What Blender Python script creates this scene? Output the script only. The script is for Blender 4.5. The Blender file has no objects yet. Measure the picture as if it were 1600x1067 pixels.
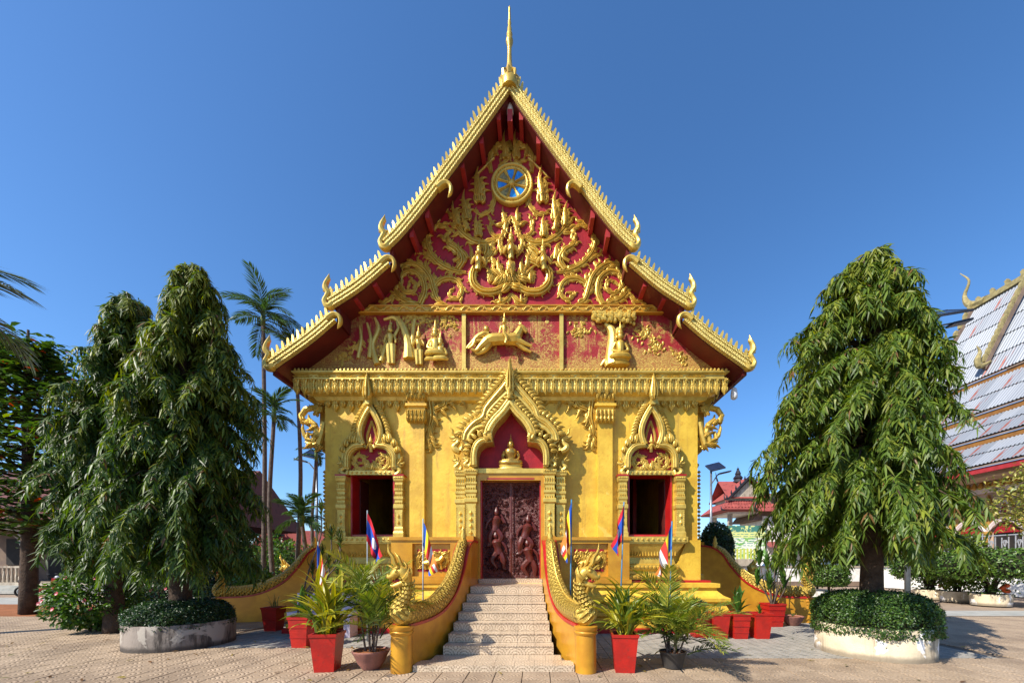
import bpy, math, random
import numpy as np
from mathutils import Vector, Matrix
rnd = random.Random(7)
RNG = np.random.default_rng(11)
PI = math.pi
rad = math.radians
sc = bpy.context.scene
COL = sc.collection

# ------------------------------------------------------------------ camera, sky, sun, exposure
CAMX, CAMY, EYE, FPX = 0.7, -10.0, 1.7, 600.0      # eye 1.7 m high, 10 m before the facade
cam = bpy.data.cameras.new('camera')
cam.sensor_width = 36.0
cam.lens = FPX / 1600.0 * 36.0
cam.shift_x = -(841 - 800) / 1600.0
cam.shift_y = (880 - 533.5) / 1600.0
cam.clip_start = 0.05
cam.clip_end = 2000
camo = bpy.data.objects.new('camera', cam)
camo.location = (CAMX, CAMY, EYE)
camo.rotation_euler = (PI / 2, 0, 0)
COL.objects.link(camo)
sc.camera = camo

SUN = Vector((-1.35, -1.0, 1.5)).normalized()
world = bpy.data.worlds.new('World')
sc.world = world
world.use_nodes = True
wn = world.node_tree
wn.nodes.clear()
sky = wn.nodes.new('ShaderNodeTexSky')
sky.sky_type = 'NISHITA'
sky.sun_disc = False
sky.sun_elevation = math.asin(SUN.z)
sky.sun_rotation = math.atan2(SUN.x, SUN.y)
sky.altitude = 0
sky.air_density = 1.0
sky.dust_density = 0.6
sky.ozone_density = 7.0
bgn = wn.nodes.new('ShaderNodeBackground')
bgn.inputs['Strength'].default_value = 0.135
won = wn.nodes.new('ShaderNodeOutputWorld')
hsn = wn.nodes.new('ShaderNodeHueSaturation')
hsn.inputs['Saturation'].default_value = 1.11
wn.links.new(sky.outputs[0], hsn.inputs['Color'])
wn.links.new(hsn.outputs[0], bgn.inputs[0])
wn.links.new(bgn.outputs[0], won.inputs[0])
sun = bpy.data.lights.new('sun', 'SUN')
sun.energy = 5.0
sun.angle = rad(0.5)
sun.color = (1.0, 0.93, 0.82)
suno = bpy.data.objects.new('sun', sun)
suno.rotation_euler = (-SUN).to_track_quat('-Z', 'Y').to_euler()
suno.location = SUN * 60
COL.objects.link(suno)
sc.view_settings.view_transform = 'Standard'
sc.view_settings.look = 'None'
sc.view_settings.exposure = 0.68
sc.view_settings.gamma = 1.0
sc.view_settings.use_curve_mapping = False
sc.cycles.max_bounces = 6
sc.cycles.transparent_max_bounces = 6

def W(px, py, y):
    """a point of the place from its bearing, at the distance y of its plane"""
    d = y - CAMY
    return (CAMX + (px - 841) * d / FPX, EYE + (880 - py) * d / FPX)

def G(px, py):
    """the ground point seen on that bearing"""
    d = EYE * FPX / (py - 880)
    return (CAMX + (px - 841) * d / FPX, CAMY + d)

# ------------------------------------------------------------------ things, parts, properties
def tag(o, label=None, cat=None, group=None, kind=None):
    if label: o['label'] = label
    if cat: o['category'] = cat
    if group: o['group'] = group
    if kind: o['kind'] = kind
    return o

def thing(name, label, cat, loc=(0, 0, 0), rz=0.0, group=None):
    o = bpy.data.objects.new(name, None)
    o.empty_display_size = 0.2
    COL.objects.link(o)
    o.location = loc
    o.rotation_euler = (0, 0, rz)
    return tag(o, label, cat, group)

def link_mesh(name, me, mat=None, parent=None, loc=(0, 0, 0), rz=0.0, scale=None):
    o = bpy.data.objects.new(name, me)
    COL.objects.link(o)
    o.location = loc
    o.rotation_euler = (0, 0, rz)
    if scale is not None: o.scale = scale
    if parent is not None: o.parent = parent
    if mat is not None and not me.materials: me.materials.append(mat)
    return o

def copy_tree(o, parent=None):
    c = o.copy()
    COL.objects.link(c)
    c.parent = parent
    for ch in list(o.children):
        copy_tree(ch, c)
    return c

# ------------------------------------------------------------------ shape builder
def smooth_path(pts, n=8, closed=False):
    pts = [Vector(p) for p in pts]
    if len(pts) < 3:
        a, b = pts
        return [a.lerp(b, i / n) for i in range(n + 1)]
    out = []
    P = [pts[0] * 2 - pts[1]] + pts + [pts[-1] * 2 - pts[-2]]
    for i in range(1, len(P) - 2):
        p0, p1, p2, p3 = P[i - 1], P[i], P[i + 1], P[i + 2]
        for k in range(n):
            t = k / n
            out.append(0.5 * ((2 * p1) + (p2 - p0) * t + (2 * p0 - 5 * p1 + 4 * p2 - p3) * t * t + (3 * p1 - p0 - 3 * p2 + p3) * t ** 3))
    out.append(P[-2])
    return out

def lerp_list(vals, n):
    """resample a list of numbers to n values"""
    if isinstance(vals, (int, float)): return [vals] * n
    m = len(vals) - 1
    out = []
    for i in range(n):
        t = i / (n - 1) * m
        k = min(int(t), m - 1)
        out.append(vals[k] + (vals[k + 1] - vals[k]) * (t - k))
    return out

PROF_ROUND = [(-1, 0), (-0.8, 0.6), (-0.4, 0.92), (0, 1), (0.4, 0.92), (0.8, 0.6), (1, 0)]
PROF_CARVED = [(-1, 0), (-0.9, 0.62), (-0.62, 0.78), (-0.36, 0.3), (-0.1, 1), (0.1, 1), (0.36, 0.3), (0.62, 0.78), (0.9, 0.62), (1, 0)]
PROF_MOULD = [(-1, 0), (-1, 0.6), (-0.8, 0.75), (-0.7, 0.5), (-0.5, 0.5), (-0.3, 0.9), (0, 1), (0.3, 0.9), (0.5, 0.5), (0.7, 0.5), (0.8, 0.75), (1, 0.6), (1, 0)]
PROF_RIDGE = [(-1, 0), (-0.5, 0.6), (0, 1), (0.5, 0.6), (1, 0)]

class MB:
    def __init__(s):
        s.v = []; s.f = []; s.uv = None

    def add(s, vs, fs):
        o = len(s.v)
        s.v.extend([tuple(p) for p in vs])
        s.f.extend([tuple(i + o for i in f) for f in fs])
        return s

    def box(s, x0, x1, y0, y1, z0, z1):
        return s.add([(x0, y0, z0), (x1, y0, z0), (x1, y1, z0), (x0, y1, z0), (x0, y0, z1), (x1, y0, z1), (x1, y1, z1), (x0, y1, z1)],
                     [(0, 3, 2, 1), (4, 5, 6, 7), (0, 1, 5, 4), (1, 2, 6, 5), (2, 3, 7, 6), (3, 0, 4, 7)])

    def obox(s, c, ax, ay, az):
        c, ax, ay, az = map(Vector, (c, ax, ay, az))
        vs = [c + ax * i + ay * j + az * k for k in (-1, 1) for (i, j) in ((-1, -1), (1, -1), (1, 1), (-1, 1))]
        return s.add(vs, [(0, 3, 2, 1), (4, 5, 6, 7), (0, 1, 5, 4), (1, 2, 6, 5), (2, 3, 7, 6), (3, 0, 4, 7)])

    def beam(s, a, b, w, h, up=(0, 0, 1)):
        a, b = Vector(a), Vector(b)
        d = (b - a)
        L = d.length
        d.normalize()
        u = Vector(up)
        sd = d.cross(u)
        if sd.length < 1e-4: sd = d.cross(Vector((1, 0, 0)))
        sd.normalize()
        u = sd.cross(d)
        return s.obox((a + b) / 2, d * L / 2, sd * w / 2, u * h / 2)

    def prism(s, poly, y0, y1):
        n = len(poly)
        vs = [(x, y0, z) for x, z in poly] + [(x, y1, z) for x, z in poly]
        fs = [tuple(range(n)), tuple(range(2 * n - 1, n - 1, -1))]
        fs += [(i, (i + 1) % n, n + (i + 1) % n, n + i) for i in range(n)]
        return s.add(vs, fs)

    def strip(s, lo, hi, y0, y1):
        """a slab between two polylines in XZ, y0..y1 deep"""
        n = len(lo)
        vs = []
        for a, b in zip(lo, hi):
            vs += [(a[0], y0, a[1]), (b[0], y0, b[1]), (b[0], y1, b[1]), (a[0], y1, a[1])]
        fs = [(0, 1, 2, 3), tuple(4 * (n - 1) + k for k in (3, 2, 1, 0))]
        for i in range(n - 1):
            for k in range(4):
                fs.append((4 * i + k, 4 * i + 4 + k, 4 * i + 4 + (k + 1) % 4, 4 * i + (k + 1) % 4))
        return s.add(vs, fs)

    def lathe(s, prof, c=(0, 0, 0), n=16, sx=1.0, sy=1.0, a0=0.0):
        vs = []
        for r, z in prof:
            for i in range(n):
                a = a0 + 2 * PI * i / n
                vs.append((c[0] + r * sx * math.cos(a), c[1] + r * sy * math.sin(a), c[2] + z))
        m = len(prof)
        fs = [(j * n + i, j * n + (i + 1) % n, (j + 1) * n + (i + 1) % n, (j + 1) * n + i) for j in range(m - 1) for i in range(n)]
        fs.append(tuple(range(n - 1, -1, -1)))
        fs.append(tuple(range((m - 1) * n, m * n)))
        return s.add(vs, fs)

    def sq(s, prof, c=(0, 0), top=True):
        """stack of square rings: prof = (half x, half y, z)"""
        vs = []
        for hx, hy, z in prof:
            vs += [(c[0] - hx, c[1] - hy, z), (c[0] + hx, c[1] - hy, z), (c[0] + hx, c[1] + hy, z), (c[0] - hx, c[1] + hy, z)]
        m = len(prof)
        fs = [(4 * j + i, 4 * j + (i + 1) % 4, 4 * j + 4 + (i + 1) % 4, 4 * j + 4 + i) for j in range(m - 1) for i in range(4)]
        fs.append((3, 2, 1, 0))
        if top: fs.append(tuple(4 * (m - 1) + k for k in range(4)))
        return s.add(vs, fs)

    def ball(s, c, r, n=10, m=7, sx=1, sy=1, sz=1):
        prof = [(max(1e-4, r * math.sin(PI * j / m)), -r * math.cos(PI * j / m) * sz) for j in range(m + 1)]
        return s.lathe(prof, c, n, sx, sy)

    def tube(s, path, radii, n=8, up=(0, 0, 1), flat=1.0, cap=True, uv=False):
        path = [Vector(p) for p in path]
        m = len(path)
        radii = lerp_list(radii, m)
        o = len(s.v)
        vs = []
        u = Vector(up)
        L = 0.0
        prev = None
        for i, p in enumerate(path):
            t = path[min(i + 1, m - 1)] - path[max(i - 1, 0)]
            if t.length < 1e-9: t = Vector((0, 0, 1))
            t.normalize()
            sd = t.cross(u)
            if sd.length < 1e-3: sd = t.cross(Vector((0, 1, 0.01)))
            sd.normalize()
            w = sd.cross(t)
            u = w
            for k in range(n):
                a = 2 * PI * k / n
                vs.append(p + sd * math.cos(a) * radii[i] * flat + w * math.sin(a) * radii[i])
        fs = [(j * n + i, j * n + (i + 1) % n, (j + 1) * n + (i + 1) % n, (j + 1) * n + i) for j in range(m - 1) for i in range(n)]
        if cap:
            fs.append(tuple(range(n - 1, -1, -1)))
            fs.append(tuple(range((m - 1) * n, m * n)))
        if uv:
            if s.uv is None: s.uv = {}
            acc = [0.0]
            for i in range(1, m): acc.append(acc[-1] + (path[i] - path[i - 1]).length)
            base = len(s.f)
            for j in range(m - 1):
                for i in range(n):
                    s.uv[base + j * n + i] = [(i / n, acc[j]), ((i + 1) / n, acc[j]), ((i + 1) / n, acc[j + 1]), (i / n, acc[j + 1])]
        return s.add(vs, fs)

    def stroke(s, pts, w, y, h=None, prof=PROF_CARVED, n=6, sm=True, back=0.02):
        """carved relief stroke lying on a wall that faces -y; pts are (x, z)"""
        path = smooth_path([(p[0], p[1], 0) for p in pts], n) if sm else [Vector((p[0], p[1], 0)) for p in pts]
        m = len(path)
        ws = lerp_list(w, m)
        vs = []
        q = len(prof)
        for i, p in enumerate(path):
            t = path[min(i + 1, m - 1)] - path[max(i - 1, 0)]
            if t.length < 1e-9: t = Vector((1, 0, 0))
            t.normalize()
            nx, nz = -t.y, t.x
            hh = (ws[i] * 0.9 if h is None else (h * min(1, ws[i] / max(ws) + 0.15)))
            for a, b in prof:
                vs.append((p.x + nx * a * ws[i], y - b * hh + (back if b == 0 else 0), p.y + nz * a * ws[i]))
        fs = [(j * q + i, j * q + i + 1, (j + 1) * q + i + 1, (j + 1) * q + i) for j in range(m - 1) for i in range(q - 1)]
        fs.append(tuple(range(q)))
        fs.append(tuple(range((m - 1) * q + q - 1, (m - 1) * q - 1, -1)))
        return s.add(vs, fs)

    def flame(s, base, ang, L, wd, y, curl=0.5, h=None):
        """one kanok leaf: S-bent teardrop"""
        n = 8
        pts, ws = [], []
        x, z = base
        a = ang
        for i in range(n + 1):
            t = i / n
            pts.append((x, z))
            ws.append(max(0.002, wd * (math.sin(PI * min(1, (t * 0.86 + 0.16)) ** 0.8)) ** 0.9 * (1 - t * 0.25)) if t < 1 else 0.002)
            a = ang + curl * math.sin(2 * PI * (t * 0.85))
            x += math.cos(a) * L / n
            z += math.sin(a) * L / n
        return s.stroke(pts, ws, y, h, PROF_CARVED, sm=False)

    def cluster(s, base, ang, L, wd, y, k=5, mir=1):
        """flame cluster: a tall leaf over smaller ones at its sides"""
        bx, bz = base
        ca, sa = math.cos(ang), math.sin(ang)
        for j in range(k // 2, 0, -1):
            for sg in (-1, 1):
                a = ang + sg * (0.5 + 0.1 * j)
                t = 0.5 * L * (k // 2 - j) / max(1, k // 2)
                off = wd * 0.25 * sg
                s.flame((bx + ca * t - sa * off, bz + sa * t + ca * off), a, L * (0.44 + 0.03 * j), wd * 0.42, y - 0.006 * (k // 2 - j), -sg * 1.0)
        return s.flame(base, ang, L, wd * 0.5, y - 0.03, 0.22 * mir)

    def vine(s, pts, w, y, leaf=0.0, every=0.16, mir=1):
        """scroll stem with small leaves breaking away on both sides"""
        path = smooth_path([(p[0], p[1], 0) for p in pts], 7)
        s.stroke(pts, [q * 0.8 for q in w], y, None, PROF_CARVED, 7)
        if leaf <= 0: return s
        every = every * 0.55
        acc, k = 0.0, 0
        ws = lerp_list(w, len(path))
        for i in range(1, len(path) - 1):
            acc += (path[i] - path[i - 1]).length
            if acc > every:
                acc = 0
                k += 1
                t = (path[i + 1] - path[i - 1]).normalized()
                a = math.atan2(t.y, t.x)
                sg = 1 if k % 2 else -1
                nx, nz = -t.y * sg, t.x * sg
                f = leaf * (0.8 + 0.4 * rnd.random())
                s.flame((path[i].x + nx * ws[i] * 0.5, path[i].y + nz * ws[i] * 0.5), a + sg * 0.85, f * 1.45, f * 0.21, y - 0.015, -sg * 0.9)
        return s

    def merge(s, o, M=None):
        vs = [tuple(M @ Vector(p)) for p in o.v] if M is not None else o.v
        return s.add(vs, o.f)

    def mirror_x(s):
        n = len(s.v)
        s.v += [(-x, y, z) for x, y, z in s.v]
        s.f += [tuple(i + n for i in reversed(f)) for f in s.f]
        return s

    def mesh(s, name, mat=None, smooth=False):
        me = bpy.data.meshes.new(name)
        me.from_pydata(s.v, [], s.f)
        if smooth == 'auto':
            me.polygons.foreach_set('use_smooth', [True] * len(me.polygons))
            me.update()
            me.set_sharp_from_angle(angle=rad(42))
        elif smooth:
            me.polygons.foreach_set('use_smooth', [True] * len(me.polygons))
        if s.uv is not None:
            ul = me.uv_layers.new(name='UVMap')
            for pi, co in s.uv.items():
                p = me.polygons[pi]
                for li, c in zip(p.loop_indices, co): ul.data[li].uv = c
        if mat is not None: me.materials.append(mat)
        me.update()
        return me

    def build(s, name, mat=None, parent=None, smooth=False, loc=(0, 0, 0), rz=0.0):
        return link_mesh(name, s.mesh(name, mat, smooth), None, parent, loc, rz)

# ------------------------------------------------------------------ node helper and materials
class E:
    def __init__(s, nt, k): s.nt = nt; s.k = k
    def _m(s, op, *args):
        n = s.nt.nodes.new('ShaderNodeMath')
        n.operation = op
        for i, a in enumerate((s,) + args):
            if isinstance(a, E): s.nt.links.new(a.k, n.inputs[i])
            else: n.inputs[i].default_value = a
        return E(s.nt, n.outputs[0])
    def __add__(s, o): return s._m('ADD', o)
    def __sub__(s, o): return s._m('SUBTRACT', o)
    def __mul__(s, o): return s._m('MULTIPLY', o)
    def __truediv__(s, o): return s._m('DIVIDE', o)
    def floor(s): return s._m('FLOOR')
    def fract(s): return s._m('FRACT')
    def mod(s, o): return s._m('MODULO', o)
    def sin(s): return s._m('SINE')
    def abs(s): return s._m('ABSOLUTE')
    def sqrt(s): return s._m('SQRT')
    def gt(s, o): return s._m('GREATER_THAN', o)
    def lt(s, o): return s._m('LESS_THAN', o)
    def mx(s, o): return s._m('MAXIMUM', o)
    def mn(s, o): return s._m('MINIMUM', o)
    def step(s, a, b):
        n = s.nt.nodes.new('ShaderNodeMapRange')
        n.interpolation_type = 'SMOOTHSTEP'
        s.nt.links.new(s.k, n.inputs[0])
        n.inputs[1].default_value = a
        n.inputs[2].default_value = b
        return E(s.nt, n.outputs[0])

class Mat:
    """small wrapper that builds a principled material"""
    def __init__(s, name, rough=0.6, metal=0.0, spec=0.5):
        s.m = bpy.data.materials.new(name)
        s.m.use_nodes = True
        s.nt = s.m.node_tree
        s.b = s.nt.nodes['Principled BSDF']
        s.b.inputs['Roughness'].default_value = rough
        s.b.inputs['Metallic'].default_value = metal
        s.b.inputs['Specular IOR Level'].default_value = spec
        g = s.nt.nodes.new('ShaderNodeNewGeometry')
        s.pos = g.outputs['Position']
        s.geo = g
    def xyz(s, v=None):
        n = s.nt.nodes.new('ShaderNodeSeparateXYZ')
        s.nt.links.new(v or s.pos, n.inputs[0])
        return [E(s.nt, n.outputs[i]) for i in range(3)]
    def objpos(s):
        n = s.nt.nodes.new('ShaderNodeTexCoord')
        return n.outputs['Object']
    def uv(s):
        n = s.nt.nodes.new('ShaderNodeTexCoord')
        return n.outputs['UV']
    def noise(s, scale, detail=4, rough=0.55, vec=None, dist=0.0, stretch=None):
        n = s.nt.nodes.new('ShaderNodeTexNoise')
        n.inputs['Scale'].default_value = scale
        n.inputs['Detail'].default_value = detail
        n.inputs['Roughness'].default_value = rough
        n.inputs['Distortion'].default_value = dist
        v = vec or s.pos
        if stretch:
            mp = s.nt.nodes.new('ShaderNodeMapping')
            mp.inputs['Scale'].default_value = stretch
            s.nt.links.new(v, mp.inputs['Vector'])
            v = mp.outputs[0]
        s.nt.links.new(v, n.inputs['Vector'])
        return E(s.nt, n.outputs['Fac'])
    def voro(s, scale, feature='F1', vec=None, rand=1.0, out='Distance'):
        n = s.nt.nodes.new('ShaderNodeTexVoronoi')
        n.feature = feature
        n.inputs['Scale'].default_value = scale
        n.inputs['Randomness'].default_value = rand
        s.nt.links.new(vec or s.pos, n.inputs['Vector'])
        return E(s.nt, n.outputs[out])
    def rand(s):
        n = s.nt.nodes.new('ShaderNodeObjectInfo')
        return E(s.nt, n.outputs['Random'])
    def attr(s, name='Col', out='Color'):
        n = s.nt.nodes.new('ShaderNodeAttribute')
        n.attribute_name = name
        return n.outputs[out]
    def mix(s, fac, a, b):
        n = s.nt.nodes.new('ShaderNodeMix')
        n.data_type = 'RGBA'
        for i, c in ((0, fac), (6, a), (7, b)):
            if isinstance(c, E): s.nt.links.new(c.k, n.inputs[i])
            elif isinstance(c, (int, float)): n.inputs[i].default_value = c
            elif isinstance(c, tuple): n.inputs[i].default_value = (*c, 1) if len(c) == 3 else c
            else: s.nt.links.new(c, n.inputs[i])
        return n.outputs[2]
    def color(s, c):
        if isinstance(c, tuple): s.b.inputs['Base Color'].default_value = (*c, 1)
        else: s.nt.links.new(c, s.b.inputs['Base Color'])
        return s
    def set(s, name, v):
        if isinstance(v, E): s.nt.links.new(v.k, s.b.inputs[name])
        else: s.b.inputs[name].default_value = v
        return s
    def bump(s, h, dist=0.01, strength=1.0):
        n = s.nt.nodes.new('ShaderNodeBump')
        n.inputs['Distance'].default_value = dist
        n.inputs['Strength'].default_value = strength
        s.nt.links.new(h.k, n.inputs['Height'])
        s.nt.links.new(n.outputs[0], s.b.inputs['Normal'])
        return s

def blotch(name, c1, c2, scale=3.0, rough=0.6, metal=0.0, bump=0.0, bscale=30.0, spec=0.4, c3=None, obj=False):
    m = Mat(name, rough, metal, spec)
    v = m.objpos() if obj else None
    f = m.noise(scale, 5, 0.6, v).step(0.35, 0.65)
    c = m.mix(f, c1, c2)
    if c3: c = m.mix(m.noise(scale * 4.3, 6, 0.7, v).step(0.55, 0.75), c, c3)
    m.color(c)
    if bump: m.bump(m.noise(bscale, 4, 0.6, v), bump)
    return m.m

M = {}
M['gold'] = blotch('gold_leaf_paint', (0.64, 0.43, 0.075), (0.52, 0.32, 0.05), 5, 0.33, 0.45, 0.004, 60, 0.5, (0.36, 0.22, 0.04))
M['goldpale'] = blotch('pale_gold_paint', (0.68, 0.49, 0.11), (0.56, 0.38, 0.07), 7, 0.36, 0.42, 0.003, 70, 0.5, (0.40, 0.28, 0.06))
M['deepgold'] = blotch('deep_gold_gloss', (0.60, 0.30, 0.025), (0.48, 0.22, 0.02), 3, 0.3, 0.25, 0.002, 40, 0.5)
def plaster():
    m = Mat('yellow_plaster', 0.5, 0.08, 0.4)
    c = m.mix(m.noise(1.4, 6, 0.65).step(0.35, 0.65), (0.72, 0.47, 0.05), (0.57, 0.34, 0.03))
    c = m.mix(m.noise(7, 6, 0.75, None, 0.5).step(0.54, 0.7) * 0.8, c, (0.50, 0.23, 0.022))
    c = m.mix(m.noise(4.5, 5, 0.7, None, 0.3, (1, 1, 0.09)).step(0.52, 0.7) * 0.6, c, (0.36, 0.21, 0.04))
    c = m.mix(m.noise(0.7, 4, 0.6).step(0.5, 0.62) * 0.45, c, (0.50, 0.28, 0.03))
    c = m.mix(m.noise(2.3, 4, 0.6, None, 0.8).step(0.66, 0.7) * 0.5, c, (0.74, 0.52, 0.12))
    m.color(c)
    m.bump(m.noise(9, 7, 0.7) + m.noise(45, 3) * 0.25, 0.009)
    m.set('Roughness', m.noise(5, 4) * 0.35 + 0.32)
    return m.m
M['yellow'] = plaster()
M['crimson'] = blotch('crimson_plaster', (0.31, 0.010, 0.018), (0.23, 0.007, 0.014), 3, 0.55, 0, 0.006, 25, 0.3)
M['redpaint'] = blotch('red_gloss_paint', (0.42, 0.014, 0.012), (0.33, 0.01, 0.01), 4, 0.3, 0, 0.001, 30, 0.5)
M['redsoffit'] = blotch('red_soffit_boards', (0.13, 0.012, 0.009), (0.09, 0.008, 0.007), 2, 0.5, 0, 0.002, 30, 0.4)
M['redbeam'] = blotch('red_beam', (0.36, 0.025, 0.03), (0.28, 0.02, 0.02), 3, 0.5, 0, 0.002, 30, 0.4)
M['black'] = blotch('black_interior', (0.012, 0.01, 0.01), (0.02, 0.016, 0.014), 3, 0.8)
M['white'] = blotch('white_paint', (0.75, 0.74, 0.70), (0.62, 0.60, 0.55), 3, 0.5, 0, 0.002, 20)
M['steel'] = blotch('grey_steel', (0.22, 0.24, 0.26), (0.16, 0.18, 0.2), 6, 0.35, 0.6)
M['bulb'] = blotch('frosted_glass', (0.75, 0.76, 0.78), (0.70, 0.71, 0.73), 4, 0.25, 0)
M['darkmetal'] = blotch('dark_metal', (0.03, 0.03, 0.035), (0.05, 0.05, 0.055), 4, 0.4, 0.5)
# ------------------------------------------------------------------ more materials for the temple
def scale_mat(name, c1, c2, rough, metal):
    m = Mat(name, rough, metal)
    u, v, _ = m.xyz(m.uv())
    a = u * 11.0; b = v * 15.0
    row = b.floor()
    fx = (a + row.mod(2.0) * 0.5).fract() - 0.5
    fy = b.fract() - 0.15
    d = (fx * fx * 1.1 + fy * fy).sqrt()
    m.color(m.mix(m.noise(6, 5).step(0.4, 0.7), c1, c2))
    m.bump(d.step(0.75, 0.25) + m.noise(40) * 0.3, 0.07, 1.0)
    return m.m
M['nagascale'] = scale_mat('gold_naga_scales', (0.60, 0.42, 0.08), (0.48, 0.31, 0.05), 0.34, 0.4)

def weave_mat():
    m = Mat('gold_barge_pattern', 0.42, 0.3)
    x, y, z = m.xyz()
    d = m.voro(26, 'F1', None, 0.2)
    m.color(m.mix(m.noise(4).step(0.4, 0.7), (0.70, 0.55, 0.16), (0.58, 0.43, 0.10)))
    m.bump(d.step(0.6, 0.1), 0.02)
    return m.m
M['barge'] = weave_mat()

def mural_mat():
    """gilded forest painting on a red ground (a flat print)"""
    m = Mat('gilded_mural', 0.5, 0.15)
    x, y, z = m.xyz()
    hills = m.noise(1.1, 3, 0.5, None, 0, (1, 0.01, 0.2)) * 1.5
    low = ((z - 6.55) * -1.0 + hills * 1.1 + m.noise(16, 6, 0.8) * 1.1 - 0.72).step(-0.06, 0.1)
    trunks = (m.noise(9, 2, 0.5, None, 0.3, (1, 0.01, 0.05))).step(0.56, 0.6) * m.noise(2.0, 2).step(0.42, 0.52)
    leaves = m.noise(13, 7, 0.85, None, 0.6).step(0.46, 0.52) * m.noise(1.7, 3).step(0.42, 0.54)
    f = low.mx(trunks).mx(leaves)
    lines = m.noise(24, 5, 0.7, None, 1.5, (1, 0.05, 2.2)).step(0.46, 0.52)
    g = m.mix(lines, (0.60, 0.42, 0.09), (0.36, 0.11, 0.03))
    m.color(m.mix(f, (0.34, 0.012, 0.02), g))
    m.bump(f * 0.5 + lines * 0.5, 0.012)
    return m.m
M['mural'] = mural_mat()

def wood_mat():
    m = Mat('carved_dark_wood', 0.38, 0.0)
    v = m.voro(16, 'SMOOTH_F1')
    n = m.noise(14, 5, 0.7, None, 1.2)
    m.color(m.mix(n.step(0.4, 0.65), (0.075, 0.014, 0.011), (0.13, 0.028, 0.022)))
    m.bump(v * 0.6 + n, 0.05)
    return m.m
M['wood'] = wood_mat()
M['woodfig'] = blotch('carved_wood_figure', (0.105, 0.021, 0.016), (0.075, 0.015, 0.012), 9, 0.34, 0, 0.006, 40)

def arc_tile(name, ground, dots, cell, dot):
    """mosaic fans of small square dots, as printed on the stair tiles"""
    m = Mat(name, 0.35, 0.0)
    x, y, z = m.xyz()
    h = z + y * 0.9
    a = x / cell; b = h / (cell * 0.5)
    row = b.floor()
    fx = ((a + row.mod(2.0) * 0.5).fract() - 0.5) * 2.0
    fy = b.fract()
    d = (fx * fx + fy * fy).sqrt()
    ring = ((d * 3.2).fract()).step(0.35, 0.5)
    dotx = ((x / dot).fract() - 0.5).abs().lt(0.34)
    doty = ((h / dot).fract() - 0.5).abs().lt(0.34)
    f = ring * dotx * doty
    c = m.mix(m.noise(5, 5).step(0.35, 0.7), ground, tuple(g * 0.8 for g in ground))
    m.color(m.mix(f, c, dots))
    return m.m
M['stairtile'] = arc_tile('fan_mosaic_tile', (0.60, 0.48, 0.34), (0.17, 0.105, 0.06), 0.30, 0.026)
M['glassblue'] = blotch('blue_mirror_glass', (0.02, 0.17, 0.52), (0.04, 0.30, 0.65), 14, 0.12, 0.3)
M['glassgold'] = blotch('amber_mirror_glass', (0.36, 0.28, 0.08), (0.16, 0.12, 0.04), 14, 0.15, 0.3)
M['rooftile'] = blotch('orange_roof_tile', (0.34, 0.09, 0.04), (0.26, 0.06, 0.03), 3, 0.6, 0, 0.01, 20)
M['buddha'] = blotch('bronze_gilt', (0.55, 0.36, 0.08), (0.35, 0.21, 0.05), 8, 0.28, 0.7)

# ------------------------------------------------------------------ the temple
TP = thing('temple', 'gold and crimson Buddhist temple with stepped gable roof, carved pediment and tall spire', 'temple')
WX = 4.85
# walls with a real doorway and two window openings
w = MB()
def wseg(x0, x1, z0, z1): w.box(x0, x1, 0.0, 0.4, z0, z1)
WIN, WHW, WZ0, WZ1 = 3.6, 0.57, 2.40, 4.02
for sg in (-1, 1):
    a, b = sorted((sg * WX, sg * (WIN + WHW))); wseg(a, b, 0, 6.45)
    a, b = sorted((sg * (WIN + WHW), sg * (WIN - WHW))); wseg(a, b, 0, WZ0); wseg(a, b, WZ1, 6.45)
    a, b = sorted((sg * (WIN - WHW), sg * 0.76)); wseg(a, b, 0, 6.45)
wseg(-0.76, 0.76, 3.95, 6.45)
wseg(-0.76, 0.76, 0, 1.30)
for sg in (-1, 1):
    a, b = sorted((sg * WX, sg * (WX - 0.35))); w.box(a, b, 0.4, 16.0, 0, 6.45)
w.box(-WX, WX, 16.0, 16.3, 0, 6.45)
w.build('wall', M['yellow'], TP)
MB().box(-4.5, 4.5, 0.4, 16, 1.0, 1.25).build('floor', M['redpaint'], TP)
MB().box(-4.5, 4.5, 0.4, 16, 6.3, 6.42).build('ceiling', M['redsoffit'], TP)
# a couple of slim posts inside, seen through the right window
for x, y in ((3.35, 2.4), (4.0, 3.2), (-3.9, 3.0)):
    MB().sq([(0.06, 0.06, 1.25), (0.06, 0.06, 6.3)], (x, y)).build('interior_post', M['redpaint'], TP)

# plinth: stepped mouldings around the foot of the walls
pl = MB()
pl.sq([(WX + o, 8 + o, z) for o, z in ((0.62, 0.0), (0.62, 0.22), (0.54, 0.25), (0.54, 0.36), (0.64, 0.42), (0.64, 0.50), (0.56, 0.53), (0.50, 0.66),
      (0.50, 0.72), (0.58, 0.76), (0.58, 0.84), (0.46, 0.90), (0.34, 1.02), (0.34, 1.08), (0.40, 1.10), (0.40, 1.20), (0.2, 1.22))], (0, 8))
pl.build('plinth', M['yellow'], TP)
MB().sq([(WX + o, 8 + o, z) for o, z in ((0.24, 1.2), (0.24, 1.27), (0.1, 1.28))], (0, 8)).build('plinth_line', M['redpaint'], TP)
MB().sq([(WX + o, 8 + o, z) for o, z in ((0.68, 0.0), (0.68, 0.12), (0.6, 0.13))], (0, 8)).build('plinth_foot', M['redpaint'], TP)
# battered foot of the wall at its two outer corners
for sg in (-1, 1):
    MB().prism([(sg * 4.87, 1.25), (sg * 4.08, 1.25), (sg * 4.3, 1.75), (sg * 4.52, 2.3), (sg * 4.87, 2.3)], -0.14, 0.05).build('corner_buttress', M['yellow'], TP)

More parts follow.
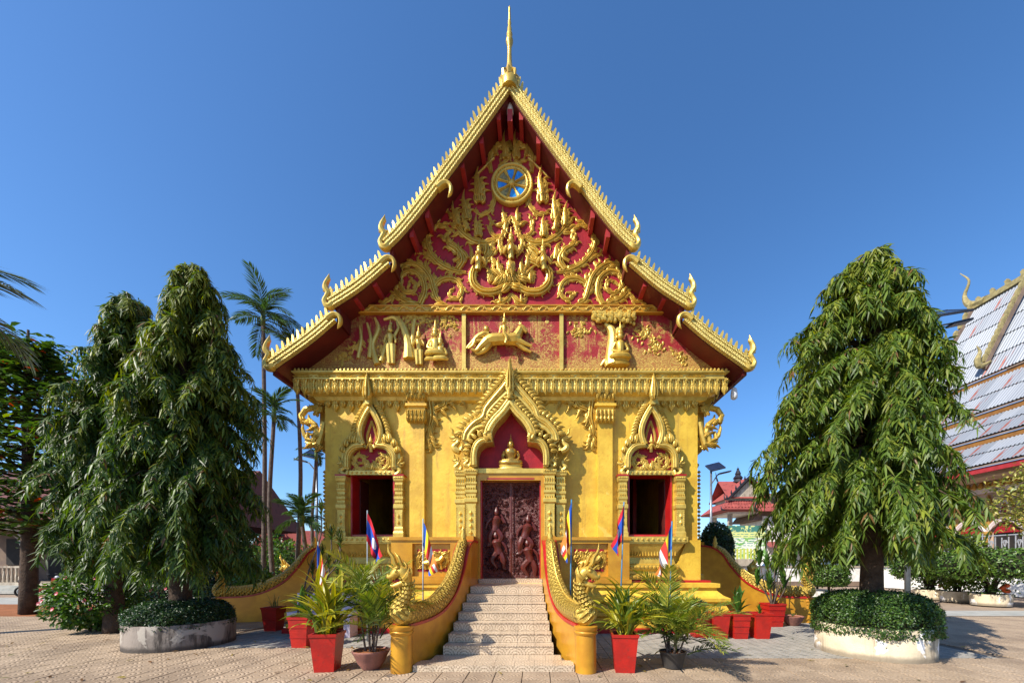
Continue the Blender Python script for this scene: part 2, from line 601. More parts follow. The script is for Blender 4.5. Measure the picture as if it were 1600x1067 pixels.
# ---- cornice
CO = 0.34
cn = MB()
cn.sq([(WX + o * 1.75, 8 + o, z) for o, z in ((0.02, 5.86), (0.10, 5.9), (0.13, 5.98), (0.25, 6.05), (0.27, 6.33), (CO, 6.34), (CO, 6.37), (CO - 0.03, 6.38),
      (CO - 0.03, 6.46), (CO, 6.47), (CO + 0.03, 6.50), (CO + 0.03, 6.53), (0.05, 6.54))], (0, 8))
cornice = cn.build('cornice', M['goldpale'], TP)
bd = MB()
x = -5.42
while x < 5.43:
    bd.lathe([(0.005, 0), (0.038, 0.02), (0.03, 0.05), (0.003, 0.085)], (x, -CO, 6.53), 6)
    x += 0.096
for k in range(int((WX * 2 + 1.0) / 0.55)):
    cx = -5.3 + k * 0.55 + 0.06
    for d in (0.0, 0.10, 0.19):
        q = 0.25 - d
        if q > 0: bd.stroke([(cx - q, 6.42), (cx, 6.42 + 0.045 * q / 0.25 + 0.01), (cx + q, 6.42)], 0.011, -CO + 0.035, 0.025, PROF_RIDGE, 2, False)
        if q > 0: bd.stroke([(cx - q, 6.42), (cx, 6.42 - 0.045 * q / 0.25 - 0.01), (cx + q, 6.42)], 0.011, -CO + 0.035, 0.025, PROF_RIDGE, 2, False)
bd.build('cornice_bead_row', M['goldpale'], TP)
def pendant_mesh(name, W_, H_):
    p = MB()
    p.stroke([(0, 0.01), (0, -H_)], [W_ * 0.5, W_ * 0.46, W_ * 0.36, W_ * 0.28, W_ * 0.44, W_ * 0.4, W_ * 0.2, 0.003], 0, 0.06, PROF_CARVED, 9)
    for sg in (-1, 1):
        p.flame((sg * W_ * 0.1, -H_ * 0.25), -PI / 2 + sg * 0.5, H_ * 0.45, W_ * 0.17, -0.02, -sg * 0.5)
    p.ball((0, -0.045, -H_ * 0.1), W_ * 0.2, 6, 4)
    return p.mesh(name, M['goldpale'])
pm = pendant_mesh('pendant', 0.19, 0.37)
for k in range(56):
    xx = -5.42 + k * 10.84 / 55
    if abs(xx) < 0.12: continue
    link_mesh('pendant', pm, None, cornice, (xx, -CO + 0.07, 6.35), 0, (1, 1, 1 + 0.05 * rnd.random()))
for sg in (-1, 1):
    for k in range(9):
        link_mesh('pendant', pm, None, cornice, (sg * (WX + 0.5), 0.0 + k * 0.2, 6.35), sg * PI / 2)
pm2 = pendant_mesh('fringe_leaf', 0.19, 0.3)
for k in range(49):
    xx = -4.75 + k * 9.5 / 48
    if abs(xx) < 2.55: continue
    if 3.42 < abs(xx) < 3.72: continue
    link_mesh('fringe_leaf', pm2, None, TP, (xx, -0.05, 5.98), 0, (1, 1, 0.8 + 0.35 * (k % 2)))

# ---- pilasters on the facade
for sg in (-1, 1):
    p = MB()
    px_ = sg * 2.42
    p.sq([(0.19, 0.13, 2.3), (0.19, 0.13, 5.3), (0.21, 0.16, 5.32), (0.25, 0.2, 5.36), (0.25, 0.2, 5.6), (0.22, 0.17, 5.62), (0.22, 0.17, 5.7), (0.27, 0.22, 5.72),
          (0.27, 0.22, 5.78), (0.22, 0.18, 5.8), (0.22, 0.18, 5.86), (0.25, 0.21, 5.9), (0.25, 0.21, 6.2), (0.27, 0.22, 6.24), (0.27, 0.22, 6.34)], (px_, 0))
    p.build('pilaster', M['yellow'], TP)
    for z1_, z0_, yy_ in ((5.61, 5.28, -0.2), (6.25, 5.84, -0.21)):
        p = MB()
        for k in range(5):
            xx = px_ - 0.2 + k * 0.1
            p.stroke([(xx, z1_), (xx, z0_)], [0.052, 0.054, 0.05, 0.04, 0.05, 0.035, 0.004], yy_, 0.06, PROF_CARVED, 6)
        p.build('pilaster_capital', M['gold'], TP)
    # carved swag hanging in the corner between pilaster and portal
    s_ = -sg
    f = MB()
    X = lambda px, py: (-sg * W(px, py, -0.05)[0], W(px, py, -0.05)[1])
    f.vine([X(671, 622), X(674, 650), X(670, 672), X(675, 695)], [0.13, 0.12, 0.07, 0.01], -0.02, 0.22, 0.1)
    f.vine([X(668, 612), X(700, 616), X(725, 620), X(748, 613)], [0.10, 0.11, 0.07, 0.02], -0.02, 0.2, 0.1)
    f.vine([X(680, 640), X(695, 632), X(690, 620), X(678, 624)], [0.09, 0.08, 0.06, 0.03], -0.05, 0.15, 0.1)
    f.vine([X(700, 628), X(712, 622), X(706, 612)], [0.08, 0.07, 0.03], -0.05, 0.14, 0.1)
    for (bx, bz, an) in ((672, 665, -1.6), (678, 650, -1.2), (690, 640, -1.0), (705, 628, -1.1), (722, 624, -1.2), (738, 620, -0.9), (671, 640, -2.0)):
        f.cluster(X(bx, bz), an if sg < 0 else PI - an, 0.3, 0.09, -0.03, 3)
    f.build('corner_swag', M['gold'], TP)

# ---- columns at the outer corners, with scroll brackets under the eaves
for sg in (-1, 1):
    c = MB()
    prof = [(0.10, 1.2), (0.26, 1.22), (0.26, 1.4), (0.14, 1.45), (0.12, 2.2), (0.10, 2.25), (0.10, 3.2), (0.16, 3.25), (0.16, 3.32), (0.1, 3.36), (0.10, 4.2), (0.15, 4.3), (0.17, 4.36), (0.13, 4.42),
            (0.14, 4.62), (0.22, 4.7), (0.22, 4.76), (0.28, 4.82), (0.40, 4.94), (0.40, 5.02), (0.26, 5.05), (0.26, 5.72), (0.30, 5.76), (0.36, 5.84), (0.36, 5.9), (0.44, 6.02), (0.44, 6.08)]
    c.sq([(o, o + 0.05, z) for o, z in prof], (sg * (WX + 0.02), 0.56))
    c.build('corner_column', M['gold'], TP)
    b = MB()
    for k in range(26):
        zz = 1.5 + k * 0.105
        b.lathe([(0.004, -0.05), (0.055, 0), (0.004, 0.05)], (sg * (WX + 0.12), 0.2, zz), 6)
    b.build('column_beads', M['gold'], TP)
    s = MB()
    q = lambda px, py: (abs(W(px, py, 0.08)[0]) * sg, W(px, py, 0.08)[1])
    for y_ in (0.08,):
        s.tube([(*(lambda a: (a[0], y_, a[1]))(q(px, py)),) for px, py in ((505, 640), (490, 637), (478, 640), (471, 650), (476, 660), (484, 656), (482, 648))], [0.07, 0.08, 0.08, 0.075, 0.06, 0.05, 0.02], 8, (0, 1, 0))
        s.tube([(*(lambda a: (a[0], y_, a[1]))(q(px, py)),) for px, py in ((482, 655), (492, 664), (496, 676), (490, 690), (480, 686), (482, 676), (488, 678))], [0.06, 0.08, 0.09, 0.09, 0.07, 0.05, 0.02], 8, (0, 1, 0))
        s.tube([(*(lambda a: (a[0], y_, a[1]))(q(px, py)),) for px, py in ((506, 660), (502, 680), (498, 694), (486, 696), (477, 690))], [0.07, 0.08, 0.08, 0.07, 0.02], 8, (0, 1, 0))
        s.tube([(*(lambda a: (a[0], y_, a[1]))(q(px, py)),) for px, py in ((484, 690), (476, 680), (473, 670), (474, 660))], [0.05, 0.06, 0.04, 0.006], 8, (0, 1, 0))
    for bx, bz, an, L in ((500, 646, 2.4, 0.35), (494, 650, 1.2, 0.3), (497, 668, 3.4, 0.34), (486, 664, 2.6, 0.28), (500, 684, 2.7, 0.34), (490, 694, 3.6, 0.3), (504, 634, 2.0, 0.25), (476, 662, 1.9, 0.3), (503, 696, -2.3, 0.25)):
        s.cluster(q(bx, bz), an if sg < 0 else PI - an, L, 0.1, 0.05, 5)
    s.build('scroll_bracket', M['gold'], TP)

# ---- roof tiers: centre lines of the barge boards (left side), x outwards
BY, GY = -0.64, -0.02
def tierline(pts): return [(-W(px, py, BY)[0], W(px, py, BY)[1]) for px, py in pts]
T1 = tierline(((795, 134), (730, 226), (661, 318), (625, 362), (604, 383)))
T1[0] = (0.0, T1[0][1])
T2 = tierline(((605, 409), (560, 447), (517, 475)))
T3 = tierline(((521, 497), (483, 529), (424, 571)))
def offs(path, d, apex=False):
    out = []
    m = len(path)
    for i, p in enumerate(path):
        t = path[min(i + 1, m - 1)] - path[max(i - 1, 0)]
        t.normalize()
        nx, nz = -t.y, t.x
        if nz < 0: nx, nz = -nx, -nz
        if apex and i == 0: out.append((p.x, p.y + d * 1.6))
        else: out.append((p.x + nx * d, p.y + nz * d))
    return out
tooth = MB()
tooth.prism([(-0.03, -0.04), (0.03, -0.04), (0.036, 0.1), (0.036, 0.19), (0.02, 0.27), (-0.006, 0.29), (-0.028, 0.22), (-0.036, 0.1)], -0.03, 0.03)
tooth_me = tooth.mesh('crest_tooth', M['goldpale'])
fin = MB()
fin.tube(smooth_path([(0.05, 0, 0.02), (-0.03, 0, -0.07), (-0.12, 0, -0.05), (-0.165, 0, 0.06), (-0.12, 0, 0.17), (-0.08, 0, 0.26), (-0.14, 0, 0.36), (-0.14, 0, 0.48), (-0.09, 0, 0.60), (-0.06, 0, 0.74)], 4),
         [0.10, 0.11, 0.10, 0.085, 0.075, 0.085, 0.10, 0.075, 0.06, 0.006], 8, (0, 1, 0), 0.75)
fin.tube(smooth_path([(-0.08, 0, 0.28), (-0.17, 0, 0.33), (-0.21, 0, 0.30)], 4), [0.06, 0.05, 0.006], 8, (0, 1, 0), 0.7)
fin.tube(smooth_path([(-0.10, 0, 0.36), (-0.03, 0, 0.33), (0.06, 0, 0.36)], 4), [0.05, 0.04, 0.006], 8, (0, 1, 0), 0.6)
fin.tube(smooth_path([(-0.14, 0, 0.5), (-0.05, 0, 0.60), (-0.08, 0, 0.70)], 4), [0.05, 0.035, 0.004], 8, (0, 1, 0), 0.6)
fin.tube(smooth_path([(-0.06, 0, 0.05), (-0.0, 0, 0.10), (-0.02, 0, 0.2)], 4), [0.05, 0.035, 0.004], 8, (0, 1, 0), 0.6)
fin_me = fin.mesh('end_finial', M['goldpale'], 'auto')
hook = MB()
hook.tube(smooth_path([(-0.12, 0, -0.07), (0.0, 0, 0.035), (0.10, 0, 0.06), (0.19, 0, 0.0), (0.21, 0, -0.11), (0.175, 0, -0.21), (0.13, 0, -0.28)], 4), [0.10, 0.10, 0.085, 0.075, 0.065, 0.045, 0.006], 8, (0, 1, 0), 0.7)
hook_me = hook.mesh('barge_hook', M['goldpale'], 'auto')
for sg in (-1, 1):
    for ti, T in enumerate((T1, T2, T3)):
        path = smooth_path([(p[0], p[1], 0) for p in T], 6)
        # roof slab and its red soffit, running the length of the building
        mr = lambda pts: [(sg * a, b) for a, b in pts]
        r = MB().strip(mr(offs(path, -0.02, ti == 0)), mr(offs(path, 0.07, ti == 0)), BY + 0.06, 16.8)
        r.build('roof_tier', M['rooftile'], TP)
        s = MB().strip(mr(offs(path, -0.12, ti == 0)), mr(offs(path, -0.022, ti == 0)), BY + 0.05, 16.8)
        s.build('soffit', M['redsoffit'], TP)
        b = MB().strip(mr(offs(path, -0.105, ti == 0)), mr(offs(path, 0.105, ti == 0)), BY - 0.05, BY + 0.04)
        b.strip(mr(offs(path, -0.105, ti == 0)), mr(offs(path, -0.075, ti == 0)), BY - 0.075, BY - 0.052)
        b.strip(mr(offs(path, 0.075, ti == 0)), mr(offs(path, 0.105, ti == 0)), BY - 0.075, BY - 0.052)
        b.strip(mr(offs(path, -0.02, ti == 0)), mr(offs(path, 0.02, ti == 0)), BY - 0.075, BY - 0.052)
        b.strip(mr(offs(path, 0.165, ti == 0)), mr(offs(path, 0.188, ti == 0)), BY - 0.02, BY + 0.02)
        barge = b.build('barge_board', M['barge'], TP)
        # teeth of the crest, one by one
        acc, nxt = 0.0, 0.16 if ti == 0 else 0.10
        up = offs(path, 0.10, False)
        for i in range(1, len(path)):
            seg = (path[i] - path[i - 1]).length
            while acc + seg > nxt:
                t = (nxt - acc) / seg
                xx = up[i - 1][0] + (up[i][0] - up[i - 1][0]) * t
                zz = up[i - 1][1] + (up[i][1] - up[i - 1][1]) * t
                d = path[i] - path[i - 1]
                na = math.atan2(d.y, d.x)          # slope, negative going down
                o = link_mesh('crest_tooth', tooth_me, None, barge, (sg * xx, BY, zz))
                o.rotation_euler = (rnd.gauss(0, 0.04), -sg * na * 0.3 + rnd.gauss(0, 0.05), rnd.gauss(0, 0.06))
                o.scale = (0.9, 1, rnd.uniform(0.8, 0.97))
                nxt += 0.15
            acc += seg
        e = path[-1]
        link_mesh('end_finial', fin_me, None, barge, (sg * (e.x - 0.02), BY, e.y + 0.0), 0, (-sg, 1, 1))
        if ti: link_mesh('barge_hook', hook_me, None, barge, (sg * (path[0].x + 0.02), BY - 0.03, path[0].y), 0, (-sg, 1, 1))
        else: link_mesh('barge_hook', hook_me, None, barge, (sg * 1.62, BY - 0.06, 10.83), 0, (-sg, 1, 1))
    # risers closing the steps between the tiers, and purlin ends under them
    for Ta, Tb in ((T1, T2), (T2, T3)):
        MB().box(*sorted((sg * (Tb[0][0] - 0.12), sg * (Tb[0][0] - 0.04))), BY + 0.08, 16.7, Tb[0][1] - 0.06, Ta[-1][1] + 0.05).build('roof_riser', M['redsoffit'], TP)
    for (px, py) in ((779, 183), (752, 220), (722, 258), (667, 336), (643, 366), (585, 443), (555, 464), (494, 529), (462, 552)):
        x_, z_ = W(px, py, BY + 0.1)
        x_ = abs(x_)
        MB().box(sg * x_ - 0.05, sg * x_ + 0.05, BY + 0.1, GY + 0.1, z_ - 0.07, z_ + 0.3).build('purlin', M['redbeam'], TP)
MB().box(-0.06, 0.06, BY + 0.1, 0.3, T1[0][1] - 0.75, T1[0][1] - 0.45).build('ridge_beam', M['redbeam'], TP)
# rain gutter edge of the low eaves
for sg in (-1, 1):
    MB().box(*sorted((sg * (T3[-1][0] - 0.08), sg * (T3[-1][0] + 0.02))), BY + 0.08, 16.7, T3[-1][1] - 0.2, T3[-1][1] - 0.09).build('eave_edge', M['redsoffit'], TP)

# ---- spire
sp = MB()
sp.lathe([(0.19, -0.2), (0.22, -0.05), (0.16, 0.06), (0.10, 0.14), (0.13, 0.2), (0.085, 0.3), (0.06, 0.45), (0.05, 0.7), (0.055, 0.85), (0.085, 0.93), (0.09, 1.0), (0.06, 1.06), (0.075, 1.14), (0.05, 1.2),
          (0.055, 1.28), (0.035, 1.34), (0.045, 1.42), (0.03, 1.48), (0.034, 1.5), (0.022, 1.75), (0.03, 1.77), (0.008, 1.84)], (0, BY, T1[0][1] + 0.1), 10)
for k in range(8):
    a = k * PI / 4
    sp.tube([(0.17 * math.cos(a), BY + 0.17 * math.sin(a), T1[0][1] + 0.08), (0.2 * math.cos(a), BY + 0.2 * math.sin(a), T1[0][1] + 0.2), (0.1 * math.cos(a), BY + 0.1 * math.sin(a), T1[0][1] + 0.36)], [0.05, 0.04, 0.004], 5)
sp.build('spire', M['gold'], TP, 'auto')

# ---- gable: tympanum above, painted frieze below

def chain(T, d=-0.05):
    return [(a, b + d) for a, b in T]
bx0, bz1 = W(570, 480, GY); bx1, bz0 = W(1030, 492.5, GY)
zs = bz0 + 0.03
def xat(T, z):
    for (a0, b0), (a1, b1) in zip(T, T[1:]):
        if b1 <= z <= b0: return a0 + (a1 - a0) * (b0 - z) / (b0 - b1)
lo = [(T3[-1][0] - 0.2, 6.4)] + [(a, b - 0.05) for a, b in reversed(T3)] + [(a, b - 0.05) for a, b in reversed(T2) if b - 0.05 < zs] + [(xat(T2, zs), zs)]
MB().prism([(-a, b) for a, b in lo] + [(a, b) for a, b in reversed(lo)], GY, GY + 0.25).build('frieze', M['mural'], TP)
hi = [(xat(T2, zs), zs)] + [(a, b - 0.05) for a, b in reversed(T2) if b - 0.05 > zs] + [(a, b - 0.06) for a, b in reversed(T1)]
MB().prism([(-a, b) for a, b in hi[:-1]] + [hi[-1]] + [(a, b) for a, b in reversed(hi[:-1])], GY, GY + 0.25).build('tympanum', M['crimson'], TP)
for sg in (-1, 1):
    for p in (((772, 248), (742, 277)), ((700, 327), (665, 363)), ((655, 374), (633, 402)), ((602, 443), (578, 468)), ((480, 562), (500, 545))):
        a, b = W(*p[0], GY), W(*p[1], GY)
        MB().stroke([(-sg * a[0], a[1]), (-sg * b[0], b[1])], 0.03, GY, 0.04, PROF_ROUND, 2, False).build('edge_trim', M['gold'], TP)
# band under the tympanum, with running scrolls
bnd = MB().box(-3.92, 3.92, GY - 0.09, GY - 0.001, bz0, bz1)
for zz in (bz0 + 0.02, bz1 - 0.02):
    bnd.stroke([(-3.93, zz), (3.93, zz)], 0.025, GY - 0.088, 0.03, PROF_ROUND, 1, False)
bnd.build('frieze_band', M['deepgold'], TP)
bs = MB()
zc = (bz0 + bz1) / 2
k = 0
x = -3.75
while x < 3.8:
    s_ = 1 if k % 2 else -1
    bs.stroke([(x - 0.13, zc - s_ * 0.05), (x - 0.06, zc + s_ * 0.035), (x + 0.03, zc + s_ * 0.045), (x + 0.06, zc), (x + 0.02, zc - s_ * 0.02)], [0.022, 0.024, 0.022, 0.018, 0.01], GY - 0.088, 0.035, PROF_ROUND, 3)
    bs.flame((x + 0.06, zc + s_ * 0.03), s_ * -0.9, 0.11, 0.03, GY - 0.088, 0.4)
    x += 0.2
    k += 1
bs.build('band_scrolls', M['gold'], TP)
for px in (725.5, 877):
    a, zb = W(px, 492, GY)
    MB().box(a - 0.05, a + 0.05, GY - 0.07, GY - 0.001, 6.5, bz0).build('frieze_divider', M['goldpale'], TP)
# ------------------------------------------------------------------ carvings of the pediment (traced on the left half, mirrored)
def Z2(zx, zy, y=GY):
    a = W(560 + zx / 3.3333, 250 + zy / 3.3333, y)
    return (a[0] + 0.0, a[1])
CX2 = Z2(800, 0)[0]
def both(name, fn, mat='gold'):
    for sg in (-1, 1):
        mb = MB()
        q = lambda a, b: ((Z2(a, b)[0] - CX2) * -sg * 1.0, Z2(a, b)[1])
        an = lambda a: a if sg < 0 else PI - a
        fn(mb, q, an)
        mb.build(name, M[mat], TP)
def path_(q, pts): return [q(*p) for p in pts]

def c_top(mb, q, an):
    mb.vine(path_(q, ((695, 70), (688, 0), (712, -55), (760, -75), (788, -40), (778, 5), (748, 18), (738, -5))), [0.07, 0.07, 0.065, 0.06, 0.06, 0.05, 0.04, 0.015], GY, 0.16, 0.22)
    mb.cluster(q(772, 0), an(PI / 2), 0.75, 0.12, GY - 0.03, 5)
    mb.cluster(q(722, -20), an(PI / 2 + 0.2), 0.4, 0.09, GY, 3)
    mb.cluster(q(800, -30), an(PI / 2), 0.5, 0.08, GY - 0.05, 3)
both('flame_crest', c_top)

def c_sideflame(mb, q, an):
    mb.vine(path_(q, ((705, 150), (712, 210), (690, 265), (645, 288), (600, 262))), [0.06, 0.07, 0.065, 0.055, 0.02], GY, 0.14, 0.25)
    mb.cluster(q(636, 230), an(PI / 2), 0.98, 0.17, GY - 0.03, 7)
    mb.cluster(q(640, 200), an(PI / 2), 0.55, 0.11, GY - 0.08, 5)
both('side_flame', c_sideflame)

def c_branch(mb, q, an):
    mb.vine(path_(q, ((745, 400), (690, 432), (620, 430), (560, 395), (515, 345), (498, 300))), [0.05, 0.08, 0.09, 0.085, 0.07, 0.03], GY, 0.2, 0.2)
    mb.cluster(q(570, 320), an(PI / 2 + 0.05), 0.8, 0.14, GY - 0.03, 7)
    mb.cluster(q(522, 350), an(PI / 2 + 0.15), 0.68, 0.12, GY - 0.03, 7)
    mb.cluster(q(630, 405), an(PI / 2 + 0.05), 0.6, 0.13, GY - 0.03, 7)
    mb.cluster(q(575, 380), an(PI / 2 + 0.3), 0.45, 0.1, GY - 0.07, 5)
    mb.vine(path_(q, ((740, 395), (715, 400), (690, 370), (695, 320), (688, 290))), [0.05, 0.07, 0.06, 0.045, 0.01], GY, 0.14, 0.2)
    mb.cluster(q(768, 330), an(PI / 2 + 0.1), 0.42, 0.1, GY - 0.02, 5)
    mb.flame(q(755, 345), an(PI * 0.9), 0.25, 0.06, GY - 0.02, 0.4)
    mb.flame(q(530, 380), an(PI + 0.3), 0.28, 0.06, GY, 0.4)
    mb.flame(q(640, 440), an(-2.0), 0.2, 0.05, GY, 0.4)
both('scroll_branch', c_branch)

def c_outer(mb, q, an):
    mb.vine(path_(q, ((565, 588), (490, 575), (420, 535), (372, 470), (362, 405), (395, 352), (445, 342), (482, 372), (470, 402))), [0.05, 0.085, 0.085, 0.08, 0.075, 0.065, 0.055, 0.05, 0.01], GY, 0.2, 0.17)
    mb.vine(path_(q, ((400, 530), (360, 500), (325, 482))), [0.07, 0.06, 0.01], GY, 0.15, 0.2)
    mb.vine(path_(q, ((520, 575), (545, 530), (520, 480), (480, 450), (455, 405))), [0.09, 0.1, 0.11, 0.08, 0.01], GY - 0.02, 0.2, 0.14)
    mb.vine(path_(q, ((500, 540), (530, 520), (525, 495), (508, 505))), [0.05, 0.045, 0.04, 0.02], GY - 0.08)
    mb.flame(q(570, 520), an(PI / 2 + 0.4), 0.55, 0.09, GY, 0.4)
    mb.flame(q(600, 540), an(PI / 2 + 0.3), 0.6, 0.06, GY, -0.3)
    mb.flame(q(490, 590), an(-2.2), 0.25, 0.06, GY, 0.4)
    mb.flame(q(660, 500), an(PI / 2 - 0.5), 0.5, 0.1, GY, 0.5)
    mb.vine(path_(q, ((640, 560), (680, 520), (710, 470), (690, 445), (720, 440))), [0.05, 0.08, 0.07, 0.05, 0.02], GY, 0.2, 0.16)
both('leaf_scroll', c_outer)

def c_spiral(mb, q, an):
    mb.vine(path_(q, ((325, 755), (350, 690), (338, 620), (290, 582), (238, 595), (220, 645), (245, 690), (292, 688), (306, 650), (280, 628), (262, 648))), [0.10, 0.09, 0.085, 0.08, 0.075, 0.07, 0.065, 0.06, 0.055, 0.045, 0.02], GY, 0.16, 0.17)
    mb.vine(path_(q, ((470, 758), (420, 735), (398, 680), (380, 620), (345, 572), (295, 543), (245, 550), (250, 566))), [0.03, 0.08, 0.095, 0.09, 0.085, 0.075, 0.06, 0.01], GY - 0.01, 0.2, 0.17)
    mb.vine(path_(q, ((395, 690), (415, 645), (460, 620), (515, 628), (545, 675), (528, 722), (488, 722), (476, 695), (500, 685))), [0.05, 0.08, 0.085, 0.08, 0.075, 0.065, 0.055, 0.045, 0.015], GY, 0.15, 0.19)
    mb.vine(path_(q, ((320, 750), (250, 735), (205, 700), (185, 650))), [0.05, 0.09, 0.07, 0.01], GY, 0.22, 0.14)
    mb.vine(path_(q, ((190, 690), (160, 735), (108, 742))), [0.05, 0.07, 0.01], GY, 0.16, 0.16)
    mb.flame(q(300, 750), an(PI - 0.2), 0.45, 0.08, GY, 0.3)
    mb.flame(q(355, 560), an(PI / 2 - 0.2), 0.22, 0.06, GY, 0.4)
    mb.flame(q(410, 630), an(PI / 2 + 0.2), 0.25, 0.06, GY, 0.4)
both('great_scroll', c_spiral)

def c_tail(mb, q, an):
    mb.vine(path_(q, ((618, 560), (600, 610), (612, 660), (655, 692), (720, 690), (770, 660), (800, 650))), [0.10, 0.12, 0.13, 0.125, 0.11, 0.09, 0.05], GY - 0.03, 0.14, 0.1)
    mb.cluster(q(700, 640), an(PI / 2 + 0.2), 0.45, 0.13, GY, 7)
    mb.cluster(q(745, 600), an(PI / 2 + 0.1), 0.45, 0.12, GY - 0.02, 5)
    mb.cluster(q(720, 560), an(PI / 2 + 0.3), 0.35, 0.1, GY - 0.01, 5)
    mb.flame(q(790, 665), an(-2.6), 0.3, 0.1, GY - 0.06, 0.3)
    mb.vine(path_(q, ((800, 700), (770, 735), (735, 745), (720, 730))), [0.06, 0.08, 0.07, 0.01], GY, 0.16, 0.13)
    mb.cluster(q(745, 745), an(PI / 2), 0.24, 0.07, GY - 0.02, 3)
    mb.flame(q(650, 560), an(0.9), 0.6, 0.08, GY - 0.01, 0.5)
both('serpent_tail', c_tail)

def c_mandorla(mb, q, an):
    mb.vine(path_(q, ((800, 300), (775, 345), (765, 390), (742, 430), (752, 480), (775, 500))), [0.03, 0.07, 0.05, 0.06, 0.07, 0.03], GY - 0.05, 0.12, 0.09)
    for k in range(4):
        mb.cluster(q(785 - k * 20, 640 - k * 12), an(PI / 2 + 0.3 * k), 0.42, 0.1, GY - 0.04 + 0.01 * k, 5)
        mb.flame(q(790 - k * 14, 600 + k * 8), an(-PI / 2 - 0.35 * k), 0.3, 0.08, GY - 0.06, 0.3)
both('mandorla', c_mandorla)

def deity(mb, x, z, h, y, arms='pray', lean=0.0):
    """small crowned figure in high relief: waist at z, height h to the crown tip"""
    u = h
    mb.tube([(x, y, z), (x + lean * u * 0.1, y - 0.02, z + u * 0.16), (x + lean * u * 0.15, y - 0.03, z + u * 0.34), (x + lean * u * 0.17, y - 0.02, z + u * 0.42), (x + lean * u * 0.18, y - 0.02, z + u * 0.47)],
            [u * 0.10, u * 0.095, u * 0.13, u * 0.10, u * 0.04], 8, (0, 1, 0), 1.0)
    hx = x + lean * u * 0.2
    mb.ball((hx, y - 0.04, z + u * 0.57), u * 0.095, 10, 7, 0.9, 0.95, 1.2)
    mb.lathe([(u * 0.10, 0), (u * 0.085, u * 0.03), (u * 0.09, u * 0.05), (u * 0.055, u * 0.12), (u * 0.045, u * 0.14), (u * 0.03, u * 0.2), (0.004, u * 0.36)], (hx, y - 0.03, z + u * 0.63), 8)
    for sg in (-1, 1):
        sh = (x + lean * u * 0.15 + sg * u * 0.14, y - 0.02, z + u * 0.38)
        if arms == 'pray':
            el = (x + lean * u * 0.1 + sg * u * 0.22, y - 0.06, z + u * 0.16)
            ha = (x + lean * u * 0.15 + sg * u * 0.015, y - 0.16 * u - 0.08, z + u * 0.36)
        elif arms == 'lap':
            el = (x + sg * u * 0.22, y - 0.03, z + u * 0.18)
            ha = (x + sg * u * 0.03, y - 0.14 * u, z + u * 0.08)
        else:
            el = (x + sg * u * 0.2, y - 0.03, z + u * 0.22)
            ha = (x + sg * u * 0.22, y - 0.05, z + u * 0.05)
        mb.tube(smooth_path([sh, el, ha], 3), [u * 0.05, u * 0.045, u * 0.045, u * 0.035, u * 0.03], 6)
        mb.ball((hx + sg * u * 0.10, y - 0.02, z + u * 0.56), u * 0.03, 5, 4, 0.6, 1, 1.6)
    return mb
c0 = Z2(800, 530)
d = MB(); deity(d, 0, c0[1], 0.82, GY - 0.08)
d.cluster((0, c0[1] - 0.12), -PI / 2, 0.42, 0.14, GY - 0.12, 7)
d.cluster((0, c0[1] - 0.3), PI / 2, 0.3, 0.12, GY - 0.14, 5)
d.build('crowned_deity', M['gold'], TP, 'auto')
for sg in (-1, 1):
    a = Z2(628, 585)
    d = MB(); deity(d, sg * -(a[0] - CX2), a[1], 0.78, GY - 0.08, 'pray', -sg * 0.25)
    d.build('kneeling_deity', M['gold'], TP, 'auto')

# ---- wheel of law
wc = Z2(803, 140)
wx, wz = 0.02, wc[1]
wl = MB()
for r0, hh in ((0.50, 0.05), (0.40, 0.045)):
    wl.stroke([(wx + r0 * math.cos(a * PI / 18), wz + r0 * math.sin(a * PI / 18)) for a in range(37)], hh, GY - 0.05, 0.07, PROF_ROUND, 1, False)
wl.lathe([(0.54, 0), (0.54, 0.06), (0.30, 0.07)], (0, 0, 0), 36)
wl.v = [((wx + p[0], GY - p[2], wz + p[1]) if i >= 2 * 37 * 7 else p) for i, p in enumerate(wl.v)]
for k in range(40):
    a = k * PI / 20
    wl.ball((wx + 0.452 * math.cos(a), GY - 0.07, wz + 0.452 * math.sin(a)), 0.026, 5, 4)
wheel = wl.build('wheel_emblem', M['gold'], TP)
for k in range(8):
    a = k * PI / 4 + PI / 8 + 0.1
    s = MB().stroke([(wx + 0.08 * math.cos(a), wz + 0.08 * math.sin(a)), (wx + 0.38 * math.cos(a), wz + 0.38 * math.sin(a))], [0.035, 0.03, 0.05], GY - 0.06, 0.07, PROF_MOULD, 2)
    s.build('spoke', M['gold'], wheel)
    a2 = a + PI / 8
    g = MB().stroke([(wx + 0.12 * math.cos(a2), wz + 0.12 * math.sin(a2)), (wx + 0.36 * math.cos(a2), wz + 0.36 * math.sin(a2))], [0.025, 0.065, 0.11], GY - 0.075, 0.012, [(-1, 0), (-1, 1), (1, 1), (1, 0)], 2)
    g.build('glass_inlay', M['glassgold'] if k in (2, 4, 7) else M['glassblue'], wheel)
MB().ball((wx, GY - 0.09, wz), 0.09, 10, 6, 1, 0.8, 1).build('hub', M['gold'], wheel)

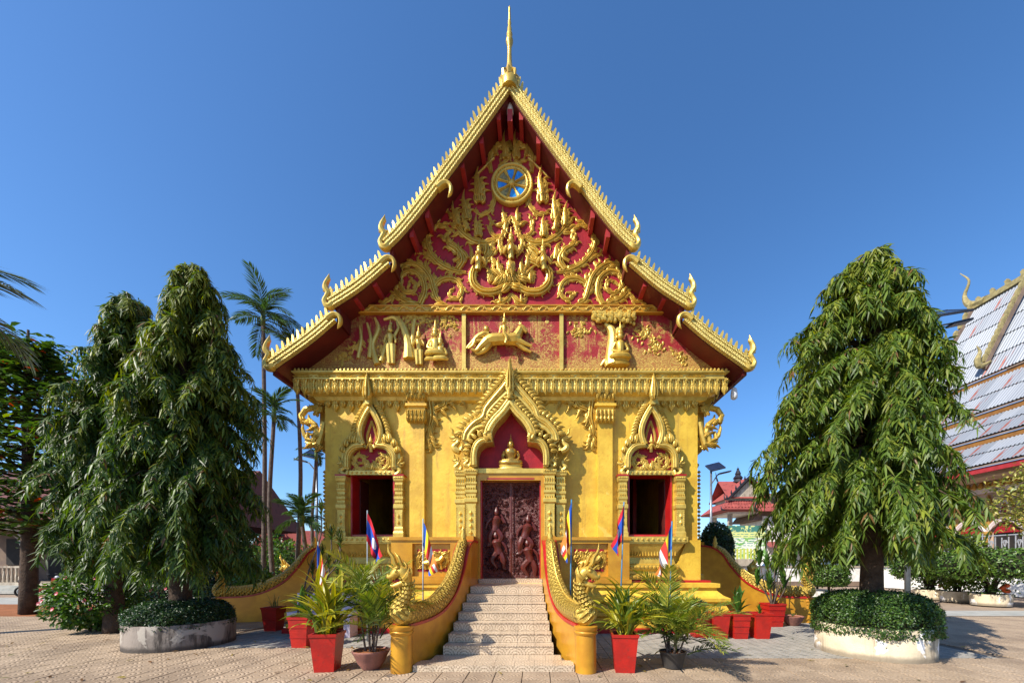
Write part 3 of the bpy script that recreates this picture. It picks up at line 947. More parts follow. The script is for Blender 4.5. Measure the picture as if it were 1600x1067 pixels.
# ------------------------------------------------------------------ frieze figures
def FZ(px, py, y=GY): return W(px, py, y)
def limb(mb, pts, r, y, flat=1.0, n=4):
    mb.tube(smooth_path([(FZ(px, py)[0], y, FZ(px, py)[1]) for px, py in pts], n), r, 8, (0, 1, 0), flat)
h = MB()
yy = GY - 0.09
limb(h, ((757, 538), (770, 534), (788, 533), (806, 533), (812, 530)), [0.10, 0.15, 0.14, 0.16, 0.12], yy)
limb(h, ((806, 532), (811, 523), (814, 516)), [0.14, 0.11, 0.08], yy)
limb(h, ((812, 514), (818, 517), (823, 523)), [0.075, 0.075, 0.045], yy)
limb(h, ((808, 536), (820, 541), (831, 545)), [0.09, 0.055, 0.035], yy - 0.04)
limb(h, ((808, 538), (818, 547), (826, 551), (830, 553)), [0.09, 0.055, 0.035, 0.03], yy)
limb(h, ((762, 538), (752, 546), (745, 552), (738, 550)), [0.12, 0.07, 0.04, 0.035], yy - 0.04)
limb(h, ((764, 540), (758, 550), (748, 555), (743, 553)), [0.12, 0.07, 0.04, 0.035], yy)
limb(h, ((757, 535), (748, 536), (741, 540), (733, 548)), [0.04, 0.05, 0.045, 0.01], yy)
for k in range(6):
    limb(h, ((804 + k * 1.8, 526 - k * 2.2), (801 + k * 1.8, 525 - k * 2.4)), [0.04, 0.01], yy)
for q in (-1, 1):
    e = FZ(813 + q, 511)
    h.lathe([(0.02, 0), (0.004, 0.07)], (e[0], yy + q * 0.02, e[1]), 5)
h.build('galloping_horse', M['gold'], TP, 'auto')
r_ = MB()
a = FZ(789, 529)
deity(r_, a[0], a[1], 0.55, yy - 0.06, 'side')
limb(r_, ((789, 530), (793, 537), (791, 545)), [0.06, 0.05, 0.03], yy - 0.17)
r_.build('horse_rider', M['gold'], TP, 'auto')
f_ = MB()
limb(f_, ((765, 525), (757, 526), (748, 530), (740, 537)), [0.06, 0.085, 0.07, 0.05], yy)
limb(f_, ((742, 536), (736, 541), (730, 547)), [0.055, 0.04, 0.02], yy)
limb(f_, ((744, 536), (740, 544), (733, 549)), [0.055, 0.04, 0.02], yy - 0.04)
limb(f_, ((762, 526), (768, 529), (772, 526)), [0.04, 0.03, 0.02], yy - 0.04)
a = FZ(761, 518)
f_.ball((a[0], yy, a[1]), 0.075, 9, 7, 1, 1, 1.15)
f_.build('flying_attendant', M['gold'], TP, 'auto')
# disc of the moon
a = FZ(855, 503)
MB().lathe([(0.055, 0), (0.04, 0.012)], (0, 0, 0), 12).build('moon_disc', M['goldpale'], TP).matrix_local = Matrix.Translation((a[0], GY + 0.002, a[1])) @ Matrix.Rotation(PI / 2, 4, 'X')
# sacred tree with a seated figure under it
t_ = MB()
limb(t_, ((957, 572), (955, 555), (957, 535), (955, 518), (945, 507)), [0.2, 0.15, 0.13, 0.11, 0.05], GY - 0.03)
limb(t_, ((957, 535), (965, 518), (975, 508)), [0.1, 0.08, 0.04], GY - 0.03)
limb(t_, ((950, 572), (945, 566), (938, 573)), [0.1, 0.07, 0.02], GY - 0.05)
tree_r = t_.build('relief_tree', M['goldpale'], TP, 'auto')
t_ = MB()
for k in range(150):
    px = 958 + rnd.uniform(-32, 34); py = 500 + rnd.gauss(0, 4.0) + abs(px - 958) * -0.06
    a = FZ(px, max(492, min(py, 508)))
    t_.ball((a[0], GY - 0.04 - rnd.random() * 0.12, a[1]), rnd.uniform(0.04, 0.075), 6, 4)
t_.build('tree_canopy', M['goldpale'], tree_r)
def seated(mb, x, z, h, y):
    mb.tube(smooth_path([(x - h * 0.26, y - 0.03, z + h * 0.05), (x - h * 0.15, y - h * 0.12, z + h * 0.06), (x + h * 0.15, y - h * 0.12, z + h * 0.06), (x + h * 0.26, y - 0.03, z + h * 0.05)], 3), [h * 0.05, h * 0.075, h * 0.075, h * 0.05], 8)
    deity(mb, x, z + h * 0.07, h * 0.95, y, 'lap')
a = FZ(967, 566)
s_ = MB(); seated(s_, a[0], a[1], 0.95, GY - 0.12)
s_.lathe([(0.24, 0), (0.27, 0.04), (0.22, 0.1), (0.26, 0.14)], (a[0], GY - 0.1, a[1] - 0.14), 12, 1, 0.5)
s_.build('seated_figure', M['gold'], TP, 'auto')
for px, py, hh, kind in ((656, 568, 0.85, 'stand'), (682, 560, 0.9, 'sit'), (690, 568, 0.75, 'sit'), (676, 568, 0.6, 'sit')):
    a = FZ(px, py)
    s_ = MB()
    if kind == 'sit': seated(s_, a[0], a[1], hh, GY - 0.1)
    else:
        for sg in (-1, 1): s_.tube([(a[0] + sg * 0.05, GY - 0.05, a[1] - 0.05), (a[0] + sg * 0.05, GY - 0.08, a[1] + 0.3)], [0.045, 0.07], 7)
        deity(s_, a[0], a[1] + 0.3, 0.62, GY - 0.08, 'pray')
    s_.build('relief_figure', M['goldpale'], TP, 'auto')
# forest in relief on the left panel
for pts, r in ((((590, 570), (583, 540), (592, 515), (586, 497)), [0.09, 0.06, 0.06, 0.03]), (((578, 560), (580, 530), (574, 505)), [0.07, 0.05, 0.03]),
               (((640, 562), (638, 535), (630, 510), (622, 497)), [0.16, 0.11, 0.09, 0.05]), (((646, 560), (645, 530), (648, 500)), [0.08, 0.06, 0.05]),
               (((634, 520), (618, 498), (600, 500)), [0.07, 0.06, 0.03]), (((560, 560), (565, 530), (562, 510)), [0.05, 0.04, 0.02]), (((596, 565), (604, 535), (612, 505)), [0.06, 0.05, 0.03])):
    t_ = MB(); limb(t_, pts, r, GY - 0.01); t_.build('relief_tree', M['goldpale'], TP, 'auto')
a = FZ(612, 566)
s_ = MB()
for sg in (-1, 1): s_.tube([(a[0] + sg * 0.05, GY - 0.03, a[1] - 0.05), (a[0] + sg * 0.05, GY - 0.06, a[1] + 0.42)], [0.05, 0.09], 7)
deity(s_, a[0], a[1] + 0.4, 0.66, GY - 0.07, 'side')
s_.tube([(a[0] + 0.1, GY - 0.06, a[1] + 0.65), (a[0] + 0.2, GY - 0.06, a[1] + 0.85), (a[0] + 0.14, GY - 0.06, a[1] + 1.05)], [0.04, 0.035, 0.02], 6)
s_.build('relief_figure', M['goldpale'], TP, 'auto')
# painted trees in low relief on both outer panels
for (px, py, n_) in ((535, 552, 60), (552, 540, 50), (660, 500, 40), (700, 505, 40), (575, 500, 40), (1045, 520, 70), (1025, 540, 40), (905, 515, 40), (1005, 520, 40), (1070, 555, 40), (640, 500, 30), (600, 545, 40), (512, 560, 30)):
    t_ = MB()
    for k in range(n_):
        a = FZ(px + rnd.gauss(0, 8), min(568, max(494, py + rnd.gauss(0, 7))))
        if abs(a[0]) > 5.2 - (a[1] - 6.5) * 1.25: continue
        t_.flame(a, rnd.uniform(0, 2 * PI), 0.12, 0.03, GY + 0.004, 0.4, 0.03)
    if t_.v: t_.build('relief_foliage', M['goldpale'], TP)
# ------------------------------------------------------------------ portal of the doorway
def mini_naga():
    """serpent head with curled crest, breast to the left; about 0.5 m high, base at the origin"""
    b = MB()
    def tb(pts, r, flat=0.8): b.tube(smooth_path([(x, 0, z) for x, z in pts], 4), r, 8, (0, 1, 0), flat)
    tb(((0.12, 0.0), (0.02, 0.05), (-0.02, 0.13), (0.06, 0.22), (0.08, 0.30), (0.02, 0.36)), [0.10, 0.11, 0.10, 0.075, 0.065, 0.07])
    tb(((0.05, 0.36), (-0.06, 0.35), (-0.13, 0.38), (-0.15, 0.42)), [0.07, 0.06, 0.04, 0.01])
    tb(((0.03, 0.31), (-0.05, 0.28), (-0.11, 0.29)), [0.05, 0.035, 0.01])
    tb(((0.02, 0.40), (-0.06, 0.47), (-0.07, 0.55), (-0.13, 0.63)), [0.05, 0.06, 0.05, 0.004], 0.6)
    tb(((0.07, 0.36), (0.06, 0.46), (0.01, 0.53)), [0.05, 0.045, 0.004], 0.6)
    tb(((0.10, 0.28), (0.14, 0.36), (0.11, 0.43)), [0.045, 0.04, 0.004], 0.6)
    tb(((0.14, 0.02), (0.18, 0.14), (0.15, 0.26)), [0.09, 0.06, 0.004], 0.8)
    b.ball((0.0, -0.07, 0.385), 0.025, 6, 5)
    b.ball((-0.02, -0.08, 0.12), 0.03, 6, 5)
    return b.mesh('naga_head', M['goldpale'], 'auto')
MN = mini_naga()
def put_naga(x, y, z, face, sc_, parent=TP):
    return link_mesh('naga_head', MN, None, parent, (x, y, z), 0, (-face * sc_, sc_, sc_))

def PZ(zx, zy, y): return W(690 + zx / 5.614, 570 + zy / 5.614, y)
def resample(pts, n):
    p = smooth_path([(a, b, 0) for a, b in pts], 8)
    acc = [0]
    for i in range(1, len(p)): acc.append(acc[-1] + (p[i] - p[i - 1]).length)
    out = []
    for k in range(n):
        t = acc[-1] * k / (n - 1)
        i = max(1, next((j for j in range(len(acc)) if acc[j] >= t - 1e-9), len(acc) - 1))
        u = (t - acc[i - 1]) / max(1e-9, acc[i] - acc[i - 1])
        q = p[i - 1].lerp(p[i], u)
        out.append((q.x, q.y))
    return out
def leaf_row(mb, pts, y, L, wd, step, out_sign, lean=0.5):
    """upright leaves along a curve"""
    p = resample(pts, 60)
    acc, nxt = 0, step * 0.5
    for i in range(1, len(p)):
        dx, dz = p[i][0] - p[i - 1][0], p[i][1] - p[i - 1][1]
        seg = math.hypot(dx, dz)
        while acc + seg > nxt:
            a = math.atan2(dz, dx)
            na = a + out_sign * PI / 2
            mb.flame(p[i], na - out_sign * lean, L, wd, y, 0.3 * out_sign)
            nxt += step
        acc += seg

PCX = PZ(620, 0, -0.4)[0]
YO, YI = -0.36, -0.46
def half(name, mat, fn, par=TP, smooth=False):
    for sg in (-1, 1):
        mb = MB()
        q = lambda a, b, y=-0.4: (-sg * (PZ(a, b, y)[0] - PCX), PZ(a, b, y)[1])
        fn(mb, q, sg)
        mb.build(name, M[mat], par, smooth)
UP_IN = ((620, 372), (575, 440), (520, 500), (478, 555), (462, 610), (470, 680))
LOBE_IN = ((470, 680), (400, 690), (350, 730), (330, 800), (330, 895))
# niche back, red
nb = [PZ(*p, -0.05) for p in ((620, 360), (560, 440), (500, 505), (455, 570), (455, 660), (400, 670), (340, 720), (318, 800), (318, 905))]
nb = [(a[0] - PCX, a[1]) for a in nb]
MB().prism([(a, b) for a, b in nb] + [(-a, b) for a, b in reversed(nb)], -0.05, -0.002).build('niche_panel', M['crimson'], TP)
def inner_arch(mb, q, sg):
    a = resample([q(*p) for p in UP_IN], 16); b = resample([q(*p) for p in ((620, 300), (545, 395), (470, 475), (425, 545), (405, 600), (400, 640))], 16)
    mb.strip(a, b, YI, -0.03)
    a = resample([q(*p) for p in LOBE_IN], 14); b = resample([q(*p) for p in ((400, 640), (345, 650), (300, 700), (280, 780), (285, 895))], 14)
    mb.strip(a, b, YI, -0.03)
    mid = [q(*p) for p in ((620, 335), (558, 420), (492, 490), (448, 555), (430, 610), (432, 655))]
    mb.stroke(mid, 0.095, YI, 0.07, PROF_MOULD, 5)
    mid = [q(*p) for p in ((432, 665), (370, 672), (325, 715), (305, 790), (305, 885))]
    mb.stroke(mid, 0.075, YI, 0.07, PROF_MOULD, 5)
half('inner_arch', 'goldpale', inner_arch)
def inner_leaves(mb, q, sg):
    leaf_row(mb, [q(*p) for p in ((618, 290), (540, 385), (465, 465), (415, 540), (395, 600))], YI - 0.0, 0.17, 0.05, 0.1, sg)
    leaf_row(mb, [q(*p) for p in ((385, 630), (330, 640), (285, 690), (262, 760))], YI + 0.02, 0.2, 0.055, 0.12, sg)
    mb.cluster(q(430, 670), PI / 2 - sg * 0.6, 0.22, 0.09, YI - 0.06, 5)
    mb.cluster(q(440, 620), -PI / 2 - sg * 0.3, 0.22, 0.09, YI - 0.06, 5)
    mb.cluster(q(400, 630), PI / 2 + sg * 0.9, 0.2, 0.08, YI - 0.05, 3)
half('arch_leaves', 'goldpale', inner_leaves)
def outer_arch(mb, q, sg):
    a = resample([q(*p) for p in ((622, 200), (565, 290), (490, 370), (415, 455), (390, 520), (300, 560), (250, 640), (240, 700))], 22)
    b = resample([q(*p) for p in ((622, 60), (560, 150), (480, 245), (400, 345), (365, 440), (280, 490), (210, 570), (190, 660))], 22)
    mb.strip(a, b, YO, -0.03)
    mb.stroke([q(*p) for p in ((620, 95), (560, 185), (480, 280), (405, 375), (375, 455), (300, 505), (232, 585), (212, 660))], 0.07, YO, 0.08, PROF_MOULD, 5)
    mb.stroke([q(*p) for p in ((600, 235), (540, 290), (470, 360), (425, 420), (420, 470))], 0.05, YO, 0.06, PROF_ROUND, 5)
    mb.stroke([q(*p) for p in ((380, 535), (310, 555), (262, 610), (248, 660))], 0.06, YO, 0.06, PROF_ROUND, 5)
half('outer_arch', 'goldpale', outer_arch)
def outer_leaves(mb, q, sg):
    leaf_row(mb, [q(*p) for p in ((615, 60), (555, 140), (475, 235), (395, 335), (360, 430))], YO - 0.02, 0.2, 0.055, 0.105, sg)
    leaf_row(mb, [q(*p) for p in ((355, 430), (275, 480), (210, 555), (190, 620))], YO - 0.02, 0.22, 0.06, 0.12, sg)
half('arch_leaves', 'goldpale', outer_leaves)
s = MB()
z0, z1 = PZ(0, 250, -0.5)[1], PZ(0, -75, -0.5)[1]
s.stroke([(0, z0), (0, z1)], [0.05, 0.09, 0.11, 0.085, 0.10, 0.075, 0.06, 0.05, 0.035, 0.003], -0.44, 0.12, PROF_CARVED, 10)
for sg in (-1, 1):
    for k in range(4):
        s.flame((sg * 0.02, z0 + 0.05 + k * 0.13), PI / 2 - sg * 0.75, 0.24, 0.05, -0.46, sg * 0.5)
s.build('arch_finial', M['goldpale'], TP)
s = MB()
s.cluster((0, PZ(0, 300, -0.5)[1]), PI / 2, 0.32, 0.1, YI - 0.05, 5)
s.build('arch_keystone', M['goldpale'], TP)

# columns beside the door
def ornate_column(cx, cy, hw, z0, z1, name='portal_column', par=TP):
    c = MB()
    H = z1 - z0
    cap = [(0.8, 0), (1.25, 0.0), (1.25, 0.09), (1.0, 0.12), (0.98, 0.2), (1.15, 0.24), (1.15, 0.30), (0.95, 0.32), (0.95, 0.42), (1.1, 0.46), (1.1, 0.5), (0.95, 0.52), (0.95, 0.66), (1.2, 0.7), (1.3, 0.76), (1.3, 0.82)]
    c.sq([(hw * 1.3, hw * 1.3, z0), (hw * 1.3, hw * 1.3, z0 + 0.1), (hw * 1.1, hw * 1.1, z0 + 0.15), (hw * 1.1, hw * 1.1, z0 + 0.22), (hw, hw, z0 + 0.25), (hw, hw, z1 - 0.86)] +
         [(hw * a, hw * a, z1 - 0.82 + b) for a, b in cap[1:]], (cx, cy))
    col = c.build(name, M['goldpale'], par)
    k = MB()
    zz = z0 + 0.36
    while zz < z1 - 0.95:
        k.lathe([(0.004, -0.085), (hw * 0.52, 0), (0.004, 0.085)], (cx, cy - hw + 0.01, zz), 4)
        zz += 0.165
    k.build('diamond_bosses', M['goldpale'], col)
    k = MB()
    for j in range(5):
        xx = cx - hw * 0.9 + j * hw * 0.45
        for zc, L in ((z1 - 0.30, 0.17), (z1 - 0.52, 0.12), (z1 - 0.74, 0.14)):
            k.stroke([(xx, zc + L / 2), (xx, zc - L / 2)], [hw * 0.2, hw * 0.22, hw * 0.05], cy - hw * 1.0, 0.03, PROF_RIDGE, 2, False)
        k.ball((xx, cy - hw * 1.28, z1 - 0.04), hw * 0.22, 6, 4)
    for sg in (-1, 1):
        zz = z0 + 0.3
        while zz < z1 - 0.9:
            k.ball((cx + sg * hw * 0.86, cy - hw, zz), 0.017, 4, 3)
            zz += 0.045
    k.build('capital_leaves', M['goldpale'], col)
    return col
for sg in (-1, 1):
    ornate_column(sg * 0.985, -0.26, 0.13, 1.28, 4.06)
    ornate_column(sg * 1.27, -0.16, 0.115, 1.28, 4.05)
    put_naga(sg * 1.03, -0.33, 4.05, sg, 0.72)
    put_naga(sg * 1.38, -0.25, 4.05, sg, 0.72)
    put_naga(sg * 1.40, -0.28, 4.52, sg, 1.0)
    put_naga(sg * 1.12, -0.36, 4.12, sg, 0.6)
    # gold jambs with a red fillet
    MB().box(*sorted((sg * 0.765, sg * 0.855)), -0.3, 0.0, 1.3, 3.97).build('door_jamb', M['deepgold'], TP)
    MB().box(*sorted((sg * 0.735, sg * 0.768)), -0.22, 0.1, 1.3, 3.94).build('door_stop', M['redpaint'], TP)
MB().box(-0.87, 0.87, -0.34, 0.0, 3.972, 4.09).build('door_lintel', M['goldpale'], TP)
MB().box(-0.764, 0.764, -0.3, 0.0, 3.80, 3.97).build('door_head', M['deepgold'], TP)
MB().box(-0.6, 0.6, -0.305, -0.28, 3.82, 3.86).build('door_head_strip', M['redbeam'], TP)
MB().box(-0.8, 0.8, -0.36, 0.05, 1.19, 1.315).build('threshold', M['stairtile'], TP)
# two carved door leaves
for sg in (-1, 1):
    a, b = sorted((sg * 0.012, sg * 0.735))
    leaf = MB().box(a, b, -0.02, 0.06, 1.316, 3.80)
    for x0, x1, z0, z1 in ((a, a + 0.045, 1.316, 3.8), (b - 0.045, b, 1.316, 3.8), (a + 0.045, b - 0.045, 1.316, 1.4), (a + 0.045, b - 0.045, 3.72, 3.8)):
        leaf.box(x0, x1, -0.05, -0.0205, z0, z1)
    dl = leaf.build('door_leaf', M['wood'], TP)
    c = MB()
    cx = (a + b) / 2
    for k in range(150):
        c.flame((rnd.uniform(a + 0.06, b - 0.06), rnd.uniform(1.45, 3.68)), rnd.uniform(0, 6.28), rnd.uniform(0.07, 0.14), 0.025, -0.018, 0.7, 0.035)
    c.build('carved_foliage', M['wood'], dl)
    for (fx, fz, hh, ln) in (((cx - 0.05, 2.55, 0.75, 0.2), (cx + 0.05, 1.95, 0.7, -0.3)) if sg < 0 else ((cx - 0.03, 2.35, 0.8, 0.4), (cx + 0.12, 1.75, 0.55, -0.3))):
        c = MB()
        c.tube(smooth_path([(fx, -0.04, fz), (fx + ln * 0.1, -0.055, fz + 0.16), (fx + ln * 0.2, -0.06, fz + 0.3), (fx + ln * 0.22, -0.05, fz + 0.38)], 3), [0.095, 0.08, 0.115, 0.05], 9, (0, 1, 0), 1.2)
        c.ball((fx + ln * 0.24, -0.065, fz + 0.46), 0.065, 10, 7, 1, 1, 1.2)
        c.lathe([(0.065, 0), (0.05, 0.05), (0.02, 0.11)], (fx + ln * 0.24, -0.06, fz + 0.5), 8)
        for q in (-1, 1):
            c.tube(smooth_path([(fx + ln * 0.2 + q * 0.12, -0.05, fz + 0.32), (fx + ln * 0.2 + q * 0.23, -0.06, fz + 0.2), (fx + ln * 0.2 + q * (0.12 if q * ln > 0 else 0.27), -0.07, fz + (0.42 if q * ln > 0 else 0.05))], 3), [0.045, 0.04, 0.025], 7)
            c.tube(smooth_path([(fx + q * 0.05, -0.04, fz + 0.02), (fx + q * 0.15 + ln * 0.1, -0.06, fz - 0.16), (fx + q * 0.09 - ln * 0.1, -0.05, fz - 0.36), (fx + q * 0.16 - ln * 0.1, -0.05, fz - 0.40)], 3), [0.085, 0.08, 0.045, 0.025], 7)
        for k_ in range(9):
            c.stroke([(fx - 0.12 + k_ * 0.03, fz + 0.03), (fx - 0.2 + k_ * 0.05, fz - 0.2)], [0.018, 0.022, 0.006], -0.06, 0.04, PROF_RIDGE, 2)
        c.build('carved_figure', M['woodfig'], dl, 'auto')
MB().lathe([(0.03, 1.35), (0.035, 2.2), (0.05, 2.35), (0.03, 2.5), (0.03, 3.7), (0.045, 3.78)], (0, -0.03, 0), 8).build('door_mullion', M['woodfig'], TP)

# ------------------------------------------------------------------ windows
def VZ(zx, zy, y=-0.2):
    s_ = FPX / (y - CAMY)
    return ((zx - 325) / 3.811 / s_, EYE + (880 - 580 - zy / 3.811) / s_)
WY = -0.18
wp = {}
def wpart(name, mat, fn, smooth=False):
    mb = MB()
    for sg in (-1, 1):
        q = lambda a, b: (-sg * VZ(a, b)[0], VZ(a, b)[1])
        fn(mb, q, sg)
    wp[name] = (mb.mesh(name, M[mat], smooth), mat)
WUP = ((325, 188), (292, 240), (262, 300), (248, 360), (256, 415), (270, 440))
WUPI = ((325, 232), (304, 268), (284, 320), (275, 370), (285, 410), (300, 450))
def w_arch(mb, q, sg):
    mb.strip(resample([q(*p) for p in WUPI], 14), resample([q(*p) for p in WUP], 14), WY, -0.02)
    mb.strip(resample([q(*p) for p in ((300, 450), (240, 462), (205, 505), (198, 580))], 12), resample([q(*p) for p in ((270, 425), (215, 430), (172, 480), (168, 580))], 12), WY, -0.02)
    mb.stroke([q(*p) for p in ((325, 210), (298, 254), (272, 310), (262, 365), (272, 415), (284, 436))], 0.07, WY, 0.07, PROF_MOULD, 5)
    mb.stroke([q(*p) for p in ((285, 438), (228, 446), (188, 492), (183, 572))], 0.065, WY, 0.07, PROF_MOULD, 5)
wpart('window_arch', 'goldpale', w_arch)
def w_leaf(mb, q, sg):
    a = resample([q(*p) for p in ((318, 175), (285, 228), (255, 290), (238, 350), (232, 400))], 14)
    b = resample([q(*p) for p in ((320, 110), (280, 180), (246, 255), (226, 320), (216, 385))], 14)
    mb.strip(a, b, WY + 0.04, -0.02)
    leaf_row(mb, [q(*p) for p in ((308, 190), (276, 240), (248, 300), (232, 355), (228, 400))], WY + 0.03, 0.15, 0.05, 0.085, sg, 0.7)
    for bx, bz, L in ((232, 425, 0.28), (205, 420, 0.26), (178, 445, 0.24), (160, 480, 0.2)):
        mb.flame(q(bx, bz), PI / 2 + sg * 0.35, L, 0.09, WY, -sg * 0.3)
    mb.strip([q(235, 440), q(170, 490), q(160, 575)], [q(225, 395), q(150, 460), q(150, 575)], WY + 0.05, -0.02)
wpart('window_arch_leaves', 'goldpale', w_leaf)
def w_spade(mb, q, sg):
    mb.stroke([q(*p) for p in ((327, 285), (312, 325), (297, 380), (303, 425), (318, 440))], 0.03, -0.06, 0.05, PROF_CARVED, 5)
    mb.vine([q(*p) for p in ((322, 570), (300, 540), (270, 580), (230, 560), (222, 515), (250, 490), (278, 510), (268, 540), (250, 530))], [0.03, 0.05, 0.06, 0.06, 0.055, 0.05, 0.05, 0.04, 0.02], -0.07, 0.12, 0.1)
    mb.flame(q(325, 580), PI / 2 + sg * 0.5, 0.28, 0.07, -0.08, 0.4)
    mb.flame(q(290, 580), PI / 2 + sg * 0.2, 0.22, 0.06, -0.07, 0.4)
wpart('window_tympanum_scroll', 'goldpale', w_spade)
mb = MB(); a = VZ(327, 475); deity(mb, 0, a[1], 0.46, -0.12); wp['window_deity'] = (mb.mesh('window_deity', M['goldpale'], 'auto'), '')
mb = MB()
nb = [VZ(*p) for p in ((325, 220), (300, 262), (278, 320), (268, 370), (285, 440), (232, 455), (200, 500), (190, 612))]
mb.prism(nb + [(-a, b) for a, b in reversed(nb)], -0.06, -0.003)
wp['window_niche'] = (mb.mesh('window_niche', M['crimson']), '')
mb = MB()
z0, z1 = VZ(0, 185)[1], VZ(0, 28)[1]
mb.stroke([(0, z0), (0, z1)], [0.05, 0.10, 0.11, 0.10, 0.085, 0.065, 0.05, 0.03, 0.004], WY - 0.17, 0.12, PROF_CARVED, 9)
mb.box(-0.05, 0.05, WY - 0.17, -0.02, z0 - 0.1, z0 + 0.3)
wp['window_finial'] = (mb.mesh('window_finial', M['goldpale']), '')
mb = MB().box(-0.57, 0.57, -0.14, -0.005, VZ(0, 612)[1], VZ(0, 586)[1])
for k in range(9): mb.ball((-0.48 + k * 0.12, -0.14, VZ(0, 599)[1]), 0.035, 6, 4)
wp['window_lintel'] = (mb.mesh('window_lintel', M['goldpale']), '')
mb = MB().box(-0.88, 0.88, -0.32, -0.005, 2.24, 2.38)
for k in range(13): mb.ball((-0.8 + k * 0.133, -0.32, 2.31), 0.035, 6, 4)
mb.box(-0.84, 0.84, -0.29, -0.006, 2.2, 2.239)
wp['window_sill'] = (mb.mesh('window_sill', M['goldpale']), '')
mb = MB().sq([(0.62, 0.10, 1.28), (0.72, 0.30, 1.30), (0.72, 0.30, 1.40), (0.62, 0.22, 1.44), (0.62, 0.22, 1.5), (0.68, 0.26, 1.56), (0.68, 0.26, 1.66), (0.6, 0.18, 1.7), (0.56, 0.14, 1.86), (0.60, 0.16, 1.88), (0.66, 0.2, 2.0), (0.78, 0.26, 2.16), (0.80, 0.28, 2.2)])
for row, zc, yy, hw, n_ in ((0, 1.61, -0.27, 0.64, 14), (1, 1.36, -0.31, 0.68, 14)):
    for k in range(n_): mb.ball((-hw + k * 2 * hw / (n_ - 1), yy, zc), 0.045, 6, 4)
for k in range(17):
    xx = -0.6 + k * 1.2 / 16
    mb.stroke([(xx, 1.9), (xx, 2.14)], [0.035, 0.04, 0.004], -0.17, 0.06, PROF_RIDGE, 2, False)
wp['window_base'] = (mb.mesh('window_base', M['gold']), '')
mb = MB()
for sg in (-1, 1):
    mb.box(*sorted((sg * (WHW - 0.0), sg * (WHW - 0.04))), -0.03, 0.38, WZ0 + 0.05, WZ1 - 0.04)
mb.box(-WHW, WHW, -0.028, 0.38, WZ1 - 0.04, WZ1 - 0.001)
mb.box(-WHW, WHW, -0.04, 0.38, WZ0 + 0.001, WZ0 + 0.05)
wp['window_frame'] = (mb.mesh('window_frame', M['redpaint']), '')
for sg in (-1, 1):
    for nm, (me, _) in wp.items():
        link_mesh(nm, me, None, TP, (sg * WIN, 0, 0))
    for s2 in (-1, 1):
        ornate_column(sg * WIN + s2 * 0.735, -0.1, 0.10, 2.38, 3.93, 'window_column')
        MB().box(sg * WIN + s2 * 0.735 - 0.14, sg * WIN + s2 * 0.735 + 0.14, -0.24, 0.0, 3.93, 3.97).build('window_capital', M['redpaint'], TP)
        put_naga(sg * WIN + s2 * 0.74, -0.14, 3.96, s2, 0.82)
# open dark shutters inside
for sg in (-1, 1):
    for s2 in (-1, 1):
        MB().box(sg * WIN + s2 * 0.53 - 0.02, sg * WIN + s2 * 0.53 + 0.02, 0.4, 0.9, 2.45, 3.95).build('shutter', M['woodfig'], TP)

# ------------------------------------------------------------------ pier blocks with lion panels beside the stairs
for sg in (-1, 1):
    x0, x1 = 1.12, 2.98
    b = MB()
    f = lambda a, c: sorted((sg * a, sg * c))
    px0, px1, pz0, pz1 = 1.5, 2.45, 1.38, 2.2
    b.box(*f(x0, px0), -0.4, 0, 1.2, 2.28); b.box(*f(px1, x1), -0.4, 0, 1.2, 2.28)
    b.box(*f(px0, px1), -0.4, 0, 1.2, pz0); b.box(*f(px0, px1), -0.4, 0, pz1, 2.28)
    b.box(*f(px0, px1), -0.3, 0, pz0, pz1)
    b.box(*f(x0 - 0.0, x1 + 0.04), -0.44, 0, 2.281, 2.36)
    b.box(*f(x0, x1 + 0.05), -0.43, -0.401, 1.2, 1.3)
    b.build('pier_block', M['deepgold'], TP)
    MB().box(*f(px0 + 0.1, px1 - 0.1), -0.312, -0.3, pz0 + 0.12, pz1 - 0.14).build('pier_panel', M['crimson'], TP)
    c = MB()
    xm = sg * (px0 + px1) / 2
    for k in range(3):
        xx = xm + (k - 1) * 0.26
        c.vine([(xx - 0.12, 1.56), (xx - 0.1, 1.82), (xx + 0.02, 1.96), (xx + 0.1, 1.86), (xx + 0.03, 1.76), (xx - 0.02, 1.84)], [0.035, 0.05, 0.045, 0.04, 0.03, 0.015], -0.31, 0.12, 0.09)
        c.vine([(xx + 0.1, 2.0), (xx + 0.12, 1.75), (xx, 1.6), (xx - 0.08, 1.68)], [0.03, 0.045, 0.04, 0.015], -0.315, 0.1, 0.09)
    c.tube(smooth_path([(xm - 0.22, -0.34, 1.7), (xm, -0.36, 1.74), (xm + 0.2, -0.35, 1.78), (xm + 0.28, -0.35, 1.88)], 3), [0.06, 0.09, 0.08, 0.05], 8)
    for q in (-0.2, -0.1, 0.1, 0.2): c.tube([(xm + q, -0.34, 1.72), (xm + q + 0.05, -0.34, 1.55)], [0.04, 0.025], 6)
    c.build('lion_relief', M['gold'], TP)
# ------------------------------------------------------------------ ground
def ground_mat():
    m = Mat('concrete_yard', 0.85, 0, 0.2)
    a = m.noise(0.35, 5, 0.6).step(0.35, 0.65)
    b = m.noise(6, 6, 0.7).step(0.45, 0.75)
    c = m.mix(a, (0.33, 0.25, 0.18), (0.27, 0.20, 0.145))
    m.color(m.mix(b, c, (0.23, 0.17, 0.125)))
    m.bump(m.noise(55, 4), 0.008)
    return m.m
M['ground'] = ground_mat()
tag(MB().add([(-400, -60, -0.05), (400, -60, -0.05), (400, 500, -0.05), (-400, 500, -0.05)], [(0, 1, 2, 3)]).build('ground', M['ground']), kind='structure')

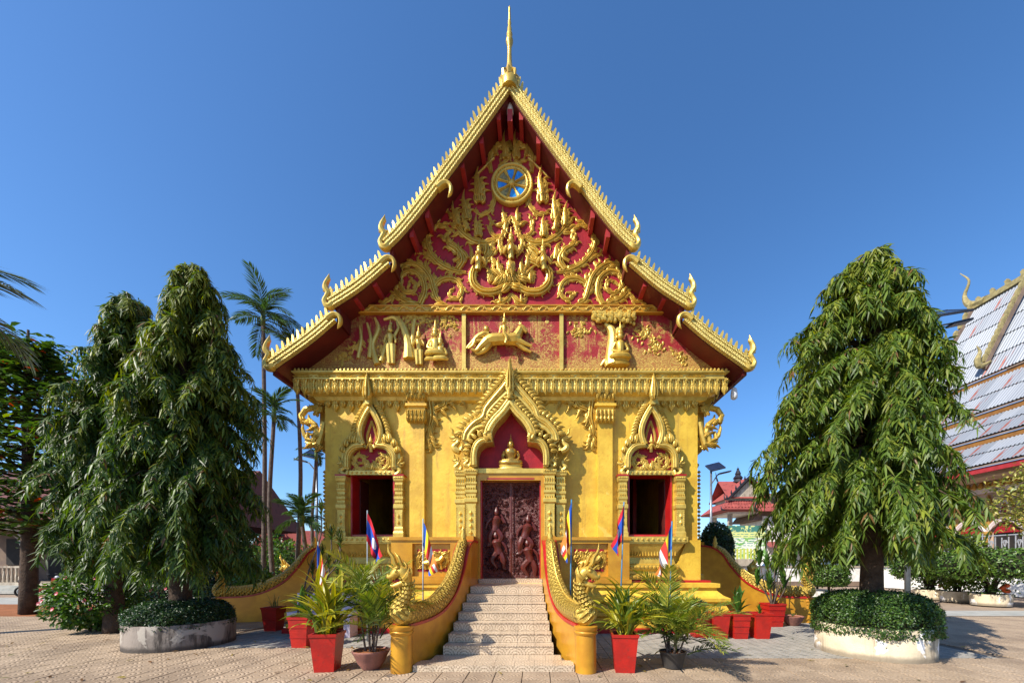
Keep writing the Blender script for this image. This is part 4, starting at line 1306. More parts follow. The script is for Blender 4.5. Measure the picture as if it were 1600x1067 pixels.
def fan_mat(name, c1, c2, cd, cell=0.42, relief=0.007):
    """cast paving tile with embossed fish-scale arcs"""
    m = Mat(name, 0.8, 0, 0.25)
    x, y, z = m.xyz()
    a = x / cell; b = y / (cell * 0.5)
    row = b.floor()
    fx = ((a + row.mod(2.0) * 0.5).fract() - 0.5) * 2.0
    fy = b.fract()
    d = (fx * fx + fy * fy).sqrt()
    ring = (d * 4.0).fract().step(0.15, 0.5) * (d * 4.0).fract().step(1.0, 0.8)
    r = m.rand()
    c = m.mix(r, c1, c2)
    c = m.mix(m.noise(0.55, 5, 0.65).step(0.5, 0.66) * 0.7, c, tuple(q * 0.75 for q in cd))
    c = m.mix(m.noise(1.3, 5, 0.65).step(0.42, 0.72), c, cd)
    c = m.mix(m.noise(38, 3, 0.6).step(0.5, 0.72), c, tuple(q * 0.7 for q in cd))
    c = m.mix((ring * -1.0 + 1.0) * 0.15, c, tuple(q * 0.55 for q in cd))
    m.color(c)
    m.bump(ring + m.noise(70) * 0.3, relief)
    return m.m
M['fan'] = fan_mat('fan_paving', (0.42, 0.315, 0.215), (0.345, 0.255, 0.17), (0.26, 0.19, 0.13))
M['mortar'] = blotch('dark_joint', (0.10, 0.075, 0.055), (0.14, 0.11, 0.08), 5, 0.9)
M['paver'] = blotch('grey_pavers', (0.33, 0.305, 0.265), (0.25, 0.235, 0.205), 4.5, 0.8, 0, 0.006, 40, 0.25, (0.17, 0.15, 0.125))
M['soil'] = blotch('red_soil', (0.30, 0.12, 0.055), (0.22, 0.09, 0.04), 2, 0.95, 0, 0.02, 20, 0.1, (0.15, 0.06, 0.03))
M['slab'] = blotch('pale_concrete_slab', (0.36, 0.35, 0.31), (0.28, 0.28, 0.25), 2, 0.8, 0, 0.003, 40)

# fan tiles: the foreground strip and the left yard; the largest-looking 300 are parts of their own
TS = 0.42
paving = MB().box(-26, 26, -8.6, 2.4, -0.09, -0.016).build('paving', M['mortar'])
tag(paving, kind='structure')
tile_m = MB()
g = TS / 2 - 0.006
tile_m.sq([(g, g, -0.03), (g, g, -0.004), (g - 0.005, g - 0.005, 0.0)])
tile_me = tile_m.mesh('tile', M['fan'])
cells = []
nx, ny = int(52 / TS), int(11.0 / TS)
for i in range(nx):
    for j in range(ny):
        c_ = (-26 + (i + 0.5) * TS, -8.6 + 0.05 + (j + 0.5) * TS)
        if -6.5 < c_[0] < 9.1 and c_[1] > (-2.3 if c_[0] < -0.9 else -3.2): continue
        cells.append(c_)
def seen(c):
    d = c[1] - CAMY
    px = 841 + (c[0] - CAMX) * FPX / d
    py = 880 + EYE * FPX / d
    return -40 < px < 1640 and py < 1085
vis = sorted((c for c in cells if seen(c)), key=lambda c: c[1] + abs(c[0]) * 0.02)
far = set(vis[300:]) | set(c for c in cells if not seen(c))
for c in vis[:300]:
    o = link_mesh('tile', tile_me, None, paving, (c[0], c[1], rnd.uniform(-0.002, 0.003)))
    o.rotation_euler = (rnd.gauss(0, 0.004), rnd.gauss(0, 0.004), rnd.gauss(0, 0.004))
f = MB()
for c in far: f.sq([(g, g, -0.03), (g, g, -0.004), (g - 0.005, g - 0.005, rnd.uniform(-0.002, 0.002))], c)
tag(f.build('tile_field', M['fan'], paving), kind='stuff')

# grey herringbone pavers round the temple
apron = MB().box(-6.4, 9.0, -3.1, 8.0, -0.06, -0.012).build('apron_bed', M['mortar'])
tag(apron, kind='structure')
pv = MB()
pw, ph = 0.2, 0.1
random.seed(3)
i = 0
y = -3.1
while y < 2.5:
    x = -6.4
    while x < 9.0:
        if not (abs(x) < 4.9 and y > -0.2) and not (x < -0.9 and y < -2.2):
            if not (abs(x) < 1.0 and y > -3.9):
                d = 0.05 * (1 if (i % 2) else -1)
                z = rnd.uniform(-0.002, 0.002)
                vs = [(x + 0.007, y + 0.008), (x + pw / 2, y + 0.008 + 0.035), (x + pw - 0.007, y + 0.008), (x + pw - 0.007, y + ph - 0.008), (x + pw / 2, y + ph - 0.008 + 0.035), (x + 0.007, y + ph - 0.008)]
                o_ = len(pv.v)
                pv.v += [(a, b, z) for a, b in vs] + [(a, b, -0.03) for a, b in vs]
                pv.f += [tuple(o_ + k for k in range(6))] + [(o_ + k, o_ + 6 + k, o_ + 6 + (k + 1) % 6, o_ + (k + 1) % 6) for k in range(6)]
        x += pw
    y += ph
    i += 1
tag(pv.build('paver_field', M['paver'], apron), kind='stuff')
# red earth at the left edge, pale slab walk at the right
tag(MB().add([(-60, 2.5, -0.022), (-12.5, 2.5, -0.022), (-11.8, 6.2, -0.022), (-60, 6.5, -0.022)], [(0, 1, 2, 3)]).build('soil_bed', M['soil']), kind='structure')
tag(MB().add([(-60, 6.5, -0.024), (-11.8, 6.2, -0.024), (-11.0, 9.5, -0.024), (-60, 9.5, -0.024)], [(0, 1, 2, 3)]).build('path', M['slab']), kind='structure')
walk = MB().box(10.8, 40, 2.6, 3.9, -0.06, -0.02).build('slab_walk', M['mortar'])
tag(walk, kind='structure')
sl = MB(); sl.sq([(0.63, 0.63, -0.03), (0.63, 0.63, -0.004), (0.62, 0.62, 0.0)])
sl_me = sl.mesh('slab', M['slab'])
for k in range(14): link_mesh('slab', sl_me, None, walk, (11.45 + k * 1.28, 3.25, 0.0))

# ------------------------------------------------------------------ entrance stairs
ST = thing('entrance_stairs', 'patterned tile stairs rising between two golden serpent balustrades to the carved door', 'stairs')
LZ, NR = 1.2, 7
def half_w(y): return 0.80 + 0.0 * y if y > -1.5 else 0.80 + (-1.5 - y) / 1.75 * 0.17
step_y = [-1.5 - k * (1.75 / 6) for k in range(7)]
tile_count = 0
def rtile(w_, h_, name='tile'):
    return MB().sq([(w_ / 2 - 0.002, 0.006, 0.0), (w_ / 2 - 0.002, 0.006, h_)], (0, 0)).mesh(name, M['stairtile'])
for k in range(7):
    yf = step_y[k]
    zt = LZ - k * (LZ - 0.1) / NR
    hw = half_w(yf)
    yb = 0.0 if k == 0 else step_y[k - 1]
    s = MB().box(-hw, hw, yf, yb + 0.02 if k else -0.37, 0.0, zt - 0.012).build('step', M['mortar'], ST)
    n = 6
    tw = 2 * hw / n
    rh = (LZ - 0.1) / NR
    me = rtile(tw, rh - 0.016)
    top = MB().sq([(tw / 2 - 0.002, (yb - yf) / 2 + 0.012, -0.012), (tw / 2 - 0.002, (yb - yf) / 2 + 0.012, 0.0)]).mesh('tread_tile', M['stairtile']) if k else None
    for i in range(n):
        xx = -hw + (i + 0.5) * tw
        link_mesh('riser_tile', me, None, s, (xx, yf - 0.006, zt - rh + 0.004))
        if k: link_mesh('tread_tile', top, None, s, (xx, (yf + yb) / 2 - 0.012, zt))
    if k == 0:
        lt = MB().sq([(tw / 2 - 0.002, 0.186, -0.012), (tw / 2 - 0.002, 0.186, 0.0)]).mesh('tread_tile', M['stairtile'])
        for i in range(n):
            for j in range(3):
                link_mesh('tread_tile', lt, None, s, (-hw + (i + 0.5) * tw, yf + 0.17 + j * 0.376, zt))
# low front platform, flaring out to the newels
pf = MB()
pts = [(-0.97, -3.2), (-1.06, -3.3), (-1.28, -3.96), (1.27, -3.96), (1.05, -3.3), (0.97, -3.2)]
pf.add([(x, y, 0.0) for x, y in pts] + [(x, y, 0.09) for x, y in pts], [tuple(range(5, -1, -1)), tuple(range(6, 12))] + [(i, (i + 1) % 6, 6 + (i + 1) % 6, 6 + i) for i in range(6)])
plat = pf.build('platform', M['mortar'], ST)
n = 8
for i in range(n):
    x0, x1 = -1.27 + i * 2.54 / n, -1.27 + (i + 1) * 2.54 / n
    MB().box(x0 + 0.002, x1 - 0.002, -3.972, -3.958, 0.0, 0.098).build('riser_tile', M['stairtile'], plat)
    for (ya, yb, sh) in ((-3.97, -3.64, 1.0), (-3.635, -3.26, 0.86)):
        MB().box(x0 * sh + 0.002, x1 * sh - 0.002, ya, yb, 0.088, 0.1).build('tread_tile', M['stairtile'], plat)

# ------------------------------------------------------------------ serpent balustrades
PLAN = [(0.95, -0.45), (0.95, -1.2), (0.97, -1.6), (1.0, -1.9), (1.06, -2.3), (1.16, -2.8), (1.29, -3.3), (1.45, -3.95)]
TOPZ = [2.22, 2.2, 2.0, 1.58, 1.15, 0.86, 0.74, 0.72]
M['nagared'] = blotch('red_mouth', (0.45, 0.03, 0.02), (0.35, 0.02, 0.02), 8, 0.4)
def naga_balustrade(name, label, loc, rz, s, face, group, top_block=True):
    root = thing(name, label, 'balustrade', loc, rz, group)
    P = smooth_path([(x * s, y, z) for (x, y), z in zip(PLAN, TOPZ)], 5)
    n = len(P)
    def side(i):
        t = P[min(i + 1, n - 1)] - P[max(i - 1, 0)]
        t.z = 0
        t.normalize()
        return Vector((-t.y, t.x, 0))
    wl = MB()
    vs = []
    for i, p in enumerate(P):
        q = side(i) * 0.14
        vs += [(p.x - q.x, p.y - q.y, 0), (p.x + q.x, p.y + q.y, 0), (p.x + q.x, p.y + q.y, p.z), (p.x - q.x, p.y - q.y, p.z)]
    fs = [(0, 1, 2, 3), tuple(4 * (n - 1) + k for k in (3, 2, 1, 0))]
    fs += [(4 * i + k, 4 * i + (k + 1) % 4, 4 * i + 4 + (k + 1) % 4, 4 * i + 4 + k) for i in range(n - 1) for k in range(4)]
    wl.add(vs, fs)
    wl.build('wall', M['deepgold'], root, 'auto')
    tr = MB()
    vs = []
    for i, p in enumerate(P):
        q = side(i) * 0.165
        t = (P[min(i + 1, n - 1)] - P[max(i - 1, 0)]).normalized()
        up = Vector((0, 0, 1)) - t * t.z
        up.normalize()
        u0, u1 = up * -0.02, up * 0.03
        for sg, u in ((-1, u0), (1, u0), (1, u1), (-1, u1)): vs.append((p.x + sg * q.x + u.x, p.y + sg * q.y + u.y, p.z + u.z))
    tr.add(vs, fs)
    tr.build('red_coping', M['redpaint'], root)
    nc = P[-1]
    nw = MB()
    nw.lathe([(0.17, 0), (0.165, 0.5), (0.16, 0.58), (0.18, 0.6), (0.185, 0.63), (0.17, 0.65), (0.19, 0.68), (0.19, 0.72), (0.15, 0.735)], (nc.x, nc.y, 0), 20)
    nw.build('newel', M['deepgold'], root, 'auto')
    # body lying on the coping, then the reared neck
    body = MB()
    pts, rr = [], []
    for i in range(0, n, 2):
        p = P[i]
        if p.y > -1.32: continue
        t = (P[min(i + 1, n - 1)] - P[max(i - 1, 0)]).normalized()
        up = (Vector((0, 0, 1)) - t * t.z).normalized()
        f = min(1, max(0, (-1.3 - p.y) / 1.2))
        r = 0.09 + 0.085 * f
        pts.append(p + up * (r * 0.8)); rr.append(r)
    pts = pts[:-1]; rr = rr[:-1]
    F = Vector((face[0], face[1], 0)).normalized()
    base = Vector((nc.x, nc.y, 0.72))
    def H(a, z): return base + F * a + Vector((0, 0, z))
    neck = [H(-0.02, 0.16), H(0.04, 0.27), H(-0.04, 0.43), H(-0.08, 0.58), H(-0.06, 0.72), H(0.0, 0.80)]
    path = smooth_path(pts + neck, 4)
    rads = lerp_list(rr + [0.175, 0.14, 0.095, 0.085, 0.09, 0.09], len(path))
    body.tube(path, rads, 14, (0, 0, 1), 1.0, True, True)
    body.build('serpent_body', M['nagascale'], root, True)
    rd = MB()
    for i in range(4, len(path) - 22, 1):
        p = path[i]
        t = (path[i + 1] - path[i - 1]).normalized()
        up = (Vector((0, 0, 1)) - t * t.z).normalized()
        b = p + up * (rads[i] * 0.93)
        for k in range(2):
            c_ = b + t * (0.03 * k)
            rd.tube([c_ - up * 0.02, c_ + up * 0.012 - t * 0.0, c_ + up * 0.03 - t * 0.02], [0.026, 0.02, 0.003], 5)
    tag(rd.build('dorsal_ridge', M['gold'], root), kind='stuff')
    tp = MB()
    p0 = path[0]
    tp.lathe([(0.06, -0.1), (0.085, -0.02), (0.06, 0.04), (0.075, 0.09), (0.04, 0.16), (0.05, 0.2), (0.006, 0.3)], (p0.x, p0.y + 0.02, p0.z + 0.05), 8)
    tp.build('tail_finial', M['gold'], root, 'auto')
    hd = MB()
    def tb(pts, r, flat=0.85, n_=10): hd.tube(smooth_path([H(a, z) for a, z in pts], 4), r, n_, F.cross(Vector((0, 0, 1))), flat)
    tb(((-0.08, 0.68), (-0.06, 0.78), (0.0, 0.85), (0.07, 0.835), (0.14, 0.78), (0.19, 0.775), (0.215, 0.81)), [0.09, 0.115, 0.115, 0.10, 0.075, 0.055, 0.01])
    tb(((-0.03, 0.68), (0.05, 0.645), (0.12, 0.625), (0.17, 0.64)), [0.07, 0.065, 0.05, 0.012])
    for b in (((0.03, 0.9), (0.10, 0.98), (0.13, 1.08), (0.19, 1.17), (0.205, 1.30)),):
        tb(b, [0.055, 0.075, 0.07, 0.05, 0.004], 0.5)
    tb(((-0.02, 0.92), (0.02, 1.0), (0.05, 1.08), (0.11, 1.16)), [0.05, 0.06, 0.05, 0.004], 0.5)
    tb(((-0.07, 0.86), (-0.07, 0.95), (-0.01, 1.04)), [0.05, 0.05, 0.004], 0.5)
    tb(((-0.12, 0.76), (-0.15, 0.86), (-0.11, 0.95)), [0.045, 0.045, 0.004], 0.5)
    tb(((0.10, 0.87), (0.16, 0.93), (0.22, 0.96)), [0.04, 0.035, 0.004], 0.5)
    tb(((0.12, 0.60), (0.10, 0.54), (0.13, 0.48)), [0.035, 0.03, 0.004], 0.5)
    tb(((0.04, 0.62), (0.02, 0.53), (0.05, 0.44)), [0.05, 0.045, 0.004], 0.5)
    for k in range(5):
        tb(((-0.15 - 0.0 * k, 0.66 - k * 0.07), (-0.19, 0.70 - k * 0.07), (-0.18, 0.75 - k * 0.07)), [0.03, 0.025, 0.003], 0.5, 6)
    SD = F.cross(Vector((0, 0, 1)))
    for q in (-1, 1):
        hd.ball(tuple(H(0.075, 0.865) + SD * q * 0.085), 0.03, 8, 6)
        hd.tube([H(0.02, 0.93) + SD * q * 0.06, H(0.06, 0.92) + SD * q * 0.1, H(0.12, 0.90) + SD * q * 0.08], [0.01, 0.022, 0.006], 6)
        hd.tube(smooth_path([H(-0.04, 0.74) + SD * q * 0.09, H(-0.09, 0.80) + SD * q * 0.13, H(-0.12, 0.92) + SD * q * 0.12], 3), [0.04, 0.035, 0.004], 6)
        for a in (0.10, 0.14, 0.17): hd.lathe([(0.012, 0.0), (0.002, -0.045)], tuple(H(a, 0.745) + SD * q * 0.035), 5)
    hd.build('serpent_head', M['gold'], root, 'auto')
    mo = MB()
    mo.tube(smooth_path([H(-0.01, 0.725), H(0.07, 0.705), H(0.15, 0.70)], 3), [0.045, 0.045, 0.01], 8, SD, 0.8)
    mo.build('mouth', M['nagared'], root)
    if top_block:
        MB().box(*sorted((s * 0.81, s * 1.09)), -1.36, -0.44, 0, 2.19).build('end_block', M['deepgold'], root)
        MB().box(*sorted((s * 0.8, s * 1.1)), -1.1, -0.42, 2.19, 2.34).build('end_cap', M['deepgold'], root)
    return root
g_ = 'serpent balustrades of the temple stairs'
naga_balustrade('naga_balustrade', 'golden scaled serpent balustrade beside the entrance stairs, partly hidden by the pot with pink-brown bowl', (0, 0, 0), 0, -1, (-1, -0.25), g_)
naga_balustrade('naga_balustrade', 'golden scaled serpent balustrade beside the entrance stairs, next to the pot of yellow strap leaves', (0, 0, 0), 0, 1, (1, -0.25), g_)
SYA = 2.55
naga_balustrade('naga_balustrade', 'golden serpent on the side stairs nearest the stained round planter', (-4.55, SYA, 0), -PI / 2, 1, (0, -1), g_)
naga_balustrade('naga_balustrade', 'golden serpent rearing behind another one on the side stairs near the hedge balls', (-4.55, SYA, 0), -PI / 2, -1, (0, -1), g_)
naga_balustrade('naga_balustrade', 'golden serpent balustrade of the side stairs half hidden behind the leafy potted shrub', (4.55, SYA, 0), PI / 2, -1, (0, -1), g_)
naga_balustrade('naga_balustrade', 'golden serpent balustrade on the far side of the side stairs facing the parked pickup', (4.55, SYA, 0), PI / 2, 1, (0, -1), g_)
for sg, lab in ((-1, 'plain tiled side stairs of the temple beside the palm trunks'), (1, 'plain tiled side stairs of the temple facing the bell tower')):
    s2 = thing('side_stairs', lab, 'stairs', (sg * 4.55, SYA, 0), sg * PI / 2)
    for k in range(7):
        MB().box(-0.82, 0.82, step_y[k], 0.0 if k == 0 else step_y[k - 1] + 0.0, 0.0, LZ - k * (LZ - 0.1) / NR).build('step', M['slab'], s2)

# ------------------------------------------------------------------ statue over the door, lamps
bz = 4.09
B = thing('buddha_statue', 'small gilt seated Buddha in the red niche above the door', 'statue', (0.0, -0.2, bz))
MB().lathe([(0.33, 0), (0.33, 0.03), (0.28, 0.06), (0.30, 0.12)], (0, 0, 0), 20, 1, 0.42).build('pedestal', M['goldpale'], B, 'auto')
b = MB()
b.tube(smooth_path([(-0.27, 0.0, 0.19), (-0.2, -0.05, 0.17), (0, -0.1, 0.165), (0.2, -0.05, 0.17), (0.27, 0.0, 0.19)], 4), [0.05, 0.07, 0.075, 0.07, 0.05], 10)
b.tube(smooth_path([(-0.2, -0.04, 0.22), (0, -0.11, 0.2), (0.18, -0.06, 0.19)], 4), [0.05, 0.045, 0.03], 8)
b.tube(smooth_path([(0, 0.01, 0.16), (0, 0.0, 0.28), (0, -0.01, 0.42), (0, 0, 0.5), (0, 0, 0.56)], 4), [0.12, 0.105, 0.15, 0.13, 0.05], 12, (0, 1, 0), 1.15)
b.ball((0, -0.01, 0.63), 0.08, 12, 9, 0.9, 1, 1.25)
b.lathe([(0.083, 0), (0.07, 0.04), (0.045, 0.07), (0.04, 0.10), (0.015, 0.14), (0.004, 0.25)], (0, 0, 0.66), 10)
for q in (-1, 1):
    b.ball((q * 0.075, 0, 0.62), 0.02, 5, 5, 0.6, 1, 2.2)
    b.tube(smooth_path([(q * 0.15, 0, 0.46), (q * 0.2, 0.0, 0.34), (q * 0.17, -0.06, 0.24), (q * 0.06, -0.11, 0.23)], 4), [0.05, 0.045, 0.035, 0.025], 8)
b.build('body', M['buddha'], B, 'auto')
def lamp(x, y, z, label, ztop, s=1.0):
    L = thing('hanging_lamp', label, 'lamp', (x, y, z), 0, 'white lamps hung under the temple eaves')
    MB().lathe([(0.02, 0.30), (0.05, 0.29), (0.07, 0.24), (0.085, 0.12), (0.08, 0.03), (0.04, 0.0), (0.005, -0.01)], (0, 0, 0), 12, s, s).build('shade', M['bulb'], L, True)
    MB().tube([(0, 0, 0.29), (0, 0, ztop - z)], 0.008, 5).build('wire', M['black'], L)
lx, lz = W(798, 181, -0.4); lamp(0.0, -0.4, lz, 'white bulb hanging just under the peak of the gable', T1[0][1] - 0.5)
lx, lz = W(1143.5, 622, 0.1); lamp(T3[-1][0] - 0.03, -0.05, W(1143.5, 624, -0.05)[1], 'white lamp hanging from the low eave corner beside the corner bracket', T3[-1][1] - 0.15)
# ------------------------------------------------------------------ vegetation helpers
def leaf_mat(name, rough=0.42, trans=0.3, spec=0.45):
    m = Mat(name, rough, 0, spec)
    c = m.attr('Col')
    m.color(c)
    t = m.nt.nodes.new('ShaderNodeBsdfTranslucent')
    mx = m.nt.nodes.new('ShaderNodeMixShader')
    mx.inputs[0].default_value = trans
    hs = m.nt.nodes.new('ShaderNodeHueSaturation')
    hs.inputs['Value'].default_value = 1.5
    hs.inputs['Saturation'].default_value = 1.15
    m.nt.links.new(c, hs.inputs['Color'])
    m.nt.links.new(hs.outputs[0], t.inputs['Color'])
    out = m.nt.nodes['Material Output']
    m.nt.links.new(m.b.outputs[0], mx.inputs[1])
    m.nt.links.new(t.outputs[0], mx.inputs[2])
    m.nt.links.new(mx.outputs[0], out.inputs['Surface'])
    return m.m
M['leaf'] = leaf_mat('leaf', 0.40, 0.28)
M['gloss_leaf'] = leaf_mat('glossy_leaf', 0.42, 0.34, 0.3)
M['bark'] = blotch('bark', (0.075, 0.05, 0.035), (0.045, 0.03, 0.022), 6, 0.9, 0, 0.03, 18, 0.2)
M['palmbark'] = blotch('palm_bark', (0.13, 0.10, 0.08), (0.08, 0.06, 0.05), 8, 0.9, 0, 0.02, 10, 0.2)
M['twig'] = blotch('dark_hedge_core', (0.03, 0.035, 0.015), (0.02, 0.02, 0.012), 9, 0.9, 0, 0.02, 20, 0.1)

def norm(a): return a / np.maximum(1e-9, np.linalg.norm(a, axis=-1, keepdims=True))

def tri_mesh(name, V, Tn, C=None, mat=None):
    me = bpy.data.meshes.new(name)
    me.vertices.add(len(V))
    me.vertices.foreach_set('co', np.asarray(V, np.float32).ravel())
    nt_ = len(Tn)
    me.loops.add(nt_ * 3)
    me.loops.foreach_set('vertex_index', np.asarray(Tn, np.int32).ravel())
    me.polygons.add(nt_)
    me.polygons.foreach_set('loop_start', np.arange(0, nt_ * 3, 3, dtype=np.int32))
    me.polygons.foreach_set('loop_total', np.full(nt_, 3, np.int32))
    if C is not None:
        ca = me.color_attributes.new('Col', 'FLOAT_COLOR', 'POINT')
        cc = np.ones((len(V), 4), np.float32)
        cc[:, :3] = C
        ca.data.foreach_set('color', cc.ravel())
    if mat: me.materials.append(mat)
    me.update(calc_edges=True)
    me.validate()
    return me

def leaves(P, D, N, L, Wd, C, droop=0.15, shape=(0.35, 1.0, 0.7, 0.62)):
    """arrays of bent lance leaves -> verts, tris, colours"""
    n = len(P)
    D = norm(D)
    S = norm(np.cross(D, N))
    N = np.cross(S, D)
    L = np.asarray(L)[:, None]; Wd = np.asarray(Wd)[:, None]
    t1, w1, t2, w2 = shape
    dn = np.array([0, 0, -1.0])
    c1 = P + D * L * t1 + dn * droop * L * t1 ** 2
    c2 = P + D * L * t2 + dn * droop * L * t2 ** 2
    tp = P + D * L + dn * droop * L
    up = N * Wd * 0.25
    V = np.stack([P, c1 - S * Wd * w1 + up, c1 + S * Wd * w1 + up, c2 - S * Wd * w2 + up * 0.6, c2 + S * Wd * w2 + up * 0.6, tp, c1, c2], 1).reshape(-1, 3)
    b = (np.arange(n) * 8)[:, None, None]
    T = np.array([[0, 6, 1], [0, 2, 6], [1, 6, 7], [1, 7, 3], [6, 2, 4], [6, 4, 7], [3, 7, 5], [7, 4, 5]])[None] + b
    return V, T.reshape(-1, 3), np.repeat(C, 8, 0)

class LB:
    def __init__(s): s.V = []; s.T = []; s.C = []; s.n = 0
    def add(s, V, T, C):
        s.V.append(V); s.T.append(T + s.n); s.C.append(C); s.n += len(V)
    def mesh(s, name, mat): return tri_mesh(name, np.concatenate(s.V), np.concatenate(s.T), np.concatenate(s.C), mat)

def pick(cols, n, rng, weights=None, jit=0.18):
    cols = np.array(cols)
    i = rng.choice(len(cols), n, p=weights)
    return np.clip(cols[i] * (1 + rng.normal(0, jit, (n, 1))), 0.003, 1)

# ------------------------------------------------------------------ weeping mast trees
def mast_tree(label, x, y, H, zb, env, seed, cols, wts, yellow_top, n_limbs=150, lean=0.0, thick=0.22, skew=0.0):
    rng = np.random.default_rng(seed)
    root = thing('mast_tree', label, 'tree', (x, y, 0), 0, 'weeping mast trees')
    tr = MB()
    tp = [(lean * t * t + 0.06 * math.sin(5 * t + seed), 0.05 * math.cos(4 * t), H * 0.94 * t) for t in (0, 0.1, 0.25, 0.4, 0.55, 0.7, 0.85, 1.0)]
    tp = [(a - tp[0][0], b - tp[0][1], c) for a, b, c in tp]
    tr.tube(smooth_path(tp, 4), [thick * 1.3, thick, thick * 0.85, thick * 0.7, thick * 0.5, thick * 0.35, 0.06, 0.015], 12)
    lb = LB()
    env = np.array(env)
    for i in range(n_limbs):
        t = (i + rng.random()) / n_limbs
        t = t ** 0.9
        z0 = zb + 0.35 + t * (H - zb - 0.55)
        az = i * 2.39996 + rng.normal(0, 0.35)
        r = np.interp(t, env[:, 0], env[:, 1]) * (1 + 0.12 * math.sin(az * 2 + seed + t * 7) - skew * math.cos(az) + rng.normal(0, 0.16))
        r = max(0.12, r)
        o = np.array([math.cos(az), math.sin(az), 0])
        sx = np.interp(z0 / (H * 0.94), [q[2] / (H * 0.94) for q in tp], [q[0] for q in tp])
        rise, fall = 0.55 + 0.9 * t ** 5, 0.95 - 0.35 * t ** 4
        def lp(u): return np.array([sx, 0, z0]) + o * r * u + np.array([0, 0, r * (rise * u - fall * u * u)])
        tr.tube([tuple(lp(u)) for u in (0, 0.3, 0.6, 0.85)], [0.035, 0.028, 0.018, 0.006], 5)
        ns = int(7 + r * 13)
        for k in range(ns):
            u = 0.3 + 0.7 * (k + rng.random()) / ns
            b = lp(u)
            a2 = az + rng.normal(0, 1.0)
            so = np.array([math.cos(a2), math.sin(a2), 0])
            SL = rng.uniform(0.26, 0.5) * (1.0 if t < 0.8 else 0.8)
            m = rng.integers(6, 9)
            uu = (np.arange(m) + 0.5) / m
            ax = 0.5
            path = b + so[None] * (SL * ax * uu)[:, None] + np.array([0, 0, 1])[None] * (SL * (0.15 * uu - 1.0 * uu ** 2))[:, None]
            tan = so[None] * ax + np.array([0, 0, 1])[None] * (0.15 - 2.0 * uu)[:, None]
            tan = norm(tan)
            lat = np.cross(tan, np.array([0, 0, 1.0]))
            lat = norm(lat)
            for sg in (-1, 1):
                D = tan * 0.6 + lat * sg * rng.uniform(0.15, 0.95, (m, 1)) + np.array([0, 0, -1.0]) * rng.uniform(0.1, 0.8, (m, 1)) + rng.normal(0, 0.2, (m, 3))
                N = np.array([0, 0, 1.0]) * 0.6 + so * 0.7 + lat * sg * 0.4 + rng.normal(0, 0.25, (m, 3))
                C = pick(cols, m, rng, wts)
                yl = rng.random() < yellow_top * max(0, (t - 0.35)) + 0.03
                if yl: C = C * 0.45 + np.array([0.20, 0.21, 0.02]) * rng.uniform(0.5, 0.8)
                dead = np.arange(m) * 7 % 61 == k % 61
                C[dead] = (0.16, 0.085, 0.03)
                lb.add(*leaves(path, D, N, rng.uniform(0.09, 0.24, m), rng.uniform(0.011, 0.022, m), C, 0.22))
    tr.build('trunk', M['bark'], root, True)
    link_mesh('crown', lb.mesh('crown', M['gloss_leaf']), None, root)
    return root
GR = [(0.075, 0.125, 0.016), (0.11, 0.165, 0.02), (0.045, 0.085, 0.013), (0.16, 0.19, 0.024)]
DK = [(0.05, 0.092, 0.016), (0.075, 0.125, 0.018), (0.032, 0.062, 0.014), (0.115, 0.16, 0.022)]
RTX, RTY = G(1362, 1016)[0], -2.6
RTX = CAMX + (1362 - 841) * (RTY - CAMY) / FPX
mast_tree('bright green weeping mast tree in the round white planter', RTX, RTY, 7.7, 1.8, ((0, 1.05), (0.15, 1.25), (0.35, 1.35), (0.55, 1.15), (0.75, 0.85), (0.9, 0.5), (1, 0.15)), 4, GR, (0.35, 0.3, 0.2, 0.15), 0.5, 300, -0.12, 0.2, 0.38)
LTY = -1.85
LTX = CAMX + (285 - 841) * (LTY - CAMY) / FPX
mast_tree('tall dark weeping mast tree with yellowing top growing from the stained planter', LTX, LTY, 8.1, 1.5, ((0, 1.1), (0.15, 1.2), (0.4, 1.12), (0.6, 0.9), (0.78, 0.62), (0.9, 0.38), (1, 0.12)), 9, DK, (0.35, 0.3, 0.2, 0.15), 1.2, 280, 0.2, 0.2, -0.1)
L2Y = -0.5
L2X = CAMX + (180 - 841) * (L2Y - CAMY) / FPX
mast_tree('dark weeping mast tree beside the sea almond, behind the pink flowering bush', L2X, L2Y, 8.4, 1.5, ((0, 0.95), (0.15, 1.05), (0.4, 1.1), (0.6, 0.98), (0.78, 0.72), (0.9, 0.45), (1, 0.12)), 15, DK, (0.4, 0.3, 0.2, 0.1), 0.5, 280, 0.3, 0.18, -0.35)

# ------------------------------------------------------------------ clipped hedges, bushes
def hedge_shell(rx, ry, rz, n, rng, lsize, cols, wts, zc, sq_=2.6, low=-0.35, rough=0.05):
    """leaf-covered rounded block (superellipsoid)"""
    a = rng.uniform(0, 2 * PI, n)
    s = rng.uniform(low, 1, n)
    ph = np.arcsin(s)
    def sp(v, e): return np.sign(v) * np.abs(v) ** e
    e = 2.0 / sq_
    P = np.stack([rx * sp(np.cos(ph), e) * np.cos(a), ry * sp(np.cos(ph), e) * np.sin(a), rz * sp(np.sin(ph), e)], 1)
    bump = 1 + rough * (np.sin(a * 5 + s * 4) + np.sin(a * 9 - s * 7)) * 0.5 + rng.normal(0, rough * 0.5, n)
    P = P * bump[:, None]
    N = norm(P / np.array([rx * rx, ry * ry, rz * rz]))
    tang = norm(np.cross(N, rng.normal(0, 1, (n, 3))))
    D = tang + N * rng.uniform(0.1, 1.0, (n, 1))
    P = P + np.array([0, 0, zc])
    NN = N + rng.normal(0, 0.5, (n, 3))
    return leaves(P, D, NN, lsize * rng.uniform(0.7, 1.3, n), lsize * rng.uniform(0.22, 0.34, n), pick(cols, n, rng, wts), 0.1, (0.4, 1.0, 0.75, 0.7))

